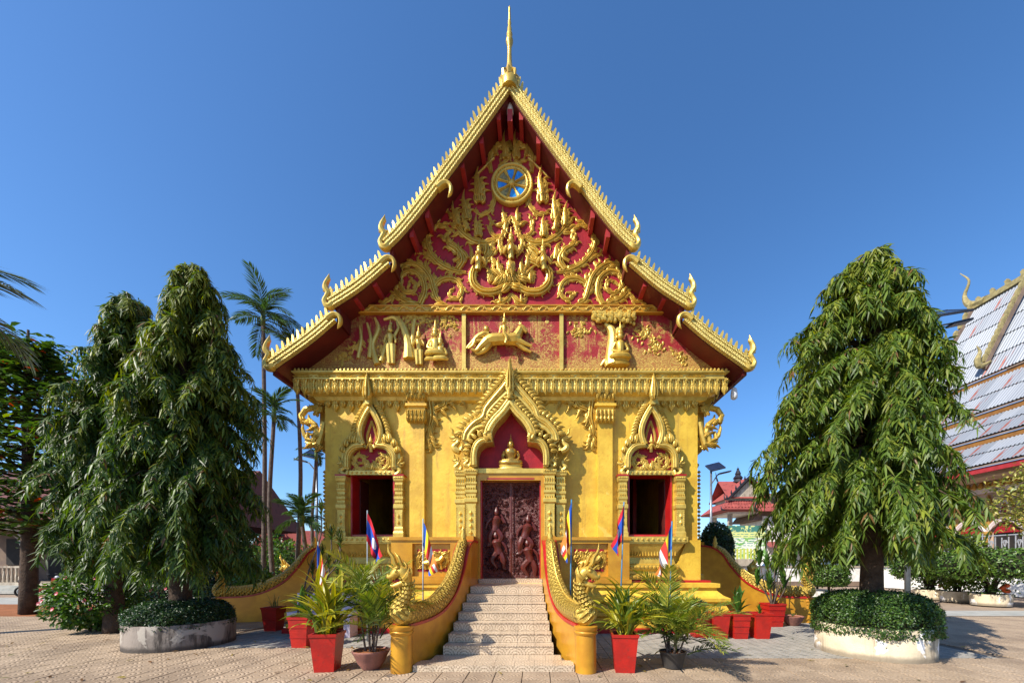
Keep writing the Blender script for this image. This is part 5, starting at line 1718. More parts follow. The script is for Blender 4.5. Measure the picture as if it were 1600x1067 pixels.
def core(rx, ry, rz, zc, sq_=2.6, low=-0.3):  # solid hull filling the inside of the leaf shell, coloured plain dark
    b = MB()
    prof = []
    e = 2.0 / sq_
    for k in range(9):
        s = low + (1 - low) * k / 8
        ph = math.asin(max(-1, min(1, s)))
        prof.append((max(0.01, abs(math.cos(ph)) ** e * 0.93), (abs(math.sin(ph)) ** e) * (1 if s > 0 else -1) * rz * 0.93))
    b.lathe(prof, (0, 0, zc), 20, rx, ry)
    return b

def planter(name, label, x, y, rx, ry, h, mat, seed, hz, cols, leafn, stain, group=None):
    root = thing(name, label, 'planter', (x, y, 0), 0, group)
    w = MB()
    prof = [(1.0, 0.0), (1.0, h - 0.01), (0.99, h), (0.92, h), (0.91, h - 0.01), (0.91, h - 0.12)]
    w.lathe(prof, (0, 0, 0), 48, rx, ry)
    w.build('wall', mat, root, 'auto')
    MB().lathe([(0.9, h - 0.14), (0.9, h - 0.1)], (0, 0, 0), 24, rx, ry).build('soil', M['soil'], root)
    return root
def stained_wall(name, base, stain, patch, hgt):
    m = Mat(name, 0.85, 0, 0.2)
    x, y, z = m.xyz(m.objpos())
    streak = m.noise(7, 5, 0.7, m.objpos(), 0.4, (1, 1, 0.12)).step(0.45, 0.6)
    c = m.mix(m.noise(2.2, 5, 0.6, m.objpos()).step(0.4, 0.7), base, tuple(q * 0.75 for q in base))
    c = m.mix(streak * m.noise(1.4, 3, 0.5, m.objpos()).step(0.4, 0.6), c, stain)
    c = m.mix(m.noise(1.5, 4, 0.6, m.objpos(), 0.6).step(0.56, 0.6), c, patch)
    low = (z * -1.0 + 0.10 + m.noise(9) * 0.08).step(0.0, 0.1)
    c = m.mix(low * 0.8, c, tuple(q * 0.6 for q in stain))
    m.color(c)
    m.bump(m.noise(30, 5), 0.006)
    return m.m
M['wall_pale'] = stained_wall('whitewashed_concrete', (0.62, 0.52, 0.36), (0.30, 0.24, 0.17), (0.78, 0.75, 0.70), 0.57)
M['wall_grey'] = stained_wall('stained_shaded_concrete', (0.25, 0.21, 0.175), (0.055, 0.045, 0.038), (0.34, 0.30, 0.25), 0.5)  # real stains and streaks; base colour also darkened to carry the planter's shade
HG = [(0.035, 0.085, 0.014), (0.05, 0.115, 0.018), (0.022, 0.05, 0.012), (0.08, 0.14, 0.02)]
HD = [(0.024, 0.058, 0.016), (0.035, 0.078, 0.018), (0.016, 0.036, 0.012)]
def hedge_thing(name, label, cat, x, y, z, rx, ry, rz, n, ls, cols, seed, sq_=2.6, low=-0.35, group=None, wts=None):
    rng = np.random.default_rng(seed)
    root = thing(name, label, cat, (x, y, z), 0, group)
    core(rx, ry, rz, 0, sq_, low).build('leaf_core', M['twig'], root, True)
    lb = LB()
    lb.add(*hedge_shell(rx, ry, rz, n, rng, ls, cols, wts, 0, sq_, low))
    lb.add(*hedge_shell(rx * 0.96, ry * 0.96, rz * 0.96, n // 2, rng, ls, cols, wts, 0, sq_, low))
    link_mesh('foliage', lb.mesh('foliage', M['leaf']), None, root)
    return root
PRX = 0.9
planter('round_planter', 'round whitewashed planter with flaking patches under the bright mast tree', RTX, RTY, PRX, PRX, 0.56, M['wall_pale'], 1, 0, None, 0, None, 'round tree planters')
hedge_thing('clipped_hedge', 'dense clipped hedge dome filling the whitewashed planter', 'hedge', RTX, RTY, 0.62, 0.93, 0.93, 0.55, 17000, 0.04, HG, 21, 2.9, -0.25, 'hedges in the round planters')
planter('round_planter', 'round concrete planter with dark streaks under the dark mast tree', LTX, LTY, 0.9, 0.9, 0.5, M['wall_grey'], 2, 0, None, 0, None, 'round tree planters')
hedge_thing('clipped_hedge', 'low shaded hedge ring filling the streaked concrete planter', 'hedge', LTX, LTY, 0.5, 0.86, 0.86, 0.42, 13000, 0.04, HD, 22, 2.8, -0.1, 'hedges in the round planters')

def loose_bush(label, x, y, R_, H_, seed, cols, n, ls, wts=None, flowers=0, fcol=(0.6, 0.12, 0.16), name='bush', cat='bush', group=None, stems=9, z=0.0):
    rng = np.random.default_rng(seed)
    root = thing(name, label, cat, (x, y, z), 0, group)
    st = MB()
    lb = LB()
    tips = []
    for i in range(stems):
        a = i * 2.4
        r = R_ * 0.5 * math.sqrt((i + 0.5) / stems)
        st.tube(smooth_path([(0.1 * math.cos(a), 0.1 * math.sin(a), 0), (r * math.cos(a) * 0.6, r * math.sin(a) * 0.6, H_ * 0.4), (r * math.cos(a), r * math.sin(a), H_ * 0.75)], 3), [0.025, 0.02, 0.006], 5)
    st.build('stems', M['bark'], root)
    k = n
    d = norm(rng.normal(0, 1, (k, 3)))
    rr = rng.uniform(0.55, 1.0, k) ** 0.6
    lump = 1 + 0.14 * np.sin(d[:, 0] * 6 + seed) * np.sin(d[:, 1] * 5 + 1) + 0.1 * np.sin(d[:, 2] * 8 + d[:, 0] * 4)
    P = d * np.array([R_, R_, H_ * 0.5]) * (rr * lump)[:, None] + np.array([0, 0, H_ * 0.53])
    D = d * 0.8 + rng.normal(0, 0.6, (k, 3))
    N = d * 0.5 + np.array([0, 0, 0.8]) + rng.normal(0, 0.4, (k, 3))
    lb.add(*leaves(P, D, N, ls * rng.uniform(0.7, 1.3, k), ls * rng.uniform(0.2, 0.3, k), pick(cols, k, rng, wts), 0.15, (0.4, 1.0, 0.75, 0.75)))
    link_mesh('foliage', lb.mesh('foliage', M['leaf']), None, root)
    for i in range(flowers):
        a = rng.uniform(PI, 2 * PI); e = rng.uniform(-0.5, 0.9)
        f = np.array([math.cos(a) * math.cos(e) * R_, math.sin(a) * math.cos(e) * R_, H_ * 0.53 + math.sin(e) * H_ * 0.5])
        fb = LB()
        m = 7
        aa = np.arange(m) * 2 * PI / m
        dirs = np.stack([np.cos(aa), np.sin(aa) * 0.4 - 0.5, np.sin(aa)], 1)
        fb.add(*leaves(np.zeros((m, 3)), dirs, np.tile([0, -1.0, 0.2], (m, 1)), np.full(m, 0.055), np.full(m, 0.022), pick([fcol], m, rng), 0.1))
        link_mesh('flower', fb.mesh('flower', M['leaf']), None, root, tuple(f))
    return root
BG = [(0.06, 0.13, 0.018), (0.085, 0.165, 0.02), (0.035, 0.075, 0.014), (0.12, 0.19, 0.03)]
bx, by = G(150, 985)
loose_bush('bushy flowering shrub with small pink blossoms beside the stained planter', bx, by, 0.88, 1.5, 31, BG, 5200, 0.11, (0.35, 0.3, 0.25, 0.1), 13)
bx, by = G(232, 965)
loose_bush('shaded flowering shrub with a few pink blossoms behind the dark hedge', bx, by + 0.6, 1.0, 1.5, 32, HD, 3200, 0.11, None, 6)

# ------------------------------------------------------------------ palm fronds, strap leaves
def frond_mesh(name, L, n, ll, lw, arch, cols, rng, vee=0.4, mat='leaf', droop=0.25, start=0.12, rach=0.012):
    """feather frond growing along +x and up, arching over"""
    lb = LB()
    u = np.linspace(0, 1, 14)
    X = L * (u - 0.12 * arch * u ** 2)
    Z = L * (0.0 + arch * (0.35 * u - 0.75 * u ** 2))
    path = np.stack([X, 0 * u, Z], 1)
    rb = MB()
    rb.tube([tuple(p) for p in path], [rach, rach * 0.8, rach * 0.5, rach * 0.2], 5)
    V = np.array(rb.v); T = []
    for f in rb.f:
        for k in range(1, len(f) - 1): T.append((f[0], f[k], f[k + 1]))
    lb.add(V, np.array(T), np.tile(np.array(cols[0]) * 1.2, (len(V), 1)))
    t = np.linspace(start, 0.98, n)
    P = np.stack([np.interp(t, u, X), 0 * t, np.interp(t, u, Z)], 1)
    tan = norm(np.stack([np.gradient(P[:, 0]), 0 * t, np.gradient(P[:, 2])], 1))
    up = np.cross(np.array([0, 1.0, 0])[None], tan) * -1
    up = np.where(up[:, 2:3] < 0, -up, up)
    prof = np.sin(PI * (0.15 + 0.8 * t)) ** 0.6
    for sg in (-1, 1):
        D = tan * (0.55 + 0.5 * t[:, None]) + np.array([0, sg, 0])[None] * 0.8 + up * vee + rng.normal(0, 0.08, (n, 3))
        lb.add(*leaves(P, D, up + rng.normal(0, 0.2, (n, 3)), ll * prof * rng.uniform(0.85, 1.1, n), np.full(n, lw), pick(cols, n, rng), droop, (0.3, 1.0, 0.7, 0.7)))
    return lb.mesh(name, M[mat])

def strap_mesh(name, L, w_, bend, cols, rng):
    n = 9
    u = np.linspace(0, 1, n)
    ang = 1.35 - bend * u ** 1.3
    X = np.concatenate([[0], np.cumsum(np.cos(ang[:-1]) * L / (n - 1))])
    Z = np.concatenate([[0], np.cumsum(np.sin(ang[:-1]) * L / (n - 1))])
    wd = w_ * np.sin(PI * (0.18 + 0.80 * u)) ** 0.7
    wd[-1] = 0.001
    nz = np.stack([-np.sin(ang), 0 * ang, np.cos(ang)], 1)
    c = np.stack([X, 0 * u, Z], 1)
    lft = c + np.array([0, 1, 0])[None] * wd[:, None] + nz * wd[:, None] * 0.45
    rgt = c - np.array([0, 1, 0])[None] * wd[:, None] + nz * wd[:, None] * 0.45
    V = np.stack([lft, c, rgt], 1).reshape(-1, 3)
    T = []
    for i in range(n - 1):
        a = 3 * i
        T += [(a, a + 1, a + 4), (a, a + 4, a + 3), (a + 1, a + 2, a + 5), (a + 1, a + 5, a + 4)]
    ce, ed = cols
    C = np.stack([np.tile(ed, (n, 1)), np.tile(ce, (n, 1)), np.tile(ed, (n, 1))], 1).reshape(-1, 3)
    me = tri_mesh(name, V, np.array(T), C, M['leaf'])
    me.polygons.foreach_set('use_smooth', [True] * len(me.polygons))
    return me

def pot_square(root, h, b0, b1, mat, bands=0):
    p = MB()
    p.sq([(b0, b0, 0), (b1 - 0.012, b1 - 0.012, h - 0.05), (b1, b1, h - 0.045), (b1 + 0.004, b1 + 0.004, h), (b1 - 0.03, b1 - 0.03, h), (b1 - 0.035, b1 - 0.035, h - 0.06)])
    p.build('pot', mat, root)
    for k in range(bands):
        z = h * (k + 1) / (bands + 1)
        q = b0 + (b1 - b0) * z / h
        MB().sq([(q + 0.004, q + 0.004, z - 0.012), (q + 0.006, q + 0.006, z + 0.012)]).build('pot_band', M['redpaint'], root)
    MB().sq([(b1 - 0.034, b1 - 0.034, h - 0.1), (b1 - 0.034, b1 - 0.034, h - 0.05)]).build('soil', M['soil'], root)
def pot_round(root, prof, mat):
    p = MB()
    p.lathe(prof, (0, 0, 0), 24)
    p.build('pot', mat, root, 'auto')
    r, z = prof[-1]
    MB().lathe([(r * 0.98, z - 0.02), (r * 0.98, z + 0.004)], (0, 0, 0), 20).build('soil', M['soil'], root)
M['potred'] = blotch('red_glazed_pot', (0.44, 0.016, 0.010), (0.33, 0.014, 0.01), 5, 0.38, 0, 0.004, 25, 0.4, (0.20, 0.03, 0.02))
M['terra'] = blotch('pink_brown_clay', (0.30, 0.13, 0.10), (0.22, 0.10, 0.08), 7, 0.7, 0, 0.004, 25, 0.3, (0.16, 0.10, 0.08))
M['potdark'] = blotch('black_plastic_pot', (0.03, 0.028, 0.028), (0.05, 0.045, 0.04), 6, 0.6, 0, 0.003, 30)

def place_leaf(root, name, me, az, tilt=0.0, loc=(0, 0, 0), roll=0.0, s=1.0):
    o = link_mesh(name, me, None, root, loc)
    o.rotation_mode = 'XYZ'
    o.rotation_euler = (roll, tilt, az)
    o.scale = (s, s, s)
    return o

rl = np.random.default_rng(77)
YEL = ((0.20, 0.22, 0.014), (0.48, 0.40, 0.025))
GRN = ((0.05, 0.10, 0.012), (0.16, 0.20, 0.015))
straps = [strap_mesh('leaf', rl.uniform(0.5, 0.8), rl.uniform(0.020, 0.028), rl.uniform(0.9, 2.6), YEL if k % 5 < 3 else GRN, rl) for k in range(14)]
gstr = [strap_mesh('leaf', rl.uniform(0.4, 0.7), rl.uniform(0.022, 0.032), rl.uniform(0.5, 1.7), GRN, rl) for k in range(6)]
def strap_plant(label, x, y, h, n, yellow, seed, rz=0.0, scale=1.0):
    rng = np.random.default_rng(seed)
    root = thing('potted_plant', label, 'potted plant', (x, y, 0), rz, 'potted plants round the temple')
    pot_square(root, h, 0.145, 0.205, M['potred'])
    for k in range(n):
        t = k / n
        me = straps[rng.integers(len(straps))] if rng.random() < yellow else gstr[rng.integers(len(gstr))]
        place_leaf(root, 'leaf', me, k * 2.4 + rng.normal(0, 0.3) - rz, rng.normal(0, 0.12) + (0.35 - 0.75 * t if True else 0), (rng.normal(0, 0.05), rng.normal(0, 0.05), h - 0.06 + 0.25 * t * t), rng.normal(0, 0.25), scale * rng.uniform(0.8, 1.15))
    return root
x, y = G(512, 1046); strap_plant('yellow-green strap-leaved plant in a tapered red pot, beside the pink-brown bowl', x, y, 0.6, 84, 0.75, 5, 0.12, 1.3)
x, y = G(975, 1047); strap_plant('strap-leaved plant half green half yellow in a tapered red pot by the serpent newel', x, y, 0.6, 76, 0.55, 6, -0.1, 1.2)

AC = [(0.14, 0.20, 0.025), (0.085, 0.145, 0.02), (0.20, 0.24, 0.03)]
AY = [(0.26, 0.27, 0.03), (0.16, 0.22, 0.025), (0.32, 0.30, 0.04)]
afr = [frond_mesh('frond', rl.uniform(0.75, 1.0), 26, 0.26, 0.010, rl.uniform(0.5, 1.0), AC if k % 2 else AY, rl, 0.45) for k in range(7)]
adk = [frond_mesh('frond', rl.uniform(0.5, 0.75), 20, 0.2, 0.009, rl.uniform(0.5, 1.1), [(0.05, 0.075, 0.02), (0.08, 0.11, 0.02), (0.035, 0.05, 0.018)], rl, 0.45) for k in range(4)]
def areca(label, x, y, prof, mat, n, hh, seed, spread=0.65, ydir=None):
    rng = np.random.default_rng(seed)
    root = thing('potted_palm', label, 'potted palm', (x, y, 0), 0, 'potted palms at the foot of the stairs')
    pot_round(root, prof, mat)
    z0 = prof[-1][1]
    st = []
    for k in range(7):
        a = k * 2.4; r = 0.03 + 0.09 * (k / 7)
        q = (r * math.cos(a), r * math.sin(a)); hgt = rng.uniform(0.25, hh)
        MB().tube(smooth_path([(q[0], q[1], z0 - 0.02), (q[0] * 1.8, q[1] * 1.8, z0 + hgt * 0.6), (q[0] * 2.4, q[1] * 2.4, z0 + hgt)], 3), [0.017, 0.014, 0.01], 6).build('stem', M['palmbark'], root)
        st.append((q[0] * 2.4, q[1] * 2.4, z0 + hgt))
    for k in range(n):
        b = st[k % 7]
        dk = k % 4 == 3
        me = (adk[rng.integers(4)] if dk else afr[rng.integers(7)])
        tl = -rng.uniform(0.3, 1.35) if not dk else rng.uniform(-0.9, -0.2)
        place_leaf(root, 'frond', me, k * 2.4 + rng.normal(0, 0.4), tl, (b[0], b[1], b[2] - (0.35 * rng.random() if dk else 0.08 * rng.random())), rng.normal(0, 0.3), rng.uniform(0.8, 1.15))
    return root
bowl = [(0.13, 0), (0.2, 0.1), (0.26, 0.24), (0.28, 0.27), (0.29, 0.30), (0.27, 0.31), (0.25, 0.28)]
cone = [(0.12, 0), (0.15, 0.02), (0.2, 0.24), (0.21, 0.25), (0.215, 0.28), (0.195, 0.28), (0.19, 0.25)]
x, y = G(580, 1044); areca('feathery green palm in a wide pink-brown clay bowl beside the stairs', x, y, bowl, M['terra'], 46, 0.85, 8)
x, y = G(1051, 1043); areca('wide yellow-green feathery palm in a dark plastic pot', x, y, cone, M['potdark'], 56, 0.65, 12)

# smaller pots along the sides
LGN = ((0.035, 0.10, 0.012), (0.06, 0.14, 0.018))
broad = [strap_mesh('leaf', rl.uniform(0.28, 0.42), rl.uniform(0.03, 0.045), rl.uniform(0.4, 1.5), LGN, rl) for k in range(5)]
thin = [strap_mesh('leaf', rl.uniform(0.2, 0.45), 0.007, rl.uniform(0.3, 1.8), ((0.10, 0.13, 0.03), (0.12, 0.15, 0.04)), rl) for k in range(5)]
def small_pot(label, px, py, h, kind, seed, bands=0, rz=0.0, w_=1.0):
    rng = np.random.default_rng(seed)
    x, y = G(px, py)
    root = thing('potted_plant', label, 'potted plant', (x, y + 0.16, 0), rz, 'potted plants round the temple')
    pot_square(root, h, 0.145 * w_, 0.205 * w_, M['potred'], bands)
    if kind == 'broad':
        for k in range(20): place_leaf(root, 'leaf', broad[rng.integers(5)], k * 2.4, 0.35 - 0.05 * k, (0, 0, h - 0.06 + 0.014 * k), 0, rng.uniform(1.0, 1.5))
    elif kind == 'thin':
        for k in range(16): place_leaf(root, 'leaf', thin[rng.integers(5)], k * 2.4, rng.uniform(-0.5, 0.3), (rng.normal(0, 0.05), rng.normal(0, 0.05), h - 0.06), 0, rng.uniform(0.7, 1.2))
    elif kind == 'small':
        for k in range(14): place_leaf(root, 'leaf', broad[rng.integers(5)], k * 2.4, 0.2 - 0.05 * k, (0, 0, h - 0.07 + 0.01 * k), 0, rng.uniform(0.45, 0.7))
    elif kind == 'shrub':
        for k in range(11):
            a = k * 2.4 + 0.5; r = 0.1 + 0.42 * (k / 11); zt = h + rng.uniform(0.4, 1.3)
            e = (r * math.cos(a), r * math.sin(a), zt)
            MB().tube(smooth_path([(0.02 * math.cos(a), 0.02 * math.sin(a), h - 0.06), (e[0] * 0.5, e[1] * 0.5, h + 0.3), e], 3), [0.02, 0.016, 0.01], 6).build('stem', M['palmbark'], root)
            for j in range(15): place_leaf(root, 'leaf', broad[rng.integers(5)], j * 2.4 + k, 0.25 - 0.06 * j, (e[0], e[1], e[2] - 0.16 + 0.014 * j), 0, rng.uniform(0.8, 1.25))
    return root
small_pot('plain red pot with a dark strap plant just behind the yellow-green one', 466, 1012, 0.62, 'broad', 41, 2)
small_pot('red pot with a wispy thin-leaved plant in front of the side serpent', 421, 986, 0.6, 'thin', 42, 1)
small_pot('small red pot mostly hidden behind the wide feathery palm', 1097, 996, 0.45, 'small', 43)
small_pot('red pot with a few wispy stems between two other red pots', 1127, 998, 0.58, 'thin', 44)
small_pot('red banded pot with a broad-leaved rosette plant', 1159, 998, 0.58, 'broad', 45, 3)
small_pot('plain red pot with a stunted leafy sprout at the end of the row', 1193, 998, 0.58, 'small', 46, 0)
small_pot('red pot with a tall branching leafy shrub before the side serpent', 1213, 979, 0.62, 'shrub', 47, 3, 0, 1.15)
x, y = G(1244, 978)
rt = thing('potted_plant', 'low clay bowl with a small tuft of leaves at the serpent newel', 'potted plant', (x, y + 0.15, 0), 0, 'potted plants round the temple')
pot_round(rt, [(a * 1.0, b * 0.85) for a, b in bowl], M['terra'])
for k in range(14): place_leaf(rt, 'leaf', thin[k % 5], k * 2.4, 0.1, (0, 0, 0.22), 0, 0.6)

# tall dragon plant by the left corner of the wall
dpx, dpy = -4.75, -1.35
dr = thing('dragon_plant', 'tall leggy dragon plant with leaf rosettes against the gold wall corner', 'plant', (dpx, dpy, 0))
rng = np.random.default_rng(61)
DRG = ((0.045, 0.085, 0.012), (0.10, 0.06, 0.02))
drg = [strap_mesh('leaf', rng.uniform(0.2, 0.32), 0.018, rng.uniform(0.4, 1.5), DRG if k % 2 else LGN, rng) for k in range(6)]
for (px, py) in ((505, 800), (517, 838), (529, 842), (514, 882), (488, 893), (536, 850), (500, 868), (527, 893)):
    ex, ez = W(px, py, dpy)
    e = (ex - dpx, rng.normal(0, 0.08), ez)
    MB().tube(smooth_path([(rng.normal(0, 0.04), rng.normal(0, 0.04), 0), (e[0] * 0.3 + rng.normal(0, 0.04), 0, ez * 0.45), (e[0] * 0.95, e[1] * 0.7, ez * 0.8), e], 4), [0.022, 0.018, 0.015, 0.012], 6).build('stem', M['palmbark'], dr)
    for j in range(22): place_leaf(dr, 'leaf', drg[j % 6], j * 2.4, 0.5 - 0.07 * j, (e[0], e[1], e[2] - 0.1 + 0.008 * j), 0, rng.uniform(0.7, 1.1))
# ------------------------------------------------------------------ flags
def stripe_flag_mat():
    m = Mat('striped_flag_cloth', 0.8, 0, 0.2)
    u, v, _ = m.xyz(m.uv())
    cols = [(0.02, 0.08, 0.38), (0.72, 0.52, 0.02), (0.55, 0.04, 0.03), (0.75, 0.72, 0.68), (0.70, 0.20, 0.04)]
    c = m.mix(0.0, cols[0], cols[0])
    for k in range(1, 5): c = m.mix(u.gt(k / 6.0), c, cols[k])
    d = m.mix(0.0, cols[0], cols[0])
    for k in range(1, 5): d = m.mix(v.gt(k / 5.0), d, cols[k])
    m.color(m.mix(u.gt(5 / 6.0), c, d))
    return m.m
def tri_flag_mat():
    m = Mat('red_blue_flag_cloth', 0.8, 0, 0.2)
    u, v, _ = m.xyz(m.uv())
    c = m.mix(v.gt(0.25), (0.50, 0.02, 0.03), (0.02, 0.07, 0.36))
    c = m.mix(v.gt(0.75), c, (0.50, 0.02, 0.03))
    dx = (u - 0.5) * 1.5; dy = v - 0.5
    c = m.mix((dx * dx + dy * dy).sqrt().lt(0.2), c, (0.78, 0.78, 0.76))
    m.color(c)
    return m.m
M['stripes'] = stripe_flag_mat()
M['triband'] = tri_flag_mat()
M['bluepole'] = blotch('blue_painted_pole', (0.05, 0.20, 0.34), (0.04, 0.15, 0.26), 6, 0.4)
M['greypole'] = blotch('grey_blue_pole', (0.30, 0.36, 0.38), (0.22, 0.27, 0.3), 6, 0.4)
def flag(label, px, py_top, y, px_low, mat, pole, hoist, fly, sway, seed, zbase=0.0, lean=0.0):
    rng = np.random.default_rng(seed)
    x, zt = W(px, py_top, y)
    root = thing('flag', label, 'flag', (x, y, zbase), 0, 'flags on poles round the stairs')
    H = zt - zbase
    MB().tube([(-lean, 0, 0), (0, 0, H)], 0.014, 7).build('pole', pole, root, True)
    nu, nv = 18, 12
    vs, fs, uvs = [], [], {}
    ph = rng.uniform(0, 6)
    for i in range(nu + 1):
        for j in range(nv + 1):
            u = i / nu; v = j / nv
            # limp cloth: the fly edge falls almost straight down from the hoist
            dx = sway * (u ** 0.8) * (0.55 + 0.45 * v) + 0.035 * math.sin(u * 9 + v * 3 + ph) * u
            dy = -0.06 * math.sin(u * 11 + v * 2 + ph) * (0.3 + u) - 0.02
            dz = -hoist * (1 - v) * (1 - 0.25 * u) - fly * 0.86 * u * (0.75 + 0.25 * v) - 0.05
            vs.append((dx - lean * (1 - v) * hoist / H, dy, H + dz))
    for i in range(nu):
        for j in range(nv):
            a = i * (nv + 1) + j
            fs.append((a, a + nv + 1, a + nv + 2, a + 1))
            uvs[len(fs) - 1] = [(i / nu, j / nv), ((i + 1) / nu, j / nv), ((i + 1) / nu, (j + 1) / nv), (i / nu, (j + 1) / nv)]
    c = MB().add(vs, fs)
    c.uv = uvs
    c.build('cloth', mat, root, True)
    return root
flag('striped yellow red and white flag on a thin pole beside the carved lion pier', 661, 810, -2.2, 0, M['stripes'], M['greypole'], 0.5, 1.15, 0.30, 1)
flag('red and blue flag drooping in front of the dark window near the palm bowl', 574, 797, -1.6, 0, M['triband'], M['greypole'], 0.62, 1.1, 0.34, 2)
flag('striped flag hanging limp in front of the gold wall corner', 497, 846, -2.4, 0, M['stripes'], M['greypole'], 0.5, 0.9, 0.2, 3)
flag('striped flag rolled tight along a blue pole beside the carved door', 893, 780, -2.3, 0, M['stripes'], M['bluepole'], 0.7, 1.1, -0.2, 4, 0, 0.03)
flag('blue red and white flag furled on a blue pole near the window', 975, 784, -2.0, 0, M['triband'], M['bluepole'], 0.6, 1.0, -0.24, 5, 0, 0.1)
flag('striped flag with its end swinging out over the wide feathery palm', 1050, 814, -2.2, 0, M['stripes'], M['bluepole'], 0.5, 1.2, -0.36, 6, 0, 0.06)

# pale lilac bench behind the pots
M['lilac'] = blotch('pale_lilac_concrete', (0.60, 0.53, 0.62), (0.52, 0.45, 0.52), 4, 0.7, 0, 0.003, 30)
bn = thing('stone_bench', 'pale lilac concrete bench with three slab legs behind the yellow-green potted plant', 'bench', (-4.3, -1.0, 0))
MB().box(-0.75, 0.75, -0.22, 0.22, 0.50, 0.58).build('seat', M['lilac'], bn)
MB().box(-0.75, 0.75, 0.16, 0.24, 0.581, 1.0).build('backrest', M['lilac'], bn)
for q in (-0.6, 0, 0.6): MB().box(q - 0.07, q + 0.07, -0.18, 0.2, 0, 0.499).build('leg', M['lilac'], bn)

# ------------------------------------------------------------------ left background
def rooftile_mat(name, c1, c2, sx, sy):
    m = Mat(name, 0.7, 0, 0.3)
    f = m.rand()
    c = m.mix(f, c1, c2)
    m.color(m.mix(m.noise(2.5, 5, 0.7).step(0.5, 0.7), c, tuple(q * 0.5 for q in c2)))
    return m.m
M['shadedtile'] = rooftile_mat('shaded_red_tile', (0.15, 0.042, 0.034), (0.10, 0.03, 0.026), 1, 1)  # red darkened so the colour carries the shade of the trees
M['pinktile'] = rooftile_mat('pink_red_tile', (0.32, 0.075, 0.062), (0.25, 0.055, 0.048), 1, 1)
M['oldwall'] = stained_wall('old_cream_plaster', (0.42, 0.36, 0.28), (0.22, 0.17, 0.13), (0.48, 0.42, 0.33), 3)
M['dark_wall'] = blotch('brown_plaster', (0.20, 0.14, 0.10), (0.14, 0.10, 0.08), 2, 0.9)
HY = 13.0
hall = thing('monastery_hall', 'long low hall with red tile roof and arched veranda beyond the mast trees', 'building', (0, HY, 0))
MB().box(-36, -19.5, 2.6, 3.0, 0, 4.5).build('wall', M['dark_wall'], hall)
MB().box(-36, -19.5, -0.6, 2.6, 0.0, 0.5).build('veranda_floor', M['oldwall'], hall)
for k in range(3): MB().box(-36, -19.5, -1.5 + k * 0.3, -0.6, 0.0, 0.125 * (k + 1)).build('veranda_step', M['slab'], hall)
xs = [-35.5 + 2.8 * k for k in range(6)]
for i, xc in enumerate(xs):
    c = MB().sq([(0.24, 0.24, 0.5), (0.24, 0.24, 0.8), (0.17, 0.17, 0.88), (0.15, 0.15, 3.0), (0.2, 0.2, 3.1), (0.24, 0.24, 3.2), (0.24, 0.24, 3.3)], (xc, 0))
    c.build('column', M['oldwall'], hall)
    if i < len(xs) - 1:
        a = MB()
        n = 14
        lo_ = [(xc + 0.2 + (2.4) * k / n, 3.3 - 1.1 * (abs(2 * k / n - 1) ** 2.2) - 0.08 * (k % 2)) for k in range(n + 1)]
        hi_ = [(xc + 0.2 + (2.4) * k / n, 3.45) for k in range(n + 1)]
        a.strip(lo_, hi_, -0.08, 0.08)
        a.build('arch_fretwork', M['oldwall'], hall)
        if i not in (2, 5):
            MB().box(xc + 0.2, xc + 2.6, -0.06, 0.06, 1.25, 1.35).build('rail', M['oldwall'], hall)
            for k in range(9):
                MB().lathe([(0.05, 0.5), (0.07, 0.75), (0.04, 1.0), (0.06, 1.25)], (xc + 0.4 + k * 0.25, 0, 0), 6).build('baluster', M['oldwall'], hall)
        w_ = MB().box(xc + 0.8, xc + 1.9, 2.55, 2.62, 0.55 if i % 2 else 1.4, 2.9)
        w_.build('door' if i % 2 else 'window', M['black'], hall)
MB().box(-36, -19.5, -0.2, 0.2, 3.45, 3.75).build('beam', M['oldwall'], hall)
rf = MB().add([(-36.5, -1.0, 3.68), (-19.0, -1.0, 3.68), (-19.0, 4.2, 7.18), (-36.5, 4.2, 7.18), (-36.5, 9.4, 3.68), (-19.0, 9.4, 3.68)], [(0, 1, 2, 3), (3, 2, 5, 4), (1, 5, 2), (0, 3, 4)]).build('roof', M['shadedtile'], hall)
# roof tiles you can pick apart on the visible end
tm = MB()
tm.sq([(0.15, 0.20, 0.0), (0.15, 0.20, 0.03)])
tme = tm.mesh('roof_tile', M['shadedtile'])
sl_a = math.atan2(3.5, 5.2)
for r in range(12):
    for k in range(25):
        xx = -34.6 + k * 0.33 + (0.16 if r % 2 else 0)
        yy = -0.95 + r * 0.32; zz = 3.71 + (yy + 1.0) * 3.5 / 5.2
        o = link_mesh('roof_tile', tme, None, rf, (xx, yy, zz + 0.02))
        o.rotation_euler = (sl_a - 0.06, 0, 0)

FH = thing('far_house', 'distant cream house with a red roof glimpsed between the palm trunks', 'house', (CAMX + (462 - 841) * 44 / FPX, 34.0, 0))
MB().box(-4.5, 4.5, 0, 5, 0, 3.2).build('wall', M['oldwall'], FH)
MB().prism([(-5.2, 3.1), (5.2, 3.1), (3.2, 5.4), (-3.2, 5.4)], -0.6, 5.6).build('roof', M['pinktile'], FH)
for q in (-3, -1, 1, 3): MB().box(q - 0.5, q + 0.5, -0.04, 0.0, 1.0, 2.4).build('window', M['black'], FH)

hall.scale = (1, 1, 1.15)
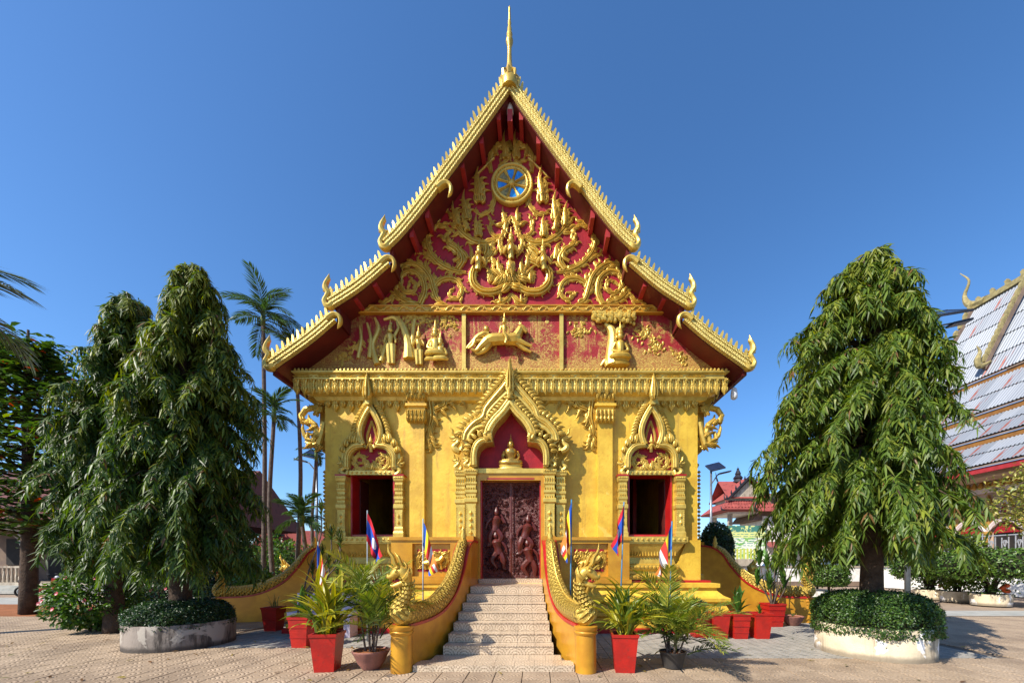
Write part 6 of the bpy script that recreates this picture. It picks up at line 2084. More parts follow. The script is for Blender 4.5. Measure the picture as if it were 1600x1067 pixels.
# motorbike by the hall steps
mbx, mby = G(62, 932)
MBK = thing('motorbike', 'red motor scooter parked by the hall steps', 'motorbike', (mbx, mby, 0), rad(25))
for q in (-0.6, 0.62):
    t = MB()
    t.tube([(q + 0.25 * math.cos(a * PI / 10), 0, 0.28 + 0.25 * math.sin(a * PI / 10)) for a in range(21)], 0.045, 8, (0, 1, 0))
    t.build('tyre', M['black'], MBK)
    t = MB(); t.lathe([(0.05, -0.04), (0.18, -0.01), (0.18, 0.01), (0.05, 0.04)], (0, 0, 0), 12)
    o = t.build('rim', M['steel'], MBK); o.location = (q, 0, 0.28); o.rotation_euler = (PI / 2, 0, 0)
MB().tube(smooth_path([(0.55, 0, 0.62), (0.3, 0, 0.5), (0.05, 0, 0.38), (-0.15, 0, 0.42), (-0.3, 0, 0.62), (-0.7, 0, 0.72)], 4), [0.06, 0.12, 0.1, 0.1, 0.14, 0.06], 10, (0, 1, 0), 1.3).build('body', M['redpaint'], MBK, True)
MB().prism([(0.42, 0.3), (0.62, 0.35), (0.66, 0.9), (0.5, 0.95)], -0.16, 0.16).build('leg_shield', M['redpaint'], MBK)
MB().tube(smooth_path([(-0.72, 0, 0.80), (-0.4, 0, 0.80), (0.0, 0, 0.74)], 4), [0.07, 0.11, 0.07], 10, (0, 1, 0), 1.3).build('seat', M['darkmetal'], MBK, True)
MB().tube([(0.62, 0, 0.3), (0.52, 0, 1.0)], 0.035, 8).build('fork', M['steel'], MBK)
MB().tube(smooth_path([(0.42, -0.34, 1.04), (0.54, -0.1, 1.0), (0.54, 0.1, 1.0), (0.42, 0.34, 1.04)], 3), 0.018, 6).build('handlebar', M['darkmetal'], MBK)
MB().ball((0.62, 0, 0.98), 0.09, 10, 7).build('headlight', M['bulb'], MBK)
for q in (-1, 1): MB().lathe([(0.005, 0), (0.06, 0.01), (0.06, 0.02)], (0.45, q * 0.3, 1.16), 8).build('mirror', M['steel'], MBK)
MB().tube([(0.1, 0.12, 0.3), (0.0, 0.2, 0.0)], 0.015, 5).build('kickstand', M['steel'], MBK)

# sea almond tree with broad leaves, some turned red
def almond_tree(label, x, y, H, seed):
    rng = np.random.default_rng(seed)
    root = thing('sea_almond_tree', label, 'tree', (x, y, 0))
    tr = MB()
    tr.tube(smooth_path([(0, 0, 0), (0.05, 0, H * 0.35), (-0.05, 0, H * 0.7), (0, 0, H)], 4), [0.22, 0.18, 0.1, 0.03], 10)
    lb = LB()
    n_ = 90
    for i in range(n_):
        az = i * 2.4; t = (i + 0.5) / n_
        z0 = H * (0.26 + 0.68 * t)
        r = 2.5 * math.sin(PI * (0.28 + 0.64 * t)) * rng.uniform(0.7, 1.05)
        e = np.array([math.cos(az) * r, math.sin(az) * r, z0 + r * 0.18])
        tr.tube([(0, 0, z0), tuple(e * np.array([0.55, 0.55, 0]) + np.array([0, 0, z0 + 0.08 * r])), tuple(e)], [0.05, 0.035, 0.012], 5)
        for k in range(7):
            u = 0.4 + 0.6 * k / 6
            b = np.array([e[0] * u, e[1] * u, z0 + r * 0.18 * u])
            m = 11
            a = rng.uniform(0, 2 * PI, m)
            D = np.stack([np.cos(a), np.sin(a), rng.uniform(-0.35, 0.5, m)], 1)
            C = pick([(0.05, 0.10, 0.016), (0.075, 0.135, 0.02), (0.03, 0.065, 0.014), (0.28, 0.04, 0.012), (0.12, 0.16, 0.02)], m, rng, (0.38, 0.27, 0.23, 0.025, 0.095))
            lb.add(*leaves(b + rng.normal(0, 0.18, (m, 3)), D, np.array([0, 0, 1.0]) + rng.normal(0, 0.35, (m, 3)), rng.uniform(0.2, 0.32, m), rng.uniform(0.055, 0.085, m), C, 0.3, (0.45, 0.75, 0.78, 1.0)))
    tr.build('trunk', M['bark'], root, True)
    link_mesh('crown', lb.mesh('crown', M['gloss_leaf']), None, root)
ax_, _ = W(58, 0, 3.0)
almond_tree('broad-leaved sea almond tree with scattered red leaves', ax_ - 0.3, 3.0, 9.6, 71)

# palms
def palm(label, x, y, H, nf, L, seed, cols, trunk=0.11, group=None, name='palm_tree', ll=0.5, tilt0=-1.25, shaft=True):
    rng = np.random.default_rng(seed)
    root = thing(name, label, 'palm tree', (x, y, 0), 0, group)
    b = rng.normal(0, 0.15)
    MB().tube(smooth_path([(0, 0, 0), (b, 0, H * 0.5), (0, 0, H)], 6), [trunk * 1.2, trunk, trunk * 0.85], 9).build('trunk', M['palmbark'], root, True)
    if shaft: MB().lathe([(trunk * 0.9, -0.15), (trunk * 1.15, 0.2), (trunk * 0.6, 0.8), (0.02, 1.3)], (0, 0, H), 9).build('crownshaft', M['palmgreen'], root, True)
    ms = [frond_mesh('frond', L * rng.uniform(0.85, 1.1), 34, ll, 0.024, rng.uniform(0.7, 1.2), cols, rng, 0.25, 'leaf', 0.5, 0.1, 0.025) for _ in range(4)]
    for k in range(nf):
        t = k / nf
        place_leaf(root, 'frond', ms[k % 4], k * 2.4 + rng.normal(0, 0.2), tilt0 + 1.5 * t + rng.normal(0, 0.1), (0, 0, H + 0.5 - 0.5 * t), rng.normal(0, 0.3))
    return root
M['palmgreen'] = blotch('green_crownshaft', (0.10, 0.16, 0.04), (0.07, 0.12, 0.03), 6, 0.5)
PC = [(0.04, 0.085, 0.016), (0.06, 0.115, 0.02), (0.028, 0.055, 0.014)]
gp = 'betel palms behind the side stairs'
def palm_at(label, px, py, y, nf, L, seed, tr_=0.11, ll=0.5):
    x, z = W(px, py, y)
    return palm(label, x, y, z, nf, L, seed, PC, tr_, gp, 'betel_palm', ll)
palm_at('tallest betel palm with a full round crown above the low roof corner', 411, 505, 9.5, 15, 2.0, 81, 0.10, 0.62)
palm_at('betel palm whose crown is partly hidden behind the roof finial', 462, 556, 10.5, 11, 1.8, 82, 0.10)
palm_at('shorter betel palm with thin fronds just past the dark mast tree', 428, 655, 9.0, 9, 1.5, 83, 0.10)
palm_at('slender young betel palm with a small crown by the street lamp', 494, 716, 12.0, 9, 1.1, 84, 0.09, 0.35)
palm_at('short bushy betel palm low behind the side stairs', 472, 818, 8.0, 12, 1.3, 85, 0.10)
x0, z0 = W(-70, 425, -1.2)
palm('coconut palm whose long fronds hang in from the side of the yard', x0 - 0.7, -1.2, z0 - 0.6, 13, 1.9, 91, [(0.055, 0.075, 0.016), (0.085, 0.10, 0.02), (0.035, 0.05, 0.014)], 0.16, None, 'coconut_palm', 0.75)

# clipped balls and loose green behind the side stairs
for i, (px, py, R_, lab) in enumerate(((328, 893, 0.75, 'round clipped bush beside the hall, close to the dark trunk'), (372, 893, 0.85, 'round clipped bush just behind the rearing side serpent'), (404, 893, 0.8, 'round clipped bush behind the second side serpent'))):
    y_ = 9.5 + i * 0.6
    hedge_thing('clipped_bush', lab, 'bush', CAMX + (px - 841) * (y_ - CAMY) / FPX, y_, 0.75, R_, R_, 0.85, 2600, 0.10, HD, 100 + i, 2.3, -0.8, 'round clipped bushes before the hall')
for i, (px, y_, R_, H_, lab) in enumerate(((430, 11.5, 1.5, 3.0, 'leafy green shrub among the palm trunks'), (470, 12.5, 1.7, 2.8, 'broad shrub under the slender betel palm'), (345, 7.0, 0.9, 1.5, 'dark low shrub behind the side serpents'), (400, 6.2, 0.8, 1.3, 'leafy low shrub right behind the side serpents'), (255, 6.0, 1.2, 1.6, 'shaded shrub between the mast tree trunks'), (500, 11.0, 1.2, 2.2, 'shrub against the temple corner behind the dragon plant'))):
    loose_bush(lab, CAMX + (px - 841) * (y_ - CAMY) / FPX, y_, R_, H_, 110 + i, HD if i in (2, 4) else BG, 1800, 0.2, None, 0, (0, 0, 0), 'shrub', 'shrub', 'shrubs behind the side stairs')

# solar street lamps
def street_lamp(label, px, py_panel, y, dirx, armL, pw_=1.1, z_extra=0.0):
    x, zt = W(px, py_panel, y)
    root = thing('street_lamp', label, 'street lamp', (x, y, 0), 0, 'solar street lamps')
    MB().tube([(0, 0, 0), (0, 0, zt)], [0.09, 0.06], 10).build('pole', M['steel'], root, True)
    MB().tube([(0, 0, zt - 0.9), (dirx * armL * 0.55, 0, zt - 0.35), (dirx * armL, 0, zt - 0.2)], [0.04, 0.035, 0.03], 8).build('arm', M['steel'], root)
    MB().obox((dirx * armL * 1.15, 0, zt - 0.2), (dirx * 0.35, 0, 0.08), (0, 0.14, 0), (0, 0, 0.04)).build('lamp_head', M['darkmetal'], root)
    p = MB().obox((dirx * 0.25, 0, zt + 0.15), (pw_ * 0.5, 0, 0.10 * dirx), (0, 0.42, 0.26), (0, -0.012, 0.02))
    p.build('solar_panel', M['solar'], root)
    p = MB()
    for a, b in (((-1, -1), (1, -1)), ((1, -1), (1, 1)), ((1, 1), (-1, 1)), ((-1, 1), (-1, -1))):
        def pt(q): return Vector((dirx * 0.25, 0, zt + 0.15)) + Vector((pw_ * 0.5, 0, 0.10 * dirx)) * q[0] + Vector((0, 0.42, 0.26)) * q[1]
        p.beam(pt(a), pt(b), 0.05, 0.07)
    p.build('panel_frame', M['darkmetal'], root)
    MB().beam((0, 0, zt - 0.1), (dirx * 0.25, 0, zt + 0.14), 0.06, 0.06).build('bracket', M['darkmetal'], root)
    return root
M['solar'] = blotch('solar_cells', (0.012, 0.016, 0.035), (0.02, 0.025, 0.05), 4, 0.2, 0.2)
street_lamp('solar street lamp on a thin pole beside the slender palm', 495, 714, 12.5, -1, 0.8, 0.8)
street_lamp('solar street lamp between the temple corner and the bell tower', 1111, 733, 13.0, 1, 0.7, 0.8)
lx, lz = W(1415, 490, 3.6)
sl3 = street_lamp('big solar street lamp rising behind the bright mast tree', 1418, 496, 3.6, 1, 1.6, 1.2)
for ch in sl3.children:
    if ch.name.startswith(('solar', 'panel', 'bracket')): ch.location.x += 1.0
MB().beam((0, 0, lz - 0.15), (1.0, 0, lz - 0.05), 0.06, 0.06).build('cross_arm', M['darkmetal'], sl3)
# ------------------------------------------------------------------ right background
hedge_thing('topiary_bush', 'dark egg-shaped clipped bush just past the temple corner', 'bush', CAMX + (1119 - 841) * 15 / FPX, 5.0, 2.1, 0.62, 0.62, 1.15, 3500, 0.09, HD, 120, 2.2, -0.95)
MB_t = MB().tube([(0, 0, -2.1), (0, 0, -0.6)], [0.08, 0.07], 8)
o = [q for q in bpy.data.objects if q.name.startswith('topiary_bush')][0]
MB_t.build('trunk', M['bark'], o)

# bell tower with red tiled roofs
BTY = 26.0
btx = CAMX + (1153 - 841) * (BTY - CAMY) / FPX
def zz(py, y=BTY): return W(0, py, y)[1]
BT = thing('bell_tower', 'small bell tower with red tiled tiered roof and black pointed finial', 'tower', (btx, BTY, 0))
u_ = (BTY - CAMY) / FPX
MB().box(-1.6, 1.6, -1.6, 1.6, 0, zz(850)).build('base', M['oldwall'], BT)
for sx in (-1, 1):
    for sy in (-1, 1):
        MB().sq([(0.2, 0.2, zz(850)), (0.16, 0.16, zz(848)), (0.16, 0.16, zz(806)), (0.24, 0.24, zz(803))], (sx * 1.5, sy * 1.5)).build('column', M['oldwall'], BT)
MB().box(-1.75, 1.75, -1.75, 1.75, zz(806), zz(800)).build('beam', M['white'], BT)
MB().sq([(2.4, 2.4, zz(803)), (2.5, 2.5, zz(801)), (1.6, 1.6, zz(787)), (1.5, 1.5, zz(787))]).build('lower_roof', M['pinktile'], BT)
MB().box(-1.45, 1.45, -1.45, 1.45, zz(788), zz(776)).build('wall', M['white'], BT)
gz0, gz1 = zz(790), zz(752)
ur = MB()
for sgx in (-1, 1):
    ur.add([(sgx * 1.9, -1.9, gz0 + 0.4), (sgx * 1.9, 1.9, gz0 + 0.4), (0, 1.9, gz1), (0, -1.9, gz1)], [(0, 1, 2, 3)])
    ur.add([(-1.9, sgx * 1.9, gz0 + 0.4), (1.9, sgx * 1.9, gz0 + 0.4), (1.9, 0, gz1), (-1.9, 0, gz1)], [(0, 1, 2, 3)])
ur.build('upper_roof', M['pinktile'], BT)
MB().prism([(-1.5, gz0 + 0.4), (1.5, gz0 + 0.4), (0, gz1 - 0.35)], -1.75, -1.6).build('gable', M['oldwall'], BT)
for sgx in (-1, 1):
    MB().prism([(sgx * 2.05, gz0 + 0.25), (sgx * 1.85, gz0 + 0.25), (0, gz1 - 0.15), (0, gz1 + 0.12)], -2.02, -1.9).build('barge_board', M['darkmetal'], BT)
    for k in range(5):
        t = k / 4
        MB().lathe([(0.05, 0), (0.09, 0.15), (0.02, 0.4)], (sgx * 2.0 * (1 - t * 0.8), -1.96, gz0 + 0.3 + (gz1 - gz0 - 0.2) * t * 0.8), 6).build('ridge_spike', M['darkmetal'], BT)
    MB().tube(smooth_path([(sgx * 1.95, -1.96, gz0 + 0.3), (sgx * 2.2, -1.96, gz0 + 0.35), (sgx * 2.25, -1.96, gz0 + 0.8)], 3), [0.08, 0.07, 0.01], 6).build('corner_finial', M['darkmetal'], BT)
    MB().tube(smooth_path([(sgx * 2.4, -2.4, zz(802)), (sgx * 2.7, -2.45, zz(801)), (sgx * 2.75, -2.45, zz(796))], 3), [0.08, 0.07, 0.01], 6).build('corner_finial', M['darkmetal'], BT)
    MB().tube(smooth_path([(sgx * 1.9, 0, gz1), (sgx * 2.0, 0, gz1 + 0.3), (sgx * 2.1, 0, gz1 + 0.9)], 3), [0.08, 0.07, 0.01], 6).build('ridge_finial', M['darkmetal'], BT)
MB().lathe([(0.5, gz1 - 0.1), (0.35, gz1 + 0.2), (0.45, gz1 + 0.3), (0.22, gz1 + 0.6), (0.28, gz1 + 0.7), (0.1, gz1 + 1.1), (0.12, gz1 + 1.2), (0.03, zz(731)), (0.005, zz(728))], (0, 0, 0), 8).build('finial', M['darkmetal'], BT)
tm = MB(); tm.tube([(0, 0, 0), (0, -0.5, 0)], 0.13, 6); tme = tm.mesh('roof_tile', M['pinktile'])
lr = [c for c in BT.children if c.name.startswith('lower_roof')][0]
sl_a = math.atan2(zz(787) - zz(801), 0.9)
for k in range(17):
    for r in range(2):
        xx = (-2.3 + k * 0.2875) * (1 - 0.2 * r)
        o = link_mesh('roof_tile', tme, None, lr, (xx, -1.95 + r * 0.42 - 0.0, zz(801) + (0.5 + r * 0.42) * math.tan(sl_a) * 0.98))
        o.rotation_euler = (sl_a, 0, 0)
ur_o = [c for c in BT.children if c.name.startswith('upper_roof')][0]

# low hall with red roof edge beside it
LHY = 24.0
lhx = CAMX + (1228 - 841) * (LHY - CAMY) / FPX
LH = thing('gate_hall', 'low hall with red tiled roof end and brown board wall next to the bell tower', 'building', (lhx, LHY, 0))
a0, a1 = (1186 - 1228) * (LHY - CAMY) / FPX, 5.0
zl = lambda py: W(0, py, LHY)[1]
MB().box(a0 + 0.4, a1, 0, 4, 0, zl(806)).build('wall', M['white'], LH)
MB().prism([(a0 - 0.5, zl(812)), (a1, zl(812)), (a1, zl(765)), (a0 + 1.6, zl(768))], 0.2, 4.0).build('board_wall', M['dark_wall'], LH)
MB().add([(a0 - 0.7, -0.8, zl(800)), (a1, -0.8, zl(800)), (a1, 2.2, zl(755)), (a0 + 1.5, 2.2, zl(765))], [(0, 1, 2, 3)]).build('roof', M['pinktile'], LH)
MB().add([(a0 - 0.4, -2.2, zl(856)), (a1, -2.2, zl(856)), (a1, 0.0, zl(846)), (a0 + 0.4, 0.0, zl(846))], [(0, 1, 2, 3)]).build('lean_to_roof', M['pinktile'], LH)
MB().tube(smooth_path([(a0 - 0.6, -0.8, zl(800)), (a0 - 0.8, -0.8, zl(795)), (a0 - 0.7, -0.8, zl(784))], 3), [0.1, 0.09, 0.01], 6).build('roof_finial', M['darkmetal'], LH)

# printed banner
def banner_mat():
    m = Mat('printed_banner', 0.5, 0, 0.3)
    x, y, z = m.xyz(m.objpos())
    n = m.noise(1.6, 4, 0.6, m.objpos(), 1.2, (1, 1, 2.2))
    c = m.mix(n.step(0.42, 0.5), (0.20, 0.42, 0.10), (0.70, 0.74, 0.62))
    c = m.mix(z.gt(1.55), c, (0.62, 0.66, 0.25))
    c = m.mix(z.gt(2.0) * m.noise(3, 3, 0.6, m.objpos()).gt(0.45), c, (0.06, 0.20, 0.16))
    stripe = ((z * 6.0).fract()).gt(0.72) * m.noise(5, 2, 0.5, m.objpos()).gt(0.5)
    c = m.mix(stripe * z.gt(0.9), c, (0.05, 0.22, 0.20))
    blk = (x.abs()).lt(0.9) * z.lt(0.75) * ((x * 4.0).fract()).gt(0.4)
    c = m.mix(blk, c, (0.52, 0.55, 0.10))
    m.color(c)
    return m.m
M['banner'] = banner_mat()
BNY = 18.0
bnx = CAMX + (1164 - 841) * (BNY - CAMY) / FPX
zb = lambda py: W(0, py, BNY)[1]
BN = thing('printed_banner', 'large green and white printed banner on posts below the bell tower', 'banner', (bnx, BNY, 0))
o = MB().box(-1.5, 1.5, -0.03, 0.03, 0, zb(821) - zb(873)).build('sheet', M['banner'], BN); o.location.z = zb(873)
for q in (-1.52, 1.52): MB().box(q - 0.05, q + 0.05, -0.06, 0.06, 0, zb(819)).build('post', M['steel'], BN)
BN2x = CAMX + (1277 - 841) * (BNY + 6 - CAMY) / FPX
BN2 = thing('printed_banner', 'pale turquoise printed banner partly behind the bright mast tree', 'banner', (BN2x, BNY + 6, 0))
M['turq'] = blotch('turquoise_print', (0.35, 0.62, 0.62), (0.62, 0.72, 0.70), 1.2, 0.5, 0, 0, 10, 0.3, (0.2, 0.5, 0.55), True)
MB().box(-1.4, 1.4, -0.03, 0.03, 1.0, 3.2).build('sheet', M['turq'], BN2)
for q in (-1.42, 1.42): MB().box(q - 0.05, q + 0.05, -0.06, 0.06, 0, 3.25).build('post', M['steel'], BN2)

# white pickup
PKY = 20.0
pkx = CAMX + (1202 - 841) * (PKY - CAMY) / FPX
PK = thing('pickup_truck', 'white double-cab pickup parked by the banner', 'truck', (pkx, PKY, 0))
M['carwhite'] = blotch('white_car_paint', (0.78, 0.78, 0.78), (0.74, 0.74, 0.75), 2, 0.25, 0, 0, 10, 0.6)
M['carglass'] = blotch('tinted_glass', (0.02, 0.025, 0.03), (0.03, 0.035, 0.04), 2, 0.08, 0, 0, 10, 0.7)
prof = [(-2.6, 0.55), (-2.62, 1.08), (-0.95, 1.1), (-0.8, 1.12), (-0.55, 1.72), (0.55, 1.76), (0.9, 1.62), (1.35, 1.14), (2.45, 1.02), (2.62, 0.85), (2.62, 0.5), (2.2, 0.42), (2.05, 0.78), (1.75, 0.86), (1.45, 0.8), (1.28, 0.42), (-1.2, 0.42), (-1.36, 0.8), (-1.66, 0.88), (-1.98, 0.8), (-2.12, 0.45)]
MB().prism(prof, -0.88, 0.88).build('body', M['carwhite'], PK)
for s in ([(-0.62, 1.14), (-0.45, 1.62), (0.1, 1.66), (0.1, 1.14)], [(0.18, 1.14), (0.18, 1.66), (0.55, 1.66), (0.85, 1.52), (1.15, 1.16)]):
    MB().prism(s, -0.9, 0.9).build('side_window', M['carglass'], PK)
for q in (-1.66, 1.75):
    for sy in (-1, 1):
        t = MB(); t.lathe([(0.2, -0.12), (0.36, -0.11), (0.38, 0.0), (0.36, 0.11), (0.2, 0.12)], (0, 0, 0), 18)
        wh = t.build('wheel', M['black'], PK); wh.location = (q, sy * 0.8, 0.38); wh.rotation_euler = (PI / 2, 0, 0)
        r = MB().lathe([(0.21, -0.125), (0.1, -0.10), (0.1, 0.10), (0.21, 0.125)], (0, 0, 0), 12).build('rim', M['steel'], wh)
MB().box(-2.64, -2.55, -0.86, -0.7, 0.75, 1.05).build('tail_light', M['redpaint'], PK)
MB().box(2.45, 2.6, -0.89, -0.6, 0.82, 0.98).build('headlight', M['bulb'], PK)
MB().box(1.0, 1.14, -1.08, -0.88, 1.1, 1.26).build('wing_mirror', M['carwhite'], PK)
MB().beam((-0.78, -0.8, 1.15), (-1.25, -0.8, 1.42), 0.06, 0.06).build('roll_bar', M['darkmetal'], PK)
MB().beam((-0.7, 0.85, 1.5), (-0.7, -0.85, 1.5), 0.06, 0.06).build('roll_bar', M['darkmetal'], PK)
for q in (-0.25, 0.55): MB().box(q, q + 0.18, -0.905, -0.88, 0.98, 1.02).build('door_handle', M['darkmetal'], PK)

# white low wall and clipped bushes in the middle distance
LW = thing('white_wall', 'long low white wall with dark coping in front of the metal-roofed temple', 'wall', (0, 0, 0))
wy = 19.0
MB().box(16.2, 60, wy, wy + 0.3, 0, W(0, 886, wy)[1]).build('face', M['white'], LW)
MB().box(16.2, 60, wy - 0.3, wy, 0, 0.35).build('foot', M['dark_wall'], LW)
MB().box(16.1, 60.1, wy - 0.06, wy + 0.36, W(0, 886, wy)[1], W(0, 884, wy)[1]).build('coping', M['oldwall'], LW)
for i, (px, py, R_, lab) in enumerate(((1295, 917, 0.85, 'bright flat-topped clipped bush left of the planter trunk beyond the serpent'), (1277, 912, 0.7, 'smaller flat-topped clipped bush beside the serpent head'))):
    y_ = 8.5 + i * 1.5
    x_ = CAMX + (px - 841) * (y_ - CAMY) / FPX
    hedge_thing('clipped_bush', lab, 'bush', x_, y_, 1.1, R_, R_ * 0.8, 0.5, 2600, 0.09, BG, 130 + i, 3.0, -0.9, 'flat clipped bushes across the yard')
    ob = thing('bush_planter', 'white tub under the ' + ('bright' if i == 0 else 'smaller') + ' flat-topped bush', 'planter', (x_, y_, 0), 0, 'tubs of the far bushes')
    MB().lathe([(0.5, 0), (0.55, 0.35), (0.5, 0.36)], (0, 0, 0), 16).build('tub', M['white'], ob)
    MB().tube([(0, 0, 0.3), (0, 0, 0.9)], 0.06, 6).build('stem', M['bark'], ob)
# three topiary planters at the right
def topiary(lab, lab2, px, py, wpx, seed, crown_w, crown_top, flowers, loose=False):
    x, y = G(px, py)
    s_ = FPX / (y - CAMY)
    root = thing('tub_planter', lab, 'planter', (x, y + 0.5, 0), 0, 'whitewashed tubs with bushes')
    r = wpx / 2 / s_
    MB().lathe([(r * 0.95, 0), (r, 0.4), (r, 0.46), (r * 0.9, 0.46), (r * 0.88, 0.4)], (0, 0, 0), 20).build('tub', M['wall_pale'], root, 'auto')
    MB().lathe([(r * 0.88, 0.36), (r * 0.88, 0.42)], (0, 0, 0), 16).build('soil', M['soil'], root)
    zt = W(0, crown_top, y)[1]
    if loose:
        loose_bush(lab2, x, y + 0.5, crown_w, zt - 0.42, seed, [(0.10, 0.16, 0.02), (0.16, 0.20, 0.02), (0.06, 0.10, 0.015)], 2600, 0.16, None, 0, (0, 0, 0), 'tub_bush', 'bush', 'bushes in the whitewashed tubs', 9, 0.42)
        return
    t = thing('tub_bush', lab2, 'bush', (x, y + 0.5, 0.42), 0, 'bushes in the whitewashed tubs')
    rng = np.random.default_rng(seed)
    tr = MB()
    for k in range(6):
        a = k * 1.05
        tr.tube(smooth_path([(0.08 * math.cos(a), 0.08 * math.sin(a), 0), (0.2 * math.cos(a + 0.4), 0.2 * math.sin(a + 0.4), 0.5), (0.6 * math.cos(a), 0.6 * math.sin(a), zt - 1.1)], 3), [0.05, 0.04, 0.02], 6)
    tr.build('stems', M['bark'], t)
    hh = (zt - 0.42) * 0.36
    core(crown_w, crown_w, hh, zt - 0.42 - hh, 2.4, -0.7).build('leaf_core', M['twig'], t, True)
    lb = LB(); lb.add(*hedge_shell(crown_w, crown_w, hh, 4200, rng, 0.11, BG, None, zt - 0.42 - hh, 2.4, -0.8, 0.1))
    m = 260
    P = np.stack([rng.normal(0, r * 0.5, m), rng.normal(0, r * 0.5, m), rng.uniform(0.0, 0.55, m)], 1)
    lb.add(*leaves(P, rng.normal(0, 1, (m, 3)) + np.array([0, 0, 0.6]), rng.normal(0, 1, (m, 3)), np.full(m, 0.16), np.full(m, 0.03), pick(BG, m, rng), 0.2))
    link_mesh('foliage', lb.mesh('foliage', M['leaf']), None, t)
    for k in range(flowers):
        f = MB(); f.ball((0, 0, 0), 0.09, 8, 6)
        f.build('flower', M['orangefl'], t, True, (rng.normal(0, r * 0.7), -r * 0.8, rng.uniform(0.15, 0.6)))
M['orangefl'] = blotch('orange_red_blossom', (0.55, 0.07, 0.02), (0.60, 0.14, 0.04), 20, 0.7, 0, 0.01, 60, 0.2, None, True)
topiary('low white tub under the umbrella-shaped bush behind the hedge planter', 'umbrella-shaped clipped bush with bare stems behind the hedge planter', 1470, 937, 40, 141, 1.35, 868, 3)
topiary('weathered grey tub under the loose yellow-green bush', 'loose yellow-green bush with wandering shoots between two clipped bushes', 1515, 941, 42, 142, 1.0, 832, 0, True)
topiary('low white tub with orange blossoms under the wide mushroom-shaped bush', 'wide mushroom-shaped clipped bush with orange flowers at its foot', 1571, 947, 48, 143, 1.55, 857, 4)
# yellow-leaved tree hanging in at the right edge
ytx, yty = CAMX + (1640 - 841) * 15.5 / FPX, 5.5
rng = np.random.default_rng(151)
yt = thing('yellow_leaf_tree', 'small tree with pale yellow-green leaves before the grille of the metal-roofed temple', 'tree', (ytx, yty, 0))
tr = MB(); tr.tube(smooth_path([(0, 0, 0), (0.1, 0, 2), (0, 0, 4.2)], 4), [0.12, 0.1, 0.05], 8)
lb = LB()
for i in range(34):
    a = i * 2.4; t = i / 34; r = 1.9 * math.sin(PI * (0.2 + 0.7 * t))
    z_ = 3.0 + 2.6 * t
    e = np.array([math.cos(a) * r, math.sin(a) * r, z_ + 0.3])
    tr.tube([(0, 0, z_ - 0.3), tuple(e)], [0.04, 0.012], 5)
    for k in range(6):
        m = 14
        b = np.array([0, 0, z_ - 0.3]) + (e - np.array([0, 0, z_ - 0.3])) * (0.45 + 0.1 * k)
        lb.add(*leaves(b + rng.normal(0, 0.16, (m, 3)), rng.normal(0, 1, (m, 3)), np.array([0, 0, 1.0]) + rng.normal(0, 0.5, (m, 3)), rng.uniform(0.12, 0.2, m), rng.uniform(0.03, 0.045, m), pick([(0.26, 0.25, 0.04), (0.16, 0.20, 0.03), (0.34, 0.30, 0.07)], m, rng), 0.2))
tr.build('trunk', M['bark'], yt, True)
link_mesh('crown', lb.mesh('crown', M['leaf']), None, yt)

# ------------------------------------------------------------------ neighbouring temple with corrugated metal roof
NT = thing('metal_roofed_temple', 'neighbouring temple with tall corrugated silver metal roof, rust streaks and ornate arches', 'temple', (0, 0, 0))
def sheet_mat():
    m = Mat('galvanised_sheet', 0.45, 0.35, 0.5)
    r = m.rand()
    c = m.mix(r, (0.30, 0.32, 0.35), (0.21, 0.23, 0.26))
    streak = m.noise(3.0, 4, 0.6, m.objpos(), 0.2, (2.2, 0.15, 0.15)).step(0.57, 0.64)
    rust = streak * r.gt(0.6)
    m.color(m.mix(rust, c, (0.26, 0.07, 0.045)))
    return m.m
M['sheet'] = sheet_mat()
M['ochre'] = blotch('ochre_fascia', (0.26, 0.115, 0.02), (0.19, 0.08, 0.015), 2, 0.5)
M['ntwall'] = blotch('pink_cream_wall', (0.50, 0.36, 0.26), (0.42, 0.29, 0.21), 2, 0.7)
M['ntgold'] = blotch('ochre_gold_relief', (0.48, 0.28, 0.06), (0.36, 0.19, 0.04), 5, 0.5, 0.2, 0.01, 20)
M['pinkwhite'] = blotch('pale_pink_trim', (0.66, 0.56, 0.54), (0.58, 0.48, 0.46), 4, 0.6)
M['grille'] = blotch('silver_grille', (0.50, 0.50, 0.52), (0.40, 0.40, 0.42), 6, 0.35, 0.5)
M['dullgold'] = blotch('weathered_gilt', (0.34, 0.28, 0.12), (0.22, 0.18, 0.08), 5, 0.6, 0.2)
tiers = [((32.0, 19.9), (28.5, 13.3), 17.5), ((28.6, 13.0), (26.8, 10.6), 17.5), ((27.0, 10.3), (25.4, 8.7), 17.5), ((25.6, 8.4), (24.0, 6.85), 17.5)]
def corr_mesh(wd, ln):
    n = 28
    vs, fs = [], []
    for j in (0, 1):
        for i in range(n + 1):
            vs.append((-wd / 2 + wd * i / n, j * ln, 0.03 * math.sin(i / n * 2 * PI * 5) + (0.06 if j == 0 else 0)))
    fs = [(i, i + 1, n + 2 + i, n + 1 + i) for i in range(n)]
    return MB().add(vs, fs).mesh('metal_sheet', M['sheet'], True)
SW = 0.86
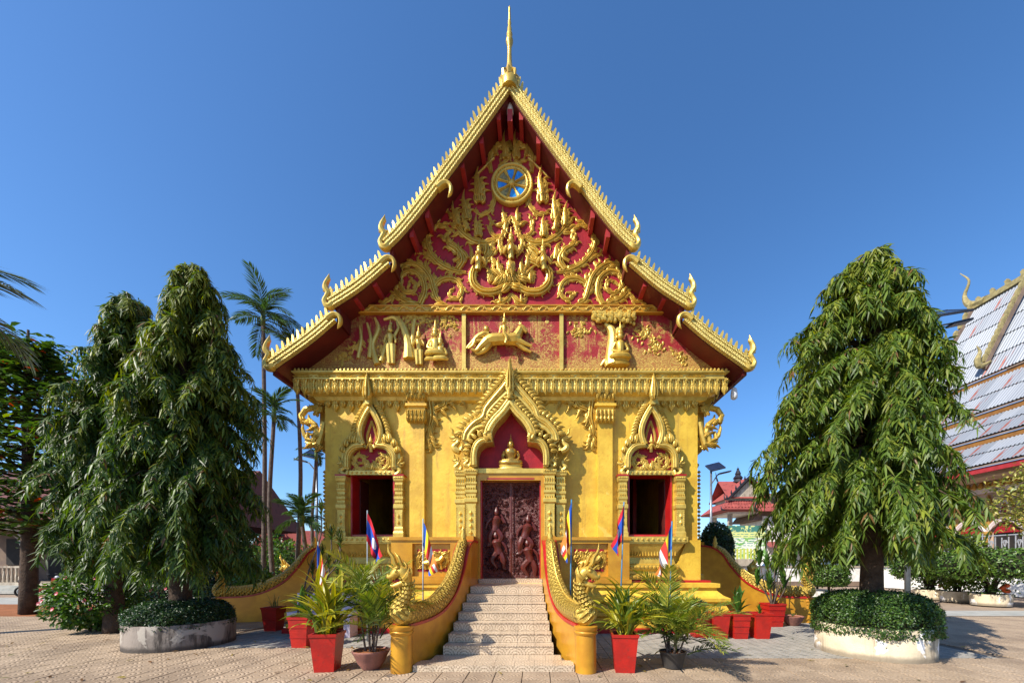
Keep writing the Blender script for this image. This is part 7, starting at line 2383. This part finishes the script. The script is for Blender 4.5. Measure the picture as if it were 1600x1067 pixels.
for (xa, za), (xb, zb_), yend in tiers:
    dx, dz = xa - xb, za - zb_
    Ls = math.hypot(dx, dz)
    rows = max(1, round(Ls / 1.45))
    ln = Ls / rows
    me = corr_mesh(SW + 0.04, ln + 0.08)
    ang = math.atan2(dz, dx)
    roof = MB().strip([(xb - 0.02, zb_ - 0.1), (xa, za - 0.08)], [(xb, zb_ - 0.04), (xa, za - 0.03)], 3.0, yend).build('roof_deck', M['dark_wall'], NT)
    y = yend - SW / 2
    k = 0
    while y > 3.4:
        for r in range(rows):
            t = r / rows
            o = link_mesh('metal_sheet', me, None, roof, (xb + dx * t, y, zb_ + dz * t + 0.02 + 0.0 * k))
            # local x along the ridge, local y up the slope
            Mx = Matrix(((0, math.cos(ang), -math.sin(ang)), (-1, 0, 0), (0, math.sin(ang), math.cos(ang)))).to_4x4()
            o.matrix_local = Matrix.Translation((xb + dx * t, y, zb_ + dz * t + 0.025)) @ Mx
        y -= SW
        k += 1
    MB().box(xb + 0.05, xb + 0.2, 3.0, yend - 0.05, zb_ - 0.38, zb_ - 0.1).build('fascia', M['ochre'] if zb_ > 7 else M['redbeam'], NT)
    # far-side slope so that the roof is a roof
    MB().strip([(64 - xa, za - 0.08), (64 - xb, zb_ - 0.1)], [(64 - xa, za), (64 - xb, zb_)], 3.0, yend).build('roof_deck', M['sheet'], NT)
# barge boards with crest teeth: far gable end and the raised middle bay
ct = MB().prism([(-0.12, 0), (0.12, 0), (0.1, 0.25), (0.15, 0.42), (0.0, 0.52), (-0.12, 0.3)], -0.08, 0.08).mesh('crest_tooth', M['dullgold'])
def nt_barge(pts, y, nteeth, fin=True):
    b = MB().strip([(a, c - 0.1) for a, c in pts], [(a - 0.1, c + 0.22) for a, c in pts], y - 0.1, y + 0.1).build('barge_board', M['dark_wall'], NT)
    for k in range(nteeth):
        t = (k + 0.5) / nteeth * (len(pts) - 1)
        i = min(int(t), len(pts) - 2)
        f = t - i
        x_ = pts[i][0] + (pts[i + 1][0] - pts[i][0]) * f; z_ = pts[i][1] + (pts[i + 1][1] - pts[i][1]) * f
        link_mesh('crest_tooth', ct, None, b, (x_ - 0.1, y, z_ + 0.18))
    if fin:
        x_, z_ = pts[-1]
        MB().tube(smooth_path([(x_ + 0.3, y, z_ + 0.4), (x_ - 0.3, y, z_ + 0.1), (x_ - 0.45, y, z_ + 0.5), (x_ - 0.3, y, z_ + 1.0), (x_ - 0.5, y, z_ + 1.4)], 4), [0.12, 0.16, 0.16, 0.09, 0.02], 8, (0, 1, 0)).build('end_finial', M['dullgold'], NT)
nt_barge([(32.0, 20.0), (30.2, 16.6), (28.5, 13.4), (26.8, 10.7), (25.4, 8.8), (24.0, 6.9)], 17.6, 26, False)
nt_barge([(32.0, 20.6), (30.2, 17.1), (28.6, 13.9)], 14.0, 16, True)
MB().box(31.8, 32.2, 3.0, 17.6, 19.9, 20.25).build('ridge', M['dullgold'], NT)
for k in range(14): link_mesh('crest_tooth', ct, None, NT, (32.0, 17.3 - k * 0.85, 20.2), PI / 2, (1, 1, 0.9))
MB().tube(smooth_path([(32, 16.8, 20.1), (32, 17.8, 20.4), (32, 18.2, 21.3), (32, 17.9, 22.2), (32, 18.5, 23.2)], 4), [0.3, 0.24, 0.12, 0.07, 0.02], 8).build('ridge_finial', M['dullgold'], NT)
# wall below the eave: frieze, arches, piers and grille
MB().box(26.4, 26.8, 3.0, 17.2, 0, 6.9).build('wall', M['ntwall'], NT)
MB().box(24.6, 26.4, 3.0, 17.4, 6.35, 6.6).build('eave_soffit', M['ntwall'], NT)
fr = MB().box(26.2, 26.4, 3.0, 17.2, 5.7, 6.34).build('frieze', M['pinkwhite'], NT)
lf = MB().lathe([(0.03, 0), (0.14, 0.12), (0.1, 0.3), (0.01, 0.5)], (0, 0, 0), 6).mesh('frieze_leaf', M['ntgold'])
for k in range(42):
    link_mesh('frieze_leaf', lf, None, fr, (26.12, 17.0 - k * 0.33, 5.95), 0, (1, 1, 0.9))
BAYW = 1.75
for k in range(8):
    yc = 16.2 - k * BAYW
    def yz(pts): return [(q[0], q[1]) for q in pts]
    # panels are drawn in (y, z) and extruded along x
    def panel(name, pts, x0, x1, mat):
        n = len(pts)
        vs = [(x0, a, b) for a, b in pts] + [(x1, a, b) for a, b in pts]
        fs = [tuple(range(n)), tuple(range(2 * n - 1, n - 1, -1))] + [(i, (i + 1) % n, n + (i + 1) % n, n + i) for i in range(n)]
        MB().add(vs, fs).build(name, mat, NT)
    h = BAYW / 2
    panel('arch_panel', [(yc - h + 0.02, 3.6), (yc - h + 0.02, 4.3), (yc - 0.3, 4.7), (yc, 5.65), (yc + 0.3, 4.7), (yc + h - 0.02, 4.3), (yc + h - 0.02, 3.6), (yc + 0.5, 4.1), (yc, 4.35), (yc - 0.5, 4.1)], 26.2, 26.41, M['ntgold'])
    panel('arch_niche', [(yc - 0.26, 4.45), (yc - 0.2, 4.8), (yc, 5.3), (yc + 0.2, 4.8), (yc + 0.26, 4.45)], 26.15, 26.21, M['pinkwhite'])
    panel('arch_niche_panel', [(yc - 0.17, 4.48), (yc - 0.12, 4.78), (yc, 5.1), (yc + 0.12, 4.78), (yc + 0.17, 4.48)], 26.11, 26.16, M['crimson'])
    st = MB()
    for rr, xx in ((0.0, 26.12), (0.12, 26.16)):
        st.tube(smooth_path([(xx, yc - h, 3.5 - rr), (xx, yc - h * 0.55, 4.0 - rr), (xx, yc, 4.22 - rr), (xx, yc + h * 0.55, 4.0 - rr), (xx, yc + h, 3.5 - rr)], 4), 0.06, 6)
    st.build('arch_moulding', M['pinkwhite'], NT)
    panel('arch_tympanum', [(yc - 0.66, 3.4), (yc - 0.4, 3.85), (yc, 4.02), (yc + 0.4, 3.85), (yc + 0.66, 3.4)], 26.3, 26.42, M['crimson'])
    panel('side_flame', [(yc - h - 0.3, 4.6), (yc - h - 0.1, 5.2), (yc - h, 5.6), (yc - h + 0.1, 5.2), (yc - h + 0.3, 4.6)], 26.22, 26.4, M['ntgold'])
    MB().lathe([(0.06, 2.9), (0.12, 3.05), (0.1, 3.15), (0.2, 3.4), (0.2, 3.5)], (26.2, yc - h, 0), 8).build('pendant_capital', M['ntgold'], NT)
    MB().box(26.38, 26.45, yc - 0.7, yc + 0.7, 1.2, 3.4).build('dark_opening', M['black'], NT)
# silver grille in front of the openings: each bar its own
gb = MB().box(-0.02, 0.02, -0.02, 0.02, 0, 2.2).mesh('grille_bar', M['grille'])
gr = thing('iron_grille', 'silver wrought grille with curled bars under the arches of the metal-roofed temple', 'grille', (25.7, 0, 1.2))
for k in range(46):
    link_mesh('grille_bar', gb, None, gr, (0, 17.0 - k * 0.3, 0), 0, (1, 1, 1.0 - 0.14 * abs(math.sin(k * 0.52))))
cb = MB().tube(smooth_path([(0, 0, 0), (0, 0.02, 0.7), (0, 0.2, 1.3), (0, 0.12, 1.5), (0, 0.05, 1.35)], 4), 0.022, 5).mesh('grille_scroll', M['grille'])
for k in range(44): link_mesh('grille_scroll', cb, None, gr, (-0.03, 16.9 - k * 0.31, 0.25), 0, (1, 1 if k % 2 else -1, 1))
for z_ in (0.02, 0.6, 2.0): MB().box(-0.03, 0.03, 3.2, 17.1, z_, z_ + 0.05).build('grille_rail', M['grille'], gr)
MB().box(25.2, 26.4, 3.0, 17.4, 0, 1.2).build('plinth', M['white'], NT)

# distant greenery and a wall that close the view behind everything
for i, (px, y_, R_, H_) in enumerate(((60, 30, 4, 7.5), (170, 33, 5, 8), (300, 36, 5, 7), (395, 34, 4, 6.5), (1240, 36, 4, 6), (1300, 38, 5, 7), (1420, 40, 5, 8))):
    loose_bush(['distant tree behind the hall end by the red earth', 'distant tree rising behind the mast tree trunks', 'distant tree between the hall end and the palms', 'distant tree behind the betel palm trunks', 'distant tree right behind the gate hall', 'distant tree behind the turquoise banner', 'distant tree behind the long white wall'][i], CAMX + (px - 841) * (y_ - CAMY) / FPX, y_, R_, H_, 160 + i, HD, 1500, 0.8, None, 0, (0, 0, 0), 'distant_tree', 'tree', 'distant trees on the left' if px < 800 else 'distant trees on the right')

# a scatter of fallen leaves on the paving
rng = np.random.default_rng(201)
m = 130
P = np.stack([rng.uniform(-11, 11, m), rng.uniform(-4.6, -0.5, m), rng.uniform(0.006, 0.02, m)], 1)
P = P[(np.abs(P[:, 0]) > 2.2) | (P[:, 1] < -4.1)]
m = len(P)
D = np.stack([rng.normal(0, 1, m), rng.normal(0, 1, m), rng.uniform(0, 0.25, m)], 1)
lb = LB(); lb.add(*leaves(P, D, np.tile([0, 0, 1.0], (m, 1)) + rng.normal(0, 0.2, (m, 3)), rng.uniform(0.07, 0.17, m), rng.uniform(0.012, 0.025, m), pick([(0.20, 0.11, 0.03), (0.12, 0.06, 0.025), (0.28, 0.22, 0.03), (0.10, 0.12, 0.02)], m, rng), 0.0))
o = link_mesh('fallen_leaves', lb.mesh('fallen_leaves', M['leaf']))
tag(o, 'dry brown and yellow leaves scattered over the paving', 'leaves', None, 'stuff')
